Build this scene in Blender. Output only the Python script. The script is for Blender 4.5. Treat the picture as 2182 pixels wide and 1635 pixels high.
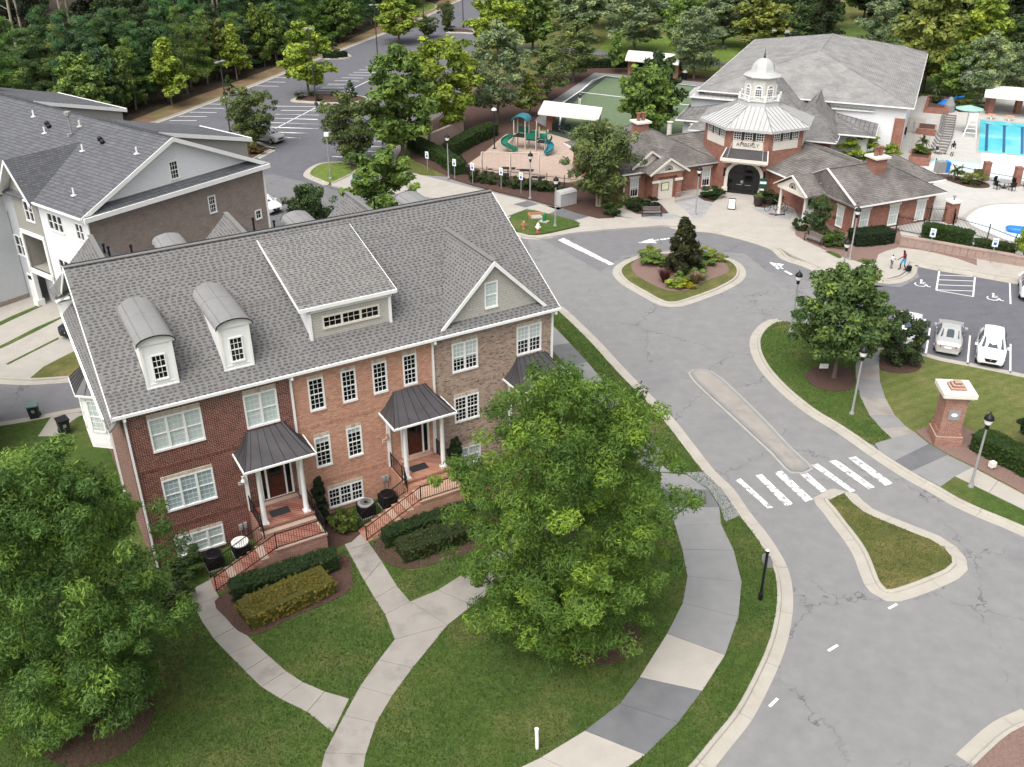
import bpy, bmesh, math, random
import numpy as np
from mathutils import Vector, Matrix
from mathutils.geometry import tessellate_polygon
for o in list(bpy.data.objects): bpy.data.objects.remove(o)
SC = bpy.context.scene
COL = SC.collection
R = math.radians
PI = math.pi
# ------------------------------------------------------------------ camera, sky, sun, exposure
cam = bpy.data.cameras.new('camera'); camo = bpy.data.objects.new('camera', cam); COL.objects.link(camo)
cam.sensor_fit = 'HORIZONTAL'; cam.sensor_width = 36; cam.lens = 34.12; cam.clip_end = 3000; cam.clip_start = 0.5
_p, _r = R(29.06), R(-0.196)
_right = Vector((1, 0, 0)); _up = Vector((0, math.sin(_p), math.cos(_p))); _fwd = Vector((0, math.cos(_p), -math.sin(_p)))
_rr = _right*math.cos(_r)+_up*math.sin(_r); _uu = _up*math.cos(_r)-_right*math.sin(_r)
M = Matrix((_rr, _uu, -_fwd)).transposed().to_4x4(); M.translation = (0, 0, 31.5)
camo.matrix_world = M
SC.camera = camo
SUN_EL, SUN_AZ = R(58), R(-150)      # azimuth measured from +Y towards +X
w = bpy.data.worlds.new('World'); SC.world = w; w.use_nodes = True
nt = w.node_tree; nt.nodes.clear()
sky = nt.nodes.new('ShaderNodeTexSky'); sky.sky_type = 'NISHITA'; sky.sun_disc = False
sky.sun_elevation = SUN_EL; sky.sun_rotation = SUN_AZ; sky.air_density = 1.0; sky.dust_density = 6.0; sky.ozone_density = 0.6
hs = nt.nodes.new('ShaderNodeHueSaturation'); hs.inputs['Saturation'].default_value = 0.25
bg = nt.nodes.new('ShaderNodeBackground'); bg.inputs['Strength'].default_value = 0.15
wo = nt.nodes.new('ShaderNodeOutputWorld')
nt.links.new(sky.outputs[0], hs.inputs['Color']); nt.links.new(hs.outputs[0], bg.inputs[0]); nt.links.new(bg.outputs[0], wo.inputs[0])
sl = bpy.data.lights.new('sun', 'SUN'); sl.energy = 1.15; sl.angle = R(60); sl.color = (1.0, 0.97, 0.92)
so = bpy.data.objects.new('sun', sl); COL.objects.link(so)
_d = Vector((math.sin(SUN_AZ)*math.cos(SUN_EL), math.cos(SUN_AZ)*math.cos(SUN_EL), math.sin(SUN_EL)))
so.rotation_euler = _d.to_track_quat('Z', 'Y').to_euler(); so.location = (0, 60, 80)
SC.view_settings.view_transform = 'Standard'; SC.view_settings.look = 'None'
SC.view_settings.gamma = 1; SC.view_settings.exposure = 0.62; SC.view_settings.use_curve_mapping = False
SC.cycles.max_bounces = 6; SC.cycles.transparent_max_bounces = 4

# ------------------------------------------------------------------ helpers
rng = random.Random(7)
nrg = np.random.default_rng(11)
class MB:
    """collects faces; build() links them as one mesh object"""
    def __init__(s): s.v = []; s.f = []; s.m = []; s.t = []
    def add(s, vs, fs, m=0, t=0.5):
        o = len(s.v); s.v.extend([tuple(p) for p in vs])
        for f in fs: s.f.append(tuple(i+o for i in f)); s.m.append(m); s.t.append(t)
        return s
    def quad(s, a, b, c, d, m=0, t=0.5): return s.add((a, b, c, d), ((0, 1, 2, 3),), m, t)
    def box(s, x0, x1, y0, y1, z0, z1, m=0, t=0.5):
        return s.add(((x0,y0,z0),(x1,y0,z0),(x1,y1,z0),(x0,y1,z0),(x0,y0,z1),(x1,y0,z1),(x1,y1,z1),(x0,y1,z1)),
                     ((0,3,2,1),(4,5,6,7),(0,1,5,4),(1,2,6,5),(2,3,7,6),(3,0,4,7)), m, t)
    def bar(s, a, b, wd, h, m=0, t=0.5):
        """rectangular bar between two points, wd across, h up"""
        a = Vector(a); b = Vector(b); d = (b-a)
        if d.length < 1e-6: return s
        d.normalize(); up = Vector((0,0,1)) if abs(d.z) < .95 else Vector((0,1,0))
        x = d.cross(up).normalized()*wd/2; y = x.cross(d).normalized()*h/2
        vs = [p+sx*x+sy*y for p in (a, b) for sx, sy in ((-1,-1),(1,-1),(1,1),(-1,1))]
        return s.add(vs, ((0,1,2,3),(7,6,5,4),(0,4,5,1),(1,5,6,2),(2,6,7,3),(3,7,4,0)), m, t)
    def tube(s, pts, rs, n=8, m=0, cap=True, t=0.5):
        pts = [Vector(p) for p in pts]
        if not hasattr(rs, '__len__'): rs = [rs]*len(pts)
        vs = []; px = None
        for i, p in enumerate(pts):
            d = (pts[min(i+1, len(pts)-1)]-pts[max(i-1, 0)])
            d = d.normalized() if d.length > 1e-9 else Vector((0,0,1))
            if px is None: px = d.orthogonal().normalized()
            else:
                q = px-d*px.dot(d); px = q.normalized() if q.length > 1e-6 else d.orthogonal().normalized()
            py = d.cross(px)
            for k in range(n):
                a = 2*PI*k/n; vs.append(p+(px*math.cos(a)+py*math.sin(a))*rs[i])
        fs = [(i*n+k, i*n+(k+1) % n, (i+1)*n+(k+1) % n, (i+1)*n+k) for i in range(len(pts)-1) for k in range(n)]
        if cap: fs.append(tuple(range(n))[::-1]); fs.append(tuple(range((len(pts)-1)*n, len(pts)*n)))
        return s.add(vs, fs, m, t)
    def lathe(s, prof, n=16, c=(0,0), m=0, a0=0.0, t=0.5):
        """prof: (radius, z) from bottom to top"""
        vs = [(c[0]+r*math.cos(a0+2*PI*k/n), c[1]+r*math.sin(a0+2*PI*k/n), z) for r, z in prof for k in range(n)]
        fs = [(i*n+k, i*n+(k+1) % n, (i+1)*n+(k+1) % n, (i+1)*n+k) for i in range(len(prof)-1) for k in range(n)]
        fs.append(tuple(range(n))[::-1]); fs.append(tuple(range((len(prof)-1)*n, len(prof)*n)))
        return s.add(vs, fs, m, t)
    def prism(s, poly, z0, z1, m=0, msd=None, t=0.5):
        """polygon in plan, extruded z0..z1 (bottom left open)"""
        poly = [(float(p[0]), float(p[1])) for p in poly]
        ar = sum(poly[i][0]*poly[(i+1) % len(poly)][1]-poly[(i+1) % len(poly)][0]*poly[i][1] for i in range(len(poly)))
        if ar < 0: poly = poly[::-1]
        n = len(poly); tri = tessellate_polygon([[Vector((x, y, 0)) for x, y in poly]])
        fs = []
        for a, b, c in tri:
            A, B, Cc = poly[a], poly[b], poly[c]
            cr = (B[0]-A[0])*(Cc[1]-A[1])-(B[1]-A[1])*(Cc[0]-A[0])
            fs.append((a, b, c) if cr > 0 else (a, c, b))
        s.add([(x, y, z1) for x, y in poly], fs, m, t)
        if z0 < z1:
            vs = [(x, y, z0) for x, y in poly]+[(x, y, z1) for x, y in poly]
            s.add(vs, [(i, (i+1) % n, n+(i+1) % n, n+i) for i in range(n)], m if msd is None else msd, t)
        return s
    def extr(s, pts, d, m=0, t=0.5):
        """planar polygon of 3-D points extruded by vector d, closed"""
        pts = [Vector(p) for p in pts]; d = Vector(d); n = len(pts)
        vs = pts+[p+d for p in pts]
        fs = [tuple(range(n)), tuple(range(2*n-1, n-1, -1))]+[(i, n+i, n+(i+1) % n, (i+1) % n) for i in range(n)]
        return s.add(vs, fs, m, t)
    def build(s, name, mats, parent=None, smooth=False, sharp=35):
        me = bpy.data.meshes.new(name); me.from_pydata(s.v, [], s.f)
        if not isinstance(mats, (list, tuple)): mats = [mats]
        for m in mats: me.materials.append(m)
        if len(mats) > 1: me.polygons.foreach_set('material_index', s.m)
        if any(x != 0.5 for x in s.t):
            at = me.attributes.new('tone', 'FLOAT', 'FACE'); at.data.foreach_set('value', s.t)
        if smooth:
            me.polygons.foreach_set('use_smooth', [True]*len(me.polygons)); me.set_sharp_from_angle(angle=R(sharp))
        return link(name, me, parent)
def fixn(o):
    bm = bmesh.new(); bm.from_mesh(o.data); bmesh.ops.recalc_face_normals(bm, faces=bm.faces); bm.to_mesh(o.data); bm.free(); return o
def link(name, me, parent=None):
    o = bpy.data.objects.new(name, me); COL.objects.link(o)
    if parent is not None: o.parent = parent
    return o
def tag(o, label=None, cat=None, group=None, kind=None):
    if label: o['label'] = label
    if cat: o['category'] = cat
    if group: o['group'] = group
    if kind: o['kind'] = kind
    return o
def thing(name, label, cat, loc=(0,0,0), rz=0.0, group=None):
    o = bpy.data.objects.new(name, None); COL.objects.link(o); o.empty_display_size = .3
    o.location = loc; o.rotation_euler = (0, 0, rz)
    return tag(o, label, cat, group)
def copy_thing(root, label=None, loc=None, rz=None, scale=None, group=None):
    def rec(o, par):
        c = o.copy(); COL.objects.link(c)
        if par is not None: c.parent = par
        for ch in KIDS.get(o.name, None) or [x for x in o.children]: rec(ch, c)
        return c
    r = rec(root, None)
    if label: r['label'] = label
    if group: r['group'] = group
    if loc is not None: r.location = loc
    if rz is not None: r.rotation_euler = (0, 0, rz)
    if scale is not None: r.scale = scale if hasattr(scale, '__len__') else (scale,)*3
    return r
KIDS = {}
# ------------------------------------------------------------------ materials
def newmat(name, col=(.5,.5,.5), rough=.8, metal=0.0, spec=.3):
    m = bpy.data.materials.new(name); m.use_nodes = True
    b = m.node_tree.nodes['Principled BSDF']
    b.inputs['Base Color'].default_value = (*col, 1); b.inputs['Roughness'].default_value = rough
    b.inputs['Metallic'].default_value = metal; b.inputs['Specular IOR Level'].default_value = spec
    m.diffuse_color = (*col, 1)
    return m, m.node_tree, b
def nd(t, ty, **kw):
    n = t.nodes.new(ty)
    for k, v in kw.items():
        if k in n.inputs: n.inputs[k].default_value = v
        else: setattr(n, k, v)
    return n
def ramp(t, fac, stops):
    r = t.nodes.new('ShaderNodeValToRGB'); e = r.color_ramp.elements
    while len(e) < len(stops): e.new(.5)
    for i, (p, c) in enumerate(stops): e[i].position = p; e[i].color = (*c, 1) if len(c) == 3 else c
    t.links.new(fac, r.inputs[0]); return r.outputs[0]
def mix(t, fac, a, b, mode='MIX'):
    n = t.nodes.new('ShaderNodeMix'); n.data_type = 'RGBA'; n.blend_type = mode
    for s, x in ((n.inputs[0], fac), (n.inputs[6], a), (n.inputs[7], b)):
        if hasattr(x, 'is_linked') or isinstance(x, bpy.types.NodeSocket): t.links.new(x, s)
        elif isinstance(x, (int, float)): s.default_value = x
        else: s.default_value = (*x, 1)
    return n.outputs[2]
def noise(t, vec, scale, detail=4, rough=.6, dist=0):
    n = nd(t, 'ShaderNodeTexNoise', Scale=scale, Detail=detail, Roughness=rough, Distortion=dist)
    t.links.new(vec, n.inputs['Vector']); return n.outputs[0]
def coord(t, kind='Object'):
    return t.nodes.new('ShaderNodeTexCoord').outputs[kind]
def bump(t, b, h, strength=.3, dist=.02):
    n = nd(t, 'ShaderNodeBump', Strength=strength, Distance=dist); t.links.new(h, n.inputs['Height']); t.links.new(n.outputs[0], b.inputs['Normal'])
def vmap(t, vec, sc):
    n = nd(t, 'ShaderNodeMapping'); n.inputs['Scale'].default_value = sc; t.links.new(vec, n.inputs[0]); return n.outputs[0]
def noisy(name, c1, c2, scale=3.0, rough=.85, c3=None, sc3=.4, bumps=None, metal=0, spec=.3, k3=.5):
    m, t, b = newmat(name, c1, rough, metal, spec); v = coord(t)
    f = noise(t, v, scale); c = ramp(t, f, [(.3, c1), (.7, c2)])
    if c3: c = mix(t, ramp(t, noise(t, v, sc3, 3), [(.5, (0,0,0)), (.7, (k3,)*3)]), c, c3)
    t.links.new(c, b.inputs['Base Color'])
    if bumps: bump(t, b, noise(t, v, bumps[0]), bumps[1], bumps[2])
    return m
def toned(name, stops, rough=.85, spec=.2, nz=None):
    """colour from the per-piece 'tone' attribute (piece-to-piece variation)"""
    m, t, b = newmat(name, stops[len(stops)//2][1], rough, 0, spec)
    a = nd(t, 'ShaderNodeAttribute', attribute_name='tone'); c = ramp(t, a.outputs['Fac'], stops)
    if nz:
        c = mix(t, 1.0, c, ramp(t, noise(t, coord(t), nz), [(.3, (.8,.8,.8)), (.7, (1.15,1.15,1.15))]), 'MULTIPLY')
    t.links.new(c, b.inputs['Base Color']); return m
def wallvec(t, sx, sz):
    """(x+y, z) so one mapping serves walls and roof slopes square to the object's axes"""
    v = coord(t); sp = t.nodes.new('ShaderNodeSeparateXYZ'); t.links.new(v, sp.inputs[0])
    ad = nd(t, 'ShaderNodeMath', operation='ADD'); t.links.new(sp.outputs[0], ad.inputs[0]); t.links.new(sp.outputs[1], ad.inputs[1])
    cb = t.nodes.new('ShaderNodeCombineXYZ'); t.links.new(ad.outputs[0], cb.inputs[0]); t.links.new(sp.outputs[2], cb.inputs[1])
    return vmap(t, cb.outputs[0], (sx, sz, 1)), v
def brickmat(name, c1, c2, mortar, bw=.21, bh=.07, ms=.012, rough=.9, bstr=.5, vary=.4):
    m, t, b = newmat(name, c1, rough, 0, .15); wv, v = wallvec(t, 1, 1)
    br = nd(t, 'ShaderNodeTexBrick', Scale=1.0); br.inputs['Brick Width'].default_value = bw; br.inputs['Row Height'].default_value = bh
    br.inputs['Mortar Size'].default_value = ms; br.inputs['Mortar Smooth'].default_value = .1; br.inputs['Bias'].default_value = 0
    br.inputs['Color1'].default_value = (*c1, 1); br.inputs['Color2'].default_value = (*c2, 1); br.inputs['Mortar'].default_value = (*mortar, 1)
    t.links.new(wv, br.inputs['Vector'])
    c = mix(t, vary, br.outputs[0], ramp(t, noise(t, v, 1.3, 5), [(.3, (.62,.62,.62)), (.7, (1.3,1.3,1.3))]), 'MULTIPLY')
    t.links.new(c, b.inputs['Base Color'])
    iv = nd(t, 'ShaderNodeMath', operation='SUBTRACT'); iv.inputs[0].default_value = 1; t.links.new(br.outputs['Fac'], iv.inputs[1])
    bump(t, b, iv.outputs[0], bstr, .012); return m
def shinglemat(name, c1, c2, gap, bw=.33, bh=.10, k=1.0, streak=None):
    m, t, b = newmat(name, c1, .95, 0, .1); wv, v = wallvec(t, 1, 1)
    br = nd(t, 'ShaderNodeTexBrick', Scale=1.0); br.inputs['Brick Width'].default_value = bw; br.inputs['Row Height'].default_value = bh
    br.inputs['Mortar Size'].default_value = bh*.11; br.inputs['Mortar Smooth'].default_value = .3
    br.inputs['Color1'].default_value = (*c1, 1); br.inputs['Color2'].default_value = (*c2, 1); br.inputs['Mortar'].default_value = (*gap, 1)
    t.links.new(wv, br.inputs['Vector'])
    c = mix(t, .6, br.outputs[0], ramp(t, noise(t, v, 14, 3), [(.3, (.7,.7,.7)), (.7, (1.25,1.25,1.25))]), 'MULTIPLY')
    if streak: c = mix(t, .8, c, ramp(t, noise(t, vmap(t, v, (.5, .5, .12)), 1.2, 3), [(.35, (streak,)*3), (.65, (1.12,1.12,1.12))]), 'MULTIPLY')
    t.links.new(c, b.inputs['Base Color'])
    iv = nd(t, 'ShaderNodeMath', operation='SUBTRACT'); iv.inputs[0].default_value = 1; t.links.new(br.outputs['Fac'], iv.inputs[1])
    bump(t, b, iv.outputs[0], .5, .015); return m
def plain(name, c, rough=.6, metal=0, spec=.3): return newmat(name, c, rough, metal, spec)[0]
def leafmat(name, trans=.35):
    """leaf colour = object colour x small leaf-to-leaf variation"""
    m, t, b = newmat(name, (.08,.12,.04), .6, 0, .25)
    oi = t.nodes.new('ShaderNodeObjectInfo'); a = nd(t, 'ShaderNodeAttribute', attribute_name='tone')
    k = ramp(t, a.outputs['Fac'], [(0, (.42,.5,.5)), (.45, (.9,.92,.95)), (.7, (1.25,1.2,1.05)), (1, (2.1,1.8,1.2))])
    c = mix(t, 1.0, oi.outputs['Color'], k, 'MULTIPLY')
    t.links.new(c, b.inputs['Base Color'])
    tr = t.nodes.new('ShaderNodeBsdfTranslucent'); t.links.new(c, tr.inputs[0])
    ms = nd(t, 'ShaderNodeMixShader'); ms.inputs[0].default_value = trans
    t.links.new(b.outputs[0], ms.inputs[1]); t.links.new(tr.outputs[0], ms.inputs[2]); t.links.new(ms.outputs[0], t.nodes['Material Output'].inputs[0])
    return m
def cracked(name, c1, c2, dark, crack_scale=.16, crack_w=.012, amount=1.0, patch=.25, rough=.9):
    """worn asphalt: grain, tyre polish patches and wandering cracks"""
    m, t, b = newmat(name, c1, rough, 0, .25); v = coord(t)
    c = ramp(t, noise(t, v, 1.1, 6, .65), [(.32, c1), (.68, c2)])
    c = mix(t, .55, c, ramp(t, noise(t, v, 45, 3), [(.3, (.72,)*3), (.7, (1.28,)*3)]), 'MULTIPLY')
    c = mix(t, ramp(t, noise(t, v, patch, 4), [(.55, (0,0,0)), (.75, (.55,)*3)]), c, dark)
    nz = nd(t, 'ShaderNodeTexNoise', Scale=1.6, Detail=4); t.links.new(v, nz.inputs['Vector'])
    dv = nd(t, 'ShaderNodeVectorMath', operation='SCALE'); dv.inputs['Scale'].default_value = 1.5; t.links.new(nz.outputs[1], dv.inputs[0])
    av = nd(t, 'ShaderNodeVectorMath', operation='ADD'); t.links.new(v, av.inputs[0]); t.links.new(dv.outputs[0], av.inputs[1])
    vo = nd(t, 'ShaderNodeTexVoronoi', feature='DISTANCE_TO_EDGE'); vo.inputs['Scale'].default_value = crack_scale; t.links.new(av.outputs[0], vo.inputs['Vector'])
    cr = ramp(t, vo.outputs['Distance'], [(0, (1,1,1)), (crack_w*.5, (.8,)*3), (crack_w, (0,0,0))])
    mk = ramp(t, noise(t, v, .22, 3), [(.42, (0,0,0)), (.6, (amount,)*3)])
    c = mix(t, mix(t, 1.0, cr, mk, 'MULTIPLY'), c, tuple(x*.28 for x in c1))
    t.links.new(c, b.inputs['Base Color']); bump(t, b, noise(t, v, 60, 2), .25, .01); return m
def grassmat(name, g1, g2, dry, dryk=.6, stripes=None, dsc=.35):
    m, t, b = newmat(name, g1, .9, 0, .1); v = coord(t)
    c = ramp(t, noise(t, v, 2.3, 6, .7), [(.3, g1), (.7, g2)])
    c = mix(t, ramp(t, noise(t, v, dsc, 5, .65), [(.48, (0,0,0)), (.72, (dryk,)*3)]), c, dry)
    if stripes:
        wv = nd(t, 'ShaderNodeTexWave', Scale=stripes[0], Distortion=3.0, Detail=2); wv.inputs['Detail Scale'].default_value = .6
        mp = nd(t, 'ShaderNodeMapping'); mp.inputs['Rotation'].default_value = (0, 0, R(stripes[1])); t.links.new(v, mp.inputs[0]); t.links.new(mp.outputs[0], wv.inputs['Vector'])
        c = mix(t, ramp(t, wv.outputs[0], [(.3, (0,0,0)), (.8, (stripes[2],)*3)]), c, tuple(min(1, x*1.7) for x in g2))
    c = mix(t, .9, c, ramp(t, noise(t, v, 16, 4, .8), [(.3, (.45,)*3), (.7, (1.55,)*3)]), 'MULTIPLY')
    c = mix(t, .7, c, ramp(t, noise(t, vmap(t, v, (1, 2.2, 1)), 5, 4, .75), [(.3, (.62,)*3), (.7, (1.38,)*3)]), 'MULTIPLY')
    t.links.new(c, b.inputs['Base Color']); bump(t, b, noise(t, v, 30, 3, .8), .9, .06); return m
def concmat(name, c1, c2, stain, rough=.9, k=.5):
    m, t, b = newmat(name, c1, rough, 0, .2); v = coord(t)
    c = ramp(t, noise(t, v, .9, 6, .6), [(.3, c1), (.7, c2)])
    c = mix(t, ramp(t, noise(t, v, .5, 6, .7), [(.52, (0,0,0)), (.75, (k,)*3)]), c, stain)
    c = mix(t, .5, c, ramp(t, noise(t, v, 55, 2), [(.3, (.85,)*3), (.7, (1.15,)*3)]), 'MULTIPLY')
    t.links.new(c, b.inputs['Base Color']); bump(t, b, noise(t, v, 70, 2), .15, .005); return m
X = {}
X['asphalt'] = cracked('asphalt', (.195,.193,.193), (.23,.227,.226), (.15,.15,.156), .15, .006, .75)
X['asphalt_lot'] = cracked('asphalt_lot', (.112,.112,.127), (.138,.138,.152), (.095,.095,.108), .08, .005, .6, .15)
X['asphalt_drive'] = cracked('asphalt_drive', (.158,.157,.163), (.185,.183,.188), (.125,.125,.134), .11, .005, .7, .2)
X['kerb'] = concmat('kerb', (.36,.335,.29), (.41,.385,.335), (.25,.21,.175))
X['conc'] = concmat('concrete', (.30,.292,.27), (.345,.335,.31), (.22,.212,.198))
X['conc_l'] = concmat('concrete_pale', (.365,.338,.30), (.41,.38,.34), (.29,.265,.235))
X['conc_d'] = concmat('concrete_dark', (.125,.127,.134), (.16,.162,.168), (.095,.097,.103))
X['conc_g'] = concmat('concrete_grey', (.215,.216,.216), (.25,.25,.248), (.17,.17,.172))
X['conc_w'] = concmat('walk_concrete', (.27,.25,.225), (.315,.293,.265), (.145,.132,.12), k=.75)
X['deck'] = concmat('pool_deck', (.42,.41,.385), (.475,.463,.435), (.35,.33,.305))
X['drive'] = concmat('driveway', (.33,.31,.275), (.38,.358,.32), (.255,.235,.21))
X['pavers'] = brickmat('pavers', (.30,.30,.30), (.35,.35,.35), (.25,.25,.25), .3, .3, .02)
X['grass'] = grassmat('grass', (.050,.090,.020), (.088,.135,.034), (.19,.165,.07), .6, dsc=.28)
X['grass_e'] = grassmat('grass_pale', (.095,.125,.032), (.15,.165,.055), (.25,.20,.095), .6, (.35, 62, .13))
X['grass_m'] = grassmat('grass_dry', (.085,.105,.03), (.13,.135,.045), (.26,.20,.09), .75)
X['grass_far'] = grassmat('grass_far', (.10,.155,.03), (.15,.21,.045), (.22,.22,.08), .4)
X['mulch'] = noisy('mulch', (.055,.030,.024), (.10,.056,.043), 9, .95, (.16,.105,.085), 25, (22, .9, .05))
X['mulch_p'] = noisy('mulch_pale', (.16,.10,.085), (.25,.165,.14), 12, .95, (.33,.24,.20), 30, (25, .9, .05))
X['soil'] = noisy('forest_floor', (.03,.022,.015), (.055,.04,.026), 1.2, .95, (.06,.06,.025), .3, (4, .8, .2))
X['verge'] = noisy('verge', (.14,.085,.05), (.24,.165,.09), .5, .95, (.13,.13,.045), .22, (14, .7, .05), k3=.9)
X['white'] = noisy('white_trim', (.76,.76,.74), (.82,.82,.80), 2, .55)
X['whitepaint'] = noisy('road_paint', (.74,.74,.73), (.86,.86,.84), 5, .7)
X['cream'] = noisy('cream_stucco', (.60,.56,.49), (.66,.62,.55), 3, .8)
def sidingmat(name, c, line, h=.17):
    m, t, b = newmat(name, c, .6, 0, .3); v = coord(t); sp = t.nodes.new('ShaderNodeSeparateXYZ'); t.links.new(v, sp.inputs[0])
    dv = nd(t, 'ShaderNodeMath', operation='DIVIDE'); t.links.new(sp.outputs[2], dv.inputs[0]); dv.inputs[1].default_value = h
    fr = nd(t, 'ShaderNodeMath', operation='FRACT'); t.links.new(dv.outputs[0], fr.inputs[0])
    k = ramp(t, fr.outputs[0], [(0, (1,1,1)), (.10, (1,1,1)), (.16, (0,0,0))]); c2 = ramp(t, noise(t, v, 2, 4), [(.3, tuple(x*.94 for x in c)), (.7, c)])
    t.links.new(mix(t, k, c2, line), b.inputs['Base Color']); bump(t, b, fr.outputs[0], .3, .015); return m
X['siding_w'] = sidingmat('white_siding', (.76,.77,.78), (.55,.56,.58))
X['siding_g'] = sidingmat('grey_siding', (.50,.52,.535), (.36,.37,.385))
X['siding_t'] = shinglemat('taupe_shakes', (.44,.425,.385), (.48,.46,.42), (.36,.345,.31), .16, .14)
X['siding_taupe'] = sidingmat('taupe_siding', (.34,.325,.29), (.23,.22,.20))
X['siding_t2'] = noisy('shake_trim', (.36,.335,.29), (.42,.395,.345), 3, .8)
X['roofbase'] = noisy('roof_base', (.165,.162,.158), (.19,.186,.182), 5, .95)
X['tab'] = toned('shingle_tab', [(0, (.085,.084,.084)), (.3, (.118,.116,.115)), (.55, (.172,.169,.166)), (.85, (.192,.188,.184)), (1, (.175,.155,.148))], .95, .1, 30)
X['roof_blue'] = shinglemat('rear_roof', (.105,.108,.118), (.145,.148,.158), (.07,.071,.077), .3, .13)
X['roof_club'] = shinglemat('club_roof', (.155,.143,.135), (.215,.198,.185), (.09,.082,.078), .3, .10, streak=.6)
X['roof_gym'] = shinglemat('gym_roof', (.25,.245,.24), (.30,.295,.285), (.19,.185,.18), .5, .06, streak=.75)
X['roof_mid'] = shinglemat('mid_roof', (.17,.165,.162), (.24,.233,.228), (.11,.105,.105), .35, .09, streak=.7)
X['metal_d'] = noisy('bronze_metal', (.060,.056,.060), (.085,.08,.084), 1.2, .42, metal=.3, spec=.5)
X['metal_seam'] = plain('bronze_seam', (.03,.028,.03), .5, .3)
X['metal_g'] = noisy('grey_metal', (.205,.203,.20), (.235,.232,.228), 1.5, .6, spec=.3)
X['metal_w'] = noisy('white_metal', (.40,.402,.395), (.455,.456,.448), .8, .5, spec=.5)
X['black'] = plain('black_iron', (.012,.012,.014), .45, .2)
X['rubber'] = plain('rubber', (.015,.015,.015), .8)
X['blind_bar'] = plain('bars_behind_glass', (.60,.65,.63), .4)
X['glass'] = plain('window_glass', (.006,.007,.008), .08, 0, .45)
X['blind'] = noisy('blind_behind_glass', (.44,.50,.485), (.50,.56,.54), 1.2, .25, spec=.5)
X['blind_b'] = noisy('blue_curtain', (.26,.34,.36), (.34,.42,.44), 2, .25, spec=.5)
X['lintel'] = toned('cream_lintel', [(0, (.40,.33,.26)), (.5, (.52,.45,.37)), (1, (.60,.54,.46))], .9)
X['brkA'] = toned('red_brick', [(0, (.06,.024,.020)), (.3, (.135,.042,.031)), (.7, (.19,.058,.042)), (1, (.24,.08,.057))], .9, .15, 20)
X['brkB'] = toned('salmon_brick', [(0, (.38,.19,.13)), (.4, (.48,.255,.175)), (.75, (.54,.30,.215)), (1, (.58,.37,.28))], .9, .15, 20)
X['brkC'] = toned('tan_brick', [(0, (.075,.062,.058)), (.16, (.25,.18,.14)), (.5, (.37,.275,.215)), (.8, (.45,.345,.275)), (1, (.40,.25,.195))], .9, .15, 20)
X['mortA'] = noisy('mortar_light', (.62,.54,.48), (.70,.62,.55), 4)
X['mortB'] = noisy('mortar_pink', (.56,.39,.30), (.62,.45,.36), 4)
X['mortC'] = noisy('mortar_tan', (.48,.41,.345), (.54,.47,.405), 4)
X['brick_A'] = brickmat('red_brick_wall', (.105,.028,.020), (.16,.042,.028), (.42,.34,.29), vary=.5)
X['brick_C'] = brickmat('tan_brick_wall', (.20,.135,.10), (.31,.22,.165), (.38,.32,.26))
X['brick_rear'] = brickmat('brown_brick_wall', (.18,.138,.115), (.27,.21,.178), (.33,.29,.26), vary=.35)
X['brick_club'] = brickmat('club_brick', (.20,.065,.045), (.30,.115,.08), (.34,.23,.185), .21, .08, .012, vary=.6)
X['brick_step'] = brickmat('step_brick', (.20,.06,.045), (.33,.15,.105), (.42,.31,.25), .21, .07, .012)
X['brick_stepB'] = brickmat('salmon_step_brick', (.33,.15,.10), (.44,.22,.155), (.45,.30,.22), .21, .07, .012)
X['stone'] = noisy('cast_stone', (.66,.62,.55), (.74,.70,.63), 3, .8)
X['wall_block'] = brickmat('wall_block', (.27,.20,.175), (.33,.25,.215), (.22,.16,.14), .4, .2, .012)
X['door'] = noisy('mahogany', (.045,.012,.008), (.085,.022,.013), 6, .35, spec=.5)
X['grey_pole'] = noisy('grey_pole', (.24,.24,.235), (.30,.30,.295), 2, .5)
X['bronze_pole'] = plain('dark_pole', (.05,.045,.045), .5)
X['lampglass'] = plain('lamp_lens', (.80,.78,.74), .2, 0, .5)
X['leaf'] = leafmat('leaf'); X['bark'] = noisy('bark', (.10,.085,.065), (.17,.145,.115), 6, .95, bumps=(14, .8, .03))
X['bark_l'] = noisy('bark_pale', (.26,.22,.175), (.36,.31,.25), 3, .9)
X['bark_p'] = noisy('pine_bark', (.13,.105,.085), (.21,.175,.145), 4, .95)
X['water'] = noisy('pool_water', (.08,.52,.62), (.14,.60,.68), .6, .06, spec=.5)
X['turf'] = noisy('court_turf', (.105,.15,.085), (.135,.18,.105), 1.5, .95)
X['turf_d'] = noisy('court_turf_dark', (.035,.05,.042), (.05,.068,.055), 2, .95)
X['playmulch'] = noisy('play_surface', (.36,.27,.22), (.44,.34,.285), 2.5, .95, bumps=(20, .5, .04))
X['green_plastic'] = plain('green_plastic', (.015,.13,.085), .35)
X['teal_plastic'] = plain('teal_plastic', (.02,.16,.20), .4)
X['blue_plastic'] = plain('blue_plastic', (.02,.18,.55), .35)
X['tanpost'] = plain('tan_post', (.50,.42,.36), .5)
X['canvas'] = noisy('white_canvas', (.80,.79,.77), (.86,.85,.83), 1.5, .7)
X['teal_canvas'] = noisy('teal_canvas', (.24,.40,.36), (.30,.46,.42), 2, .8)
X['orange'] = plain('orange_plastic', (.75,.28,.16), .6)
X['wood_grey'] = noisy('weathered_slat', (.13,.115,.11), (.19,.17,.165), 5, .7)
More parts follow.
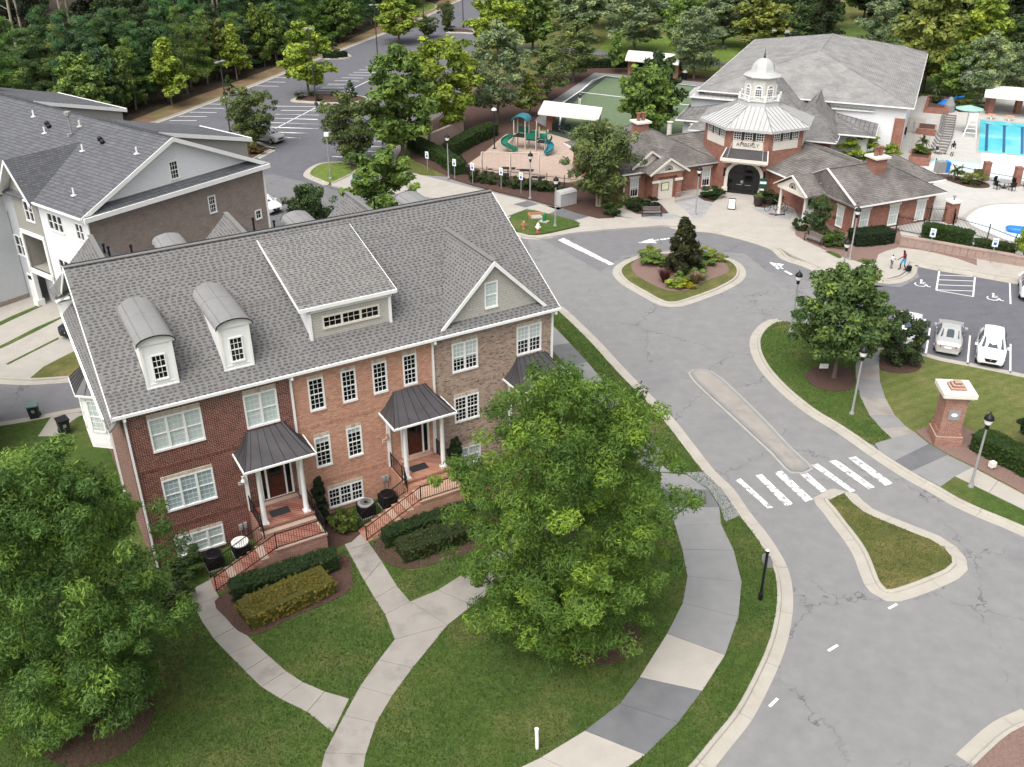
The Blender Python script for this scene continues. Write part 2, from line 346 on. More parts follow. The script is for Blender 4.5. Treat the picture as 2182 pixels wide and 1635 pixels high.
# plan outlines in metres, measured on the ground
G = {
'k_west':[(3.17,68.79),(3.62,67.91),(5.57,62.88),(7.17,58.08),(9.21,52.43),(10.14,49.02),(10.88,46.17),(11.61,44.3),(11.97,42.61),(12.19,41.63),(12.64,39.88),(12.92,37.75),(12.7,35.89),(12.15,34.04),(11.42,32.32),(10.43,30.53),(9.22,28.61),(7.88,27.0),(6.87,25.82),(6.09,25.13)],
'k_east':[(20.34,65.95),(19.84,65.82),(18.97,64.87),(18.09,63.17),(17.69,61.29),(17.64,59.38),(17.86,57.55),(18.37,55.38),(19.26,52.94),(20.25,51.21),(21.13,49.39),(21.67,48.14),(22.77,46.02),(23.91,44.31),(24.43,43.41),(25.3,42.4),(26.2,41.55),(27.04,40.66),(28.11,39.47)],
'k_north':[(0.58,85.26),(2.32,84.42),(6.04,86.17),(9.37,87.08),(14.42,88.12),(15.94,86.6),(18.77,85.94),(21.32,84.04),(23.58,81.44),(24.09,78.98),(25.34,77.51),(26.29,76.09),(27.89,75.22),(29.51,74.53),(30.89,73.95),(32.12,74.51),(33.13,75.68),(33.96,77.43)],
'k_lot':[(34.34,77.96),(35.26,77.28),(36.02,76.76),(38.27,75.59),(41.32,73.85),(42.52,73.17)],
'k_corner':[(17.94,25.77),(18.95,26.56),(20.05,27.34),(21.44,27.98)],
'k_lotS':[(28.71,60.36),(29.72,59.52),(31.9,58.46),(33.71,57.44),(35.15,56.66)],
'isl_out':[(15.63,80.61),(14.35,80.67),(13.02,80.42),(11.82,80.08),(10.3,79.06),(9.15,77.73),(8.56,76.42),(8.5,75.15),(8.87,73.6),(9.56,72.25),(10.35,70.94),(11.02,69.8),(11.62,69.11),(12.2,68.83),(13.07,68.89),(14.13,69.5),(15.45,70.47),(16.81,71.53),(18.13,72.85),(19.02,73.97),(19.56,75.21),(19.77,76.65),(19.55,77.97),(18.87,78.98),(17.82,79.85),(16.87,80.3)],
'isl_mulch':[(11.55,78.88),(10.63,78.05),(10.19,77.22),(10.12,76.25),(10.34,74.98),(10.92,73.74),(11.53,72.83),(11.92,72.23),(12.45,71.79),(13.29,71.49),(14.21,71.77),(14.92,72.5),(16.02,73.69),(17.22,74.61),(18.1,75.38),(18.31,76.02),(18.29,76.99),(17.79,78.32),(16.7,79.35),(14.21,79.71),(12.59,79.56)],
'med_out':[(11.94,58.04),(12.03,57.15),(12.64,55.21),(13.52,52.79),(14.45,50.15),(15.21,48.04),(15.89,45.95),(17.3,46.34),(16.66,48.63),(15.98,51.34),(15.07,54.47),(14.17,57.24),(13.62,58.3),(13.02,58.6),(12.36,58.49)],
'tri_out':[(16.59,43.71),(16.53,43.02),(16.69,42.37),(16.9,41.05),(17.12,39.86),(17.22,38.71),(17.15,37.61),(17.09,36.43),(17.25,35.75),(17.63,35.3),(18.28,35.22),(19.4,35.61),(20.69,36.22),(21.87,36.87),(22.56,37.52),(22.83,38.37),(22.7,39.31),(22.22,40.16),(21.22,41.03),(20.26,41.86),(19.52,42.57),(19.2,43.29),(18.98,44.26),(18.56,44.64),(17.81,44.46),(16.94,43.9)],
'sw_strip_R':[(3.09,65.27),(4.18,62.39),(5.22,59.47),(6.5,55.47),(7.75,51.86),(9.18,46.75),(9.44,46.02)],
'sw_L':[(8.48,45.9),(7.9,44.16),(8.01,42.42),(8.25,41.1),(8.62,39.99),(8.59,39.01),(8.55,36.94),(8.02,35.02),(7.33,33.65),(6.77,32.49),(6.09,31.34),(5.45,30.37),(4.6,29.36),(2.83,27.73),(0.99,26.41),(-0.13,25.66)],
'sw_R':[(10.94,45.88),(11.43,44.22),(11.6,43.04),(11.9,41.65),(10.88,41.29),(11.23,38.93),(11.13,36.52),(10.47,34.08),(9.38,31.65),(8.01,29.58)],
'walkA_L':[(-15.67,35.92),(-15.06,34.98),(-14.39,33.91),(-13.54,32.79),(-12.61,31.8),(-11.64,30.81),(-10.75,29.91),(-9.77,29.23),(-8.52,28.52),(-7.29,27.45)],
'walkA_R':[(-14.78,36.83),(-14.02,35.57),(-13.36,34.59),(-12.63,33.59),(-11.62,32.51),(-10.8,31.7),(-9.85,30.79),(-8.99,30.15),(-7.98,29.63),(-6.88,29.23)],
'walkB_L':[(-8.77,39.8),(-8.42,39.1),(-7.22,36.67),(-6.57,35.43),(-5.96,34.34),(-5.34,32.7),(-5.91,31.44),(-6.53,29.89),(-6.97,28.31),(-7.45,26.44),(-7.48,25.55)],
'walkB_R':[(-8.14,40.85),(-7.36,39.6),(-6.55,38.16),(-5.61,36.32),(-4.86,35.2),(-3.0,33.6),(-4.37,30.96),(-5.1,29.36),(-5.59,27.93),(-5.81,26.36),(-5.81,25.47)],
'walkC':[(-4.86,35.2),(-3.86,34.92),(-3.32,35.8),(-2.52,36.59),(-1.39,37.7),(-0.6,36.64),(-1.85,35.07),(-3.0,33.6)],
'walkE_L':[(25.25,61.98),(24.39,60.51),(23.6,58.87),(23.07,57.07),(22.56,54.53),(22.4,52.15),(22.6,50.64),(22.87,49.47),(21.67,48.93)],
'walkE_R':[(26.07,61.23),(25.23,58.86),(24.54,56.62),(24.13,54.31),(23.99,52.14),(24.21,50.82),(24.52,50.09),(24.87,48.84)],
'lawn_tip':[(20.34,65.95),(19.84,65.82),(18.97,64.87),(18.09,63.17),(17.69,61.29),(17.64,59.38),(17.86,57.55),(18.37,55.38),(19.26,52.94),(20.25,51.21),(21.13,49.39),(21.67,48.93),(22.87,49.47),(22.6,50.64),(22.4,52.15),(22.56,54.53),(23.07,57.07),(23.6,58.87),(24.39,60.51),(25.25,61.98),(24.28,64.83)],
'ramp_E':[(21.67,48.93),(22.87,49.47),(24.21,50.82),(24.52,50.09),(24.87,48.84),(25.49,47.64),(26.43,46.35),(25.07,45.45),(23.88,44.46),(22.77,46.02),(21.67,48.14)],
'ramp_dark':[(24.87,48.84),(25.49,47.64),(22.81,45.99),(22.23,47.08)],
'strip_E':[(23.88,44.46),(25.07,45.45),(27.53,42.24),(28.53,39.67),(27.32,40.2),(26.2,41.55),(25.3,42.4),(24.43,43.41)],
'lawn_E':[(28.69,60.29),(29.69,59.45),(31.87,58.4),(33.68,57.37),(36.24,55.9),(35.73,52.83),(29.62,40.85),(28.16,43.61),(26.43,46.35),(25.49,47.64),(24.87,48.84),(24.52,50.09),(24.21,50.82),(23.99,52.14),(24.13,54.31),(24.54,56.62),(25.23,58.86),(26.07,61.23),(27.86,61.71)],
'mulch_E':[(24.59,50.27),(25.83,50.99),(27.14,51.36),(27.81,50.61),(30.01,47.61),(31.57,45.03),(29.67,41.12),(28.23,43.76),(26.5,46.51),(25.55,47.81),(24.97,48.98)],
'mulch_tree':[(19.89,57.76),(19.75,56.66),(20.12,55.69),(20.93,55.26),(21.89,55.36),(22.57,55.88),(23.09,57.29),(23.03,58.41),(21.43,58.88)],
'mulch_bush':[(25.4,59.32),(25.13,58.17),(25.72,57.76),(26.89,57.75),(27.78,58.27),(28.21,59.3),(27.43,60.49),(25.99,60.5)],
'stripeS0':[(31.04,64.91),(28.99,60.36)],
'stripeS1':[(33.49,63.65),(31.4,59.04)],
'stripeS2':[(35.83,62.27),(33.78,57.77)],
'stripeN0':[(40.8,73.44),(38.94,69.18)],
'hat0':[(36.25,76.52),(34.18,71.88)],
'hat1':[(38.52,74.79),(36.62,70.62)],
'hat2':[(34.18,71.88),(36.62,70.62)],
'hat3':[(35.65,75.05),(38.46,74.69)],
'hat4':[(35.19,74.05),(38.02,73.72)],
'hat5':[(34.71,73.0),(37.56,72.72)],
'hat6':[(34.24,71.98),(37.1,71.7)],
'cw0':[(12.63,45.34),(12.95,45.5),(14.13,42.72),(13.82,42.65)],
'cw1':[(13.87,45.79),(14.26,45.91),(15.31,43.03),(14.85,42.86)],
'cw2':[(15.0,46.07),(15.47,46.26),(16.5,43.46),(16.03,43.24)],
'cw3':[(16.39,45.98),(16.84,46.14),(17.53,44.27),(17.14,44.12)],
'cw4':[(17.32,46.83),(17.75,46.97),(19.08,44.26),(18.75,44.11)],
'cw5':[(18.46,47.22),(18.96,47.35),(20.27,44.6),(19.86,44.41)],
'cw6':[(19.69,47.56),(20.18,47.71),(21.43,44.93),(20.9,44.75)],
'dash0':[(14.06,32.02),(14.59,32.38)],
'dash1':[(10.7,28.84),(11.14,29.28)],
'dash2':[(17.68,34.74),(18.19,35.06)],
'stopln':[(4.23,83.46),(4.76,84.07),(8.85,77.65),(8.36,77.48)],
'court':[(-42.62,70.24),(-44.01,74.69),(-43.89,83.18),(-35.81,77.22),(-29.89,67.08),(-30.86,61.82),(-31.51,60.66),(-32.28,59.09),(-32.51,57.44),(-34.46,57.63),(-36.6,57.8)],
'gs1':[(-38.96,65.23),(-38.65,66.34),(-38.12,67.48),(-36.9,69.58),(-36.64,69.24),(-37.79,66.9),(-38.33,65.65),(-38.74,64.76)],
'gs2':[(-37.07,61.2),(-36.79,62.3),(-36.45,63.0),(-35.46,65.36),(-34.28,67.36),(-34.14,67.2),(-35.12,64.89),(-36.15,62.63),(-36.59,61.87),(-36.9,60.84)],
'gs3':[(-35.09,59.55),(-33.13,63.68),(-32.99,63.43),(-34.9,59.44)],
'gp':[(-32.51,57.44),(-32.28,59.09),(-31.51,60.66),(-30.86,61.82),(-29.64,61.0),(-28.52,57.88),(-29.8,57.78),(-31.14,57.57)],
'k_alleyN':[(-28.49,57.94),(-29.8,57.78),(-31.14,57.57),(-32.51,57.44),(-34.46,57.63),(-36.6,57.8)],
'k_alleyS':[(-26.74,53.28),(-26.99,53.19),(-27.53,52.91),(-28.29,52.65),(-28.98,52.34),(-30.24,51.79),(-31.72,51.26),(-33.22,50.84)],
'driveS':[(-28.98,52.34),(-27.52,52.89),(-26.86,52.83),(-27.3,52.33),(-27.57,51.55),(-27.6,50.91),(-27.59,50.06),(-28.82,50.07)],
'forest_edge':[(-51.46,125.11),(-49.65,127.52),(-47.48,135.14),(-43.0,147.12),(-37.42,164.45),(-31.36,181.07),(-26.37,201.07),(-24.83,207.36),(-21.5,215.51),(-16.82,233.92),(-14.84,256.46)],
'k_forest':[(-50.33,121.97),(-48.68,125.88),(-46.69,126.66),(-41.71,140.46),(-35.68,159.61),(-29.97,178.04),(-24.0,196.21),(-19.92,208.57),(-16.97,221.0),(-18.23,216.71),(-15.89,224.25),(-14.29,231.66),(-12.52,238.18),(-10.48,246.84)],
'I1':[(-32.42,118.79),(-34.88,117.17),(-34.63,111.31),(-32.61,108.37),(-29.91,106.92),(-28.93,109.76),(-27.88,113.12),(-27.23,114.08),(-27.89,114.68),(-28.62,115.08)],
'I2':[(-22.74,103.78),(-22.65,105.97),(-21.8,108.06),(-20.07,108.75),(-17.98,108.48),(-15.95,107.81),(-15.86,107.11),(-17.11,103.06),(-19.0,99.58),(-20.06,100.21),(-21.37,101.65),(-22.23,102.63)],
'I2mulch':[(-18.7,107.14),(-18.32,108.02),(-16.04,107.74),(-15.96,107.11),(-16.3,106.59),(-17.71,106.61)],
'I3':[(-31.13,139.07),(-30.88,140.66),(-29.71,142.27),(-26.2,143.54),(-21.48,141.82),(-19.67,139.22),(-22.24,136.77),(-25.81,136.7),(-28.82,137.48),(-30.51,138.0)],
'I4':[(-31.56,169.15),(-32.55,171.9),(-31.17,174.21),(-28.74,174.64),(-27.17,171.8),(-28.12,169.36),(-29.95,168.86)],
'I5':[(-21.88,169.43),(-20.91,171.69),(-18.76,174.93),(-15.33,176.8),(-11.54,173.85),(-14.81,170.21),(-18.09,168.02),(-21.03,168.08)],
'I6':[(-12.39,194.81),(-12.19,198.35),(-9.63,199.5),(-6.95,197.64),(-6.43,193.54),(-9.4,194.17)],
'I7':[(-22.48,222.6),(-21.62,233.44),(-18.0,234.99),(-15.89,227.76),(-18.34,218.14),(-20.38,213.97)],
'park':[(-15.54,107.39),(-14.36,113.51),(-13.02,118.07),(-11.34,124.36),(-9.04,130.99),(-6.83,146.04),(-5.88,171.37),(-7.22,200.34),(-3.07,239.65),(55.32,238.22),(140.64,236.14),(95.24,154.34),(74.98,144.77),(64.62,144.93),(64.79,158.42),(47.51,166.35),(29.46,151.98),(14.47,92.83),(8.88,87.45),(5.87,95.11),(2.89,95.89),(-4.53,102.35),(-10.74,103.78)],
'parkwalk':[(-17.53,98.64),(-19.0,99.58),(-17.11,103.06),(-15.86,107.11),(-15.13,112.2),(-14.1,116.5),(-13.25,118.96),(-12.5,118.12),(-12.92,113.32),(-13.23,108.13),(-12.07,104.66),(-10.61,103.81),(-6.45,100.37),(-7.88,100.7),(-1.94,96.9),(3.3,92.86),(6.25,89.56),(11.95,88.83),(14.24,86.84),(9.27,85.95),(5.98,85.14),(6.41,87.35),(3.81,89.59),(1.85,90.75),(-0.3,88.73),(-2.67,93.4),(-10.99,103.55)],
'hydlawn':[(-0.15,89.29),(1.71,91.43),(3.83,90.16),(6.17,88.2),(6.5,87.54),(6.24,86.9),(2.47,84.83),(0.59,85.38)],
'hyd_mulch_bed':[(-11.54,109.62),(-6.26,101.79),(-3.98,99.56),(-1.13,97.15),(1.93,94.83),(4.25,92.85),(6.3,90.48),(8.32,88.87),(9.85,89.08),(10.44,90.43),(9.93,93.27),(9.51,95.75),(8.71,97.82),(7.17,99.44),(2.91,102.25),(-1.2,105.2),(-4.78,107.66),(-5.6,110.19),(-7.78,110.22),(-11.95,114.25)],
'plaza':[(0.86,84.39),(2.57,83.77),(5.99,85.2),(9.28,86.04),(14.28,87.01),(15.94,86.61),(18.76,85.95),(21.34,84.07),(23.59,81.45),(24.43,79.3),(26.3,76.09),(27.83,75.26),(29.59,74.64),(30.91,74.03),(32.19,74.72),(33.09,75.72),(34.12,77.8),(36.04,76.83),(38.31,75.68),(41.35,73.94),(45.51,71.51),(47.87,76.1),(43.85,77.5),(41.59,79.92),(38.56,81.66),(36.27,84.05),(34.76,85.29),(32.06,82.3),(29.19,81.17),(28.09,84.74),(27.53,89.24),(27.96,92.69),(26.32,95.64),(23.12,98.77),(19.33,99.61),(16.77,95.74),(12.61,92.85),(11.21,92.87),(8.6,89.43),(5.89,95.41),(3.22,90.84),(6.62,86.83),(2.15,84.01)],
'plaza_grey1':[(16.23,93.67),(18.79,95.37),(20.18,93.42),(18.24,88.95),(17.44,88.86),(16.9,91.78)],
'bedR':[(26.16,85.09),(26.7,86.23),(29.14,88.09),(31.63,85.03),(36.16,86.13),(35.6,84.09),(38.82,79.18),(40.05,78.17),(39.48,76.81),(38.5,78.39),(36.96,79.81),(36.06,80.44),(34.31,81.08),(32.96,80.26),(32.01,79.45),(31.0,77.28),(29.57,77.87),(29.01,78.47),(27.93,79.89),(26.45,82.86),(26.01,84.19)],
'bedRgrass1':[(27.53,80.1),(28.02,80.2),(28.49,79.48),(28.62,78.68),(28.26,78.48)],
'bedRgrass2':[(29.57,77.87),(30.34,78.46),(31.34,77.86),(30.9,77.08),(30.12,77.28)],
'bedL':[(11.25,93.51),(13.07,92.65),(14.9,93.05),(15.28,90.37),(13.55,89.99),(12.11,90.2),(11.28,91.84)],
'bedE':[(19.01,95.81),(21.7,97.81),(21.43,96.01),(20.22,93.63),(19.4,94.06),(19.07,94.93)],
'bedB':[(25.26,96.87),(27.05,96.01),(26.8,93.36),(24.96,91.81),(24.03,92.21)],
'deck':[(47.19,128.3),(52.05,132.91),(58.14,140.04),(60.74,139.63),(62.04,139.23),(59.68,133.49),(59.6,130.43),(62.27,130.06),(66.23,138.42),(72.47,135.42),(51.78,91.83),(47.34,85.04),(38.92,80.53),(39.69,86.75),(40.48,91.95),(43.94,108.73),(41.19,108.76)],
'pool':[(60.68,126.2),(66.74,123.34),(60.11,109.39),(54.23,111.46)],
'kiddie':[(43.28,88.22),(44.22,89.59),(45.65,91.17),(47.14,92.15),(48.83,92.59),(50.93,92.57),(52.28,91.64),(51.51,88.82),(48.21,83.15),(46.0,81.95),(44.72,82.72),(43.88,84.6),(43.23,86.38)],
'court_turf':[(7.15,136.34),(14.39,154.32),(16.99,153.14),(35.06,142.94),(26.87,111.03),(18.48,103.11),(4.48,120.48)],
'court_line':[(7.15,136.34),(10.41,144.66),(12.39,150.98),(13.45,152.44),(14.55,154.31),(16.95,152.76)],
'court_walk':[(5.46,136.97),(13.13,156.66),(17.18,155.04),(36.41,145.63),(35.81,142.93),(16.99,153.14),(14.39,154.32),(6.87,136.34),(4.56,122.98),(3.08,126.66)],
'field':[(14.52,171.85),(17.4,186.79),(31.94,191.52),(41.12,188.8),(42.86,166.43),(32.17,158.97),(26.09,168.74)],
'froad2':[(44.59,188.73),(52.07,198.01),(59.75,181.2),(68.42,162.09),(80.83,154.58),(78.3,149.19),(65.19,155.54),(55.49,172.37),(49.17,189.65)],
}
LOT = [((-44.7,127.87),(-41.17,127.82)),((-44.24,130.14),(-40.4,129.91)),((-43.42,132.39),(-39.7,132.16)),((-42.69,134.71),(-39.27,134.48)),((-42.15,137.11),(-39.67,136.88)),((-41.76,139.78),(-40.14,139.56)),((-38.2,148.66),(-34.7,148.28)),((-37.15,151.4),(-34.21,151.13)),((-36.5,154.59),(-33.88,154.31)),((-34.98,124.89),(-31.12,124.84)),((-31.25,133.28),(-26.24,132.85)),((-31.0,131.07),(-25.64,130.57)),((-31.18,128.94),(-25.45,128.27)),((-31.1,126.61),(-25.02,125.8)),((-31.04,124.44),(-24.62,123.49)),((-29.28,121.85),(-25.41,121.26)),((-28.0,119.43),(-26.06,118.96)),((-33.72,135.77),(-26.89,135.3)),((-26.79,134.75),(-29.96,123.64)),((-24.7,146.83),(-28.21,146.89)),((-25.02,148.99),(-27.63,149.03)),((-20.83,154.89),(-24.6,142.85)),((-28.1,147.68),(-24.85,147.49)),((-28.3,145.26),(-24.31,144.92)),((-27.53,149.8),(-24.07,149.53)),((-26.96,152.13),(-23.13,151.77)),((-26.17,154.22),(-22.78,153.93)),((-25.0,158.32),(-21.19,157.93)),((-25.36,156.28),(-21.76,155.98)),((-23.56,162.36),(-19.85,162.05)),((-22.98,164.37),(-20.08,164.15)),((-24.28,160.23),(-20.6,159.85)),((-31.58,131.09),(-25.74,130.51)),((-31.11,128.88),(-25.32,128.08)),((-31.37,126.74),(-24.93,125.82)),((-31.28,124.21),(-24.52,123.44)),((-28.76,121.51),(-25.44,121.25)),((-27.5,119.14),(-25.96,118.96)),((-18.06,115.14),(-15.44,114.91)),((-19.71,113.21),(-15.42,112.89)),((-20.72,110.84),(-15.83,110.15)),((-17.07,117.56),(-14.85,117.4)),((-0.99,90.47),(-0.22,91.85)),((-0.89,89.39),(0.92,90.32)),((-0.71,88.33),(0.68,88.84))]
MIDTREES = [
('crepe_myrtle','crepe',8.62,92.6,8.34,4.51,'CG', 'spreading crepe myrtle with pink blossom traces beside the clubhouse entrance'),
('crepe_myrtle','crepe',-30.48,114.56,6.77,3.5,'CG', 'crepe myrtle on the mulch island behind the silver parked car'),
('crepe_myrtle','crepe',-17.6,107.44,7.52,4.11,'CG', 'dark crepe myrtle over two people on the small grass island'),
('shade_tree','maple_a',-12.37,109.61,12.12,4.58,'MG', 'tall airy green tree beside the playground hedge'),
('shade_tree','maple_b',-8.23,120.48,11.62,4.83,'YG', 'yellow green tree between the far lot and the playground'),
('silver_maple','silver',-1.76,125.74,12.0,4.86,'SG', 'large silvery tree behind the playground'),
('small_tree','maple_c',2.4,128.63,5.21,2.4,'OG', 'small olive tree beside the white canopy'),
('shade_tree','silver',5.0,137.95,7.47,3.94,'CG', 'dark rounded tree left of the sports court path'),
('shade_tree','silver',9.44,150.14,8.82,4.64,'CG', 'dark rounded tree at the far left corner of the sports court'),
('shade_tree','maple_b',-2.1,168.7,11.11,5.39,'YG', 'light green tree behind the silvery tree'),
('shade_tree','maple_a',3.76,174.05,10.44,4.92,'MG', 'mid green tree behind the sports court path'),
('small_tree','maple_c',16.45,157.64,5.54,1.88,'MG', 'small neat tree in front of the far field'),
('shade_tree','silver',21.29,173.73,11.52,6.88,'SG', 'big pale green tree in front of the far field'),
('shade_tree','maple_b',12.89,183.86,11.92,5.42,'SG', 'pale tree at the top edge left of the far field'),
('shade_tree','silver',27.91,152.19,10.23,4.96,'SG', 'grey green tree above the far white canopy'),
('shade_tree','silver',28.21,162.26,11.45,4.46,'MG', 'tree behind the far white canopy and field'),
('shade_tree','maple_b',42.77,173.34,10.04,5.7,'OG', 'olive green tree behind the white cupola'),
('shade_tree','maple_a',37.44,178.74,9.39,5.38,'SG', 'pale green tree left of the olive tree behind the big roof'),
('shade_tree','silver',49.28,165.78,10.25,5.53,'DG', 'dark tree behind the ridge of the big roof'),
('cedar','cedar',49.75,161.89,11.43,4.16,'KG', 'black green cedar behind the big roof'),
('shade_tree','silver',57.36,158.04,10.87,4.76,'SG', 'silver green tree behind the right of the big roof'),
('shade_tree','maple_a',59.42,143.01,14.62,5.73,'OG', 'tall yellow green tree right of the big roof'),
('shade_tree','maple_b',68.79,147.57,12.5,5.01,'YG', 'yellow green tree behind the pool lamp'),
('shade_tree','silver',63.57,134.3,9.45,3.67,'SG', 'rounded green tree behind the pool fence'),
('shade_tree','silver',70.55,139.85,7.11,2.9,'SG', 'pale tree behind the pool shelter'),
('shade_tree','maple_a',61.15,137.12,7.31,2.97,'MG', 'green tree over the blue slide beside the big roof'),
('shade_tree','silver',75.75,149.09,9.74,4.53,'DG', 'dark tree at the right edge behind the pool shelter'),
('shade_tree','maple_a',17.58,118.6,9.9,3.3,'DG', 'dark green tree behind the light tree on the sports court edge'),
('shade_tree','maple_b',15.76,114.39,9.48,3.62,'MG', 'light green tree in front of the sports court'),
('shade_tree','maple_b',-11.89,84.86,8.04,3.64,'MG', 'large green tree just behind the townhouse roof ridge'),
('crepe_myrtle','crepe',-17.73,81.93,5.58,2.71,'DG', 'dark spreading crepe myrtle behind the townhouse ridge'),
('shade_tree','maple_a',-29.03,141.95,10.0,3.87,'YG', 'yellow green tree on the parking island beside a tall lamp'),
('shade_tree','maple_a',-20.26,183.55,8.37,4.44,'YG', 'yellow green tree on the far parking island'),
('shade_tree','maple_c',-46.88,136.19,8.31,3.28,'YG', 'bright green tree at the wood edge above the townhouse roof'),
('shade_tree','maple_c',-41.73,151.97,7.59,2.56,'YG', 'bright green tree at the wood edge left of the first lot lamp'),
('shade_tree','maple_c',-38.04,163.4,8.88,2.72,'MG', 'bright green tree at the wood edge above the parking stalls'),
('shade_tree','maple_b',-31.15,184.71,8.41,3.58,'MG', 'bright green tree at the wood edge beyond the conical shrub'),
('shade_tree','maple_b',-54.41,125.73,9.0,3.57,'MG', 'light green tree behind the rear townhouse roof'),
('shade_tree','maple_a',-65.85,136.19,6.79,3.74,'MG', 'leafy tree at the left behind the rear townhouse roof'),
('cone_shrub','cone_shrub',-40.39,142.12,2.79,0.91,'DG', 'conical evergreen at the end of the first stall row'),
('cone_shrub','cone_shrub',-30.24,172.53,3.09,1.12,'DG', 'conical evergreen on the far stall island'),
('cone_shrub','cone_shrub',-22.74,140.38,2.38,0.95,'DG', 'conical evergreen on the middle stall island'),
('crepe_myrtle','crepe',-12.4,197.61,5.14,1.94,'CG', 'small crepe myrtle on the farthest island'),
('crepe_myrtle','crepe',-15.42,189.31,3.74,2.56,'CG', 'grey crepe myrtle among the far stalls'),
('small_tree','crepe',28.02,84.22,3.57,1.55,'DG', 'dark clipped tree on white stems beside the bench'),
('yellow_shrub','maple_b',38.35,106.41,3.77,2.41,'YG', 'yellow green small tree behind the right clubhouse wing'),
('yellow_shrub','maple_a',42.6,107.64,2.07,1.16,'YG', 'small yellow green tree behind the clubhouse chimney'),
('small_tree','maple_a',43.57,77.47,4.29,0.91,'YG', 'thin leafed small tree at the right edge beside the wading pool'),
('shade_tree','silver',69.71,161.55,7.26,3.89,'CG', 'grey green tree between the tall yellow trees behind the pool'),
('cedar','cedar',84.83,173.43,11.35,6.62,'KG', 'very dark evergreen behind the pool shelter at the top right'),
('cedar','cedar',50.4,180.79,10.62,5.52,'DG', 'dark evergreen at the top edge behind the clubhouse'),
('cedar','cedar',81.52,187.41,11.32,8.0,'KG', 'very dark evergreen at the top edge above the pool'),
('cedar','cedar',34.38,207.46,10.2,6.17,'KG', 'dark evergreen at the top edge above the far field'),
('shade_tree','silver',5.65,199.44,11.11,5.86,'MG', 'green tree at the top edge behind the sports court'),
('shade_tree','maple_a',19.37,199.15,11.91,6.86,'SG', 'pale tree at the top edge behind the far field'),
('shade_tree','silver',47.31,210.2,10.74,7.37,'CG', 'grey green tree at the top edge behind the far avenue'),
]
# the wood: rows of pines and broadleaves along the lot, tall stems and dark trees behind
WOOD = []; _r = random.Random(12)
WL = {'pine_a': 'dense green pine in the front of the wood beyond the parking lot', 'pine_b': 'spreading green pine in the front of the wood beyond the parking lot', 'tall_pine': 'tall bare-stemmed pine standing deep in the wood', 'cedar': 'dark undergrowth tree deep in the wood', 'maple_b': 'broadleaf tree in the front of the wood beyond the parking lot'}
def _w(k, x, y, hr, rr, cols): WOOD.append(('tall_pine' if k == 'tall_pine' else 'pine_tree' if 'pine' in k else 'wood_tree', k, x, y, _r.uniform(*hr), _r.uniform(*rr), _r.choice(cols), WL[k]))
def _along(d, step, keys, hr, rr, cols):
    P = [Vector(p) for p in G['forest_edge']]
    for a, b in zip(P[:-1], P[1:]):
        L = (b-a).length; t = (b-a)/L; n = Vector((-t.y, t.x)); s = _r.random()*step
        while s < L:
            p = a+t*s+n*(d+_r.uniform(-1.3, 1.3)); _w(_r.choice(keys), p.x, p.y, hr, rr, cols); s += step*_r.uniform(.75, 1.3)
_along(3.0, 3.6, ['pine_a', 'pine_b', 'maple_b'], (8, 12), (2.4, 3.4), ['PG', 'PG', 'MG'])
_along(7.5, 4.4, ['pine_a', 'pine_b', 'pine_a'], (10, 14), (2.8, 3.8), ['PG', 'PG', 'DG'])
_along(13, 6.0, ['pine_a', 'pine_b', 'cedar'], (10, 15), (2.8, 3.8), ['PG', 'DG'])
for i in range(54): _w(_r.choice(['pine_a', 'pine_b', 'maple_b', 'pine_b']), _r.uniform(-110, -52), _r.uniform(118, 150), (7, 11.5), (2.8, 4.0), ['PG', 'MG', 'PG'])
for i in range(34):
    x, y = _r.uniform(-125, -44), _r.uniform(152, 205)
    if x < -44+(y-150)*.25: _w('tall_pine', x, y, (21, 29), (3, 4.2), ['CG', 'MG', 'DG'])
for i in range(56): y = _r.uniform(165, 262); _w('cedar', _r.uniform(-150, -52+(y-165)*.33), y, (12, 22), (4, 6.5), ['KG', 'KG', 'DG'])
WOODG = set(WL.values())
# ------------------------------------------------------------------ ground, roads, kerbs, walks
def smooth2(pts, step=.6, closed=False):
    """Catmull-Rom through plan points, evenly resampled"""
    P = [Vector((p[0], p[1])) for p in pts]; n = len(P); out = []
    segs = n if closed else n-1
    for i in range(segs):
        p0 = P[(i-1) % n] if closed or i > 0 else P[0]*2-P[1]
        p1, p2 = P[i], P[(i+1) % n]
        p3 = P[(i+2) % n] if closed or i+2 < n else P[-1]*2-P[-2]
        L = (p2-p1).length; k = max(1, int(L/step))
        for j in range(k):
            t = j/k
            out.append(.5*((2*p1)+(-p0+p2)*t+(2*p0-5*p1+4*p2-p3)*t*t+(-p0+3*p1-3*p2+p3)*t**3))
    if not closed: out.append(P[-1])
    return out
def offs(P, d, closed=False):
    """offset plan polyline to its left by d"""
    n = len(P); out = []
    for i in range(n):
        a = P[(i-1) % n] if closed or i > 0 else P[i]; b = P[(i+1) % n] if closed or i < n-1 else P[i]
        t = (b-a); t = t.normalized() if t.length > 1e-9 else Vector((1, 0)); out.append(P[i]+Vector((-t.y, t.x))*d)
    return out
def sheet(name, poly, z, mat, kind='structure', z0=None, parent=None):
    m = MB(); m.prism(poly, z if z0 is None else z0, z, 0); return tag(m.build(name, mat, parent), kind=kind)
KP = [(0, -.05), (0, .13), (.03, .145), (.15, .145), (.19, .12), (.22, .03), (.5, .012), (.76, .012), (.76, -.05)]
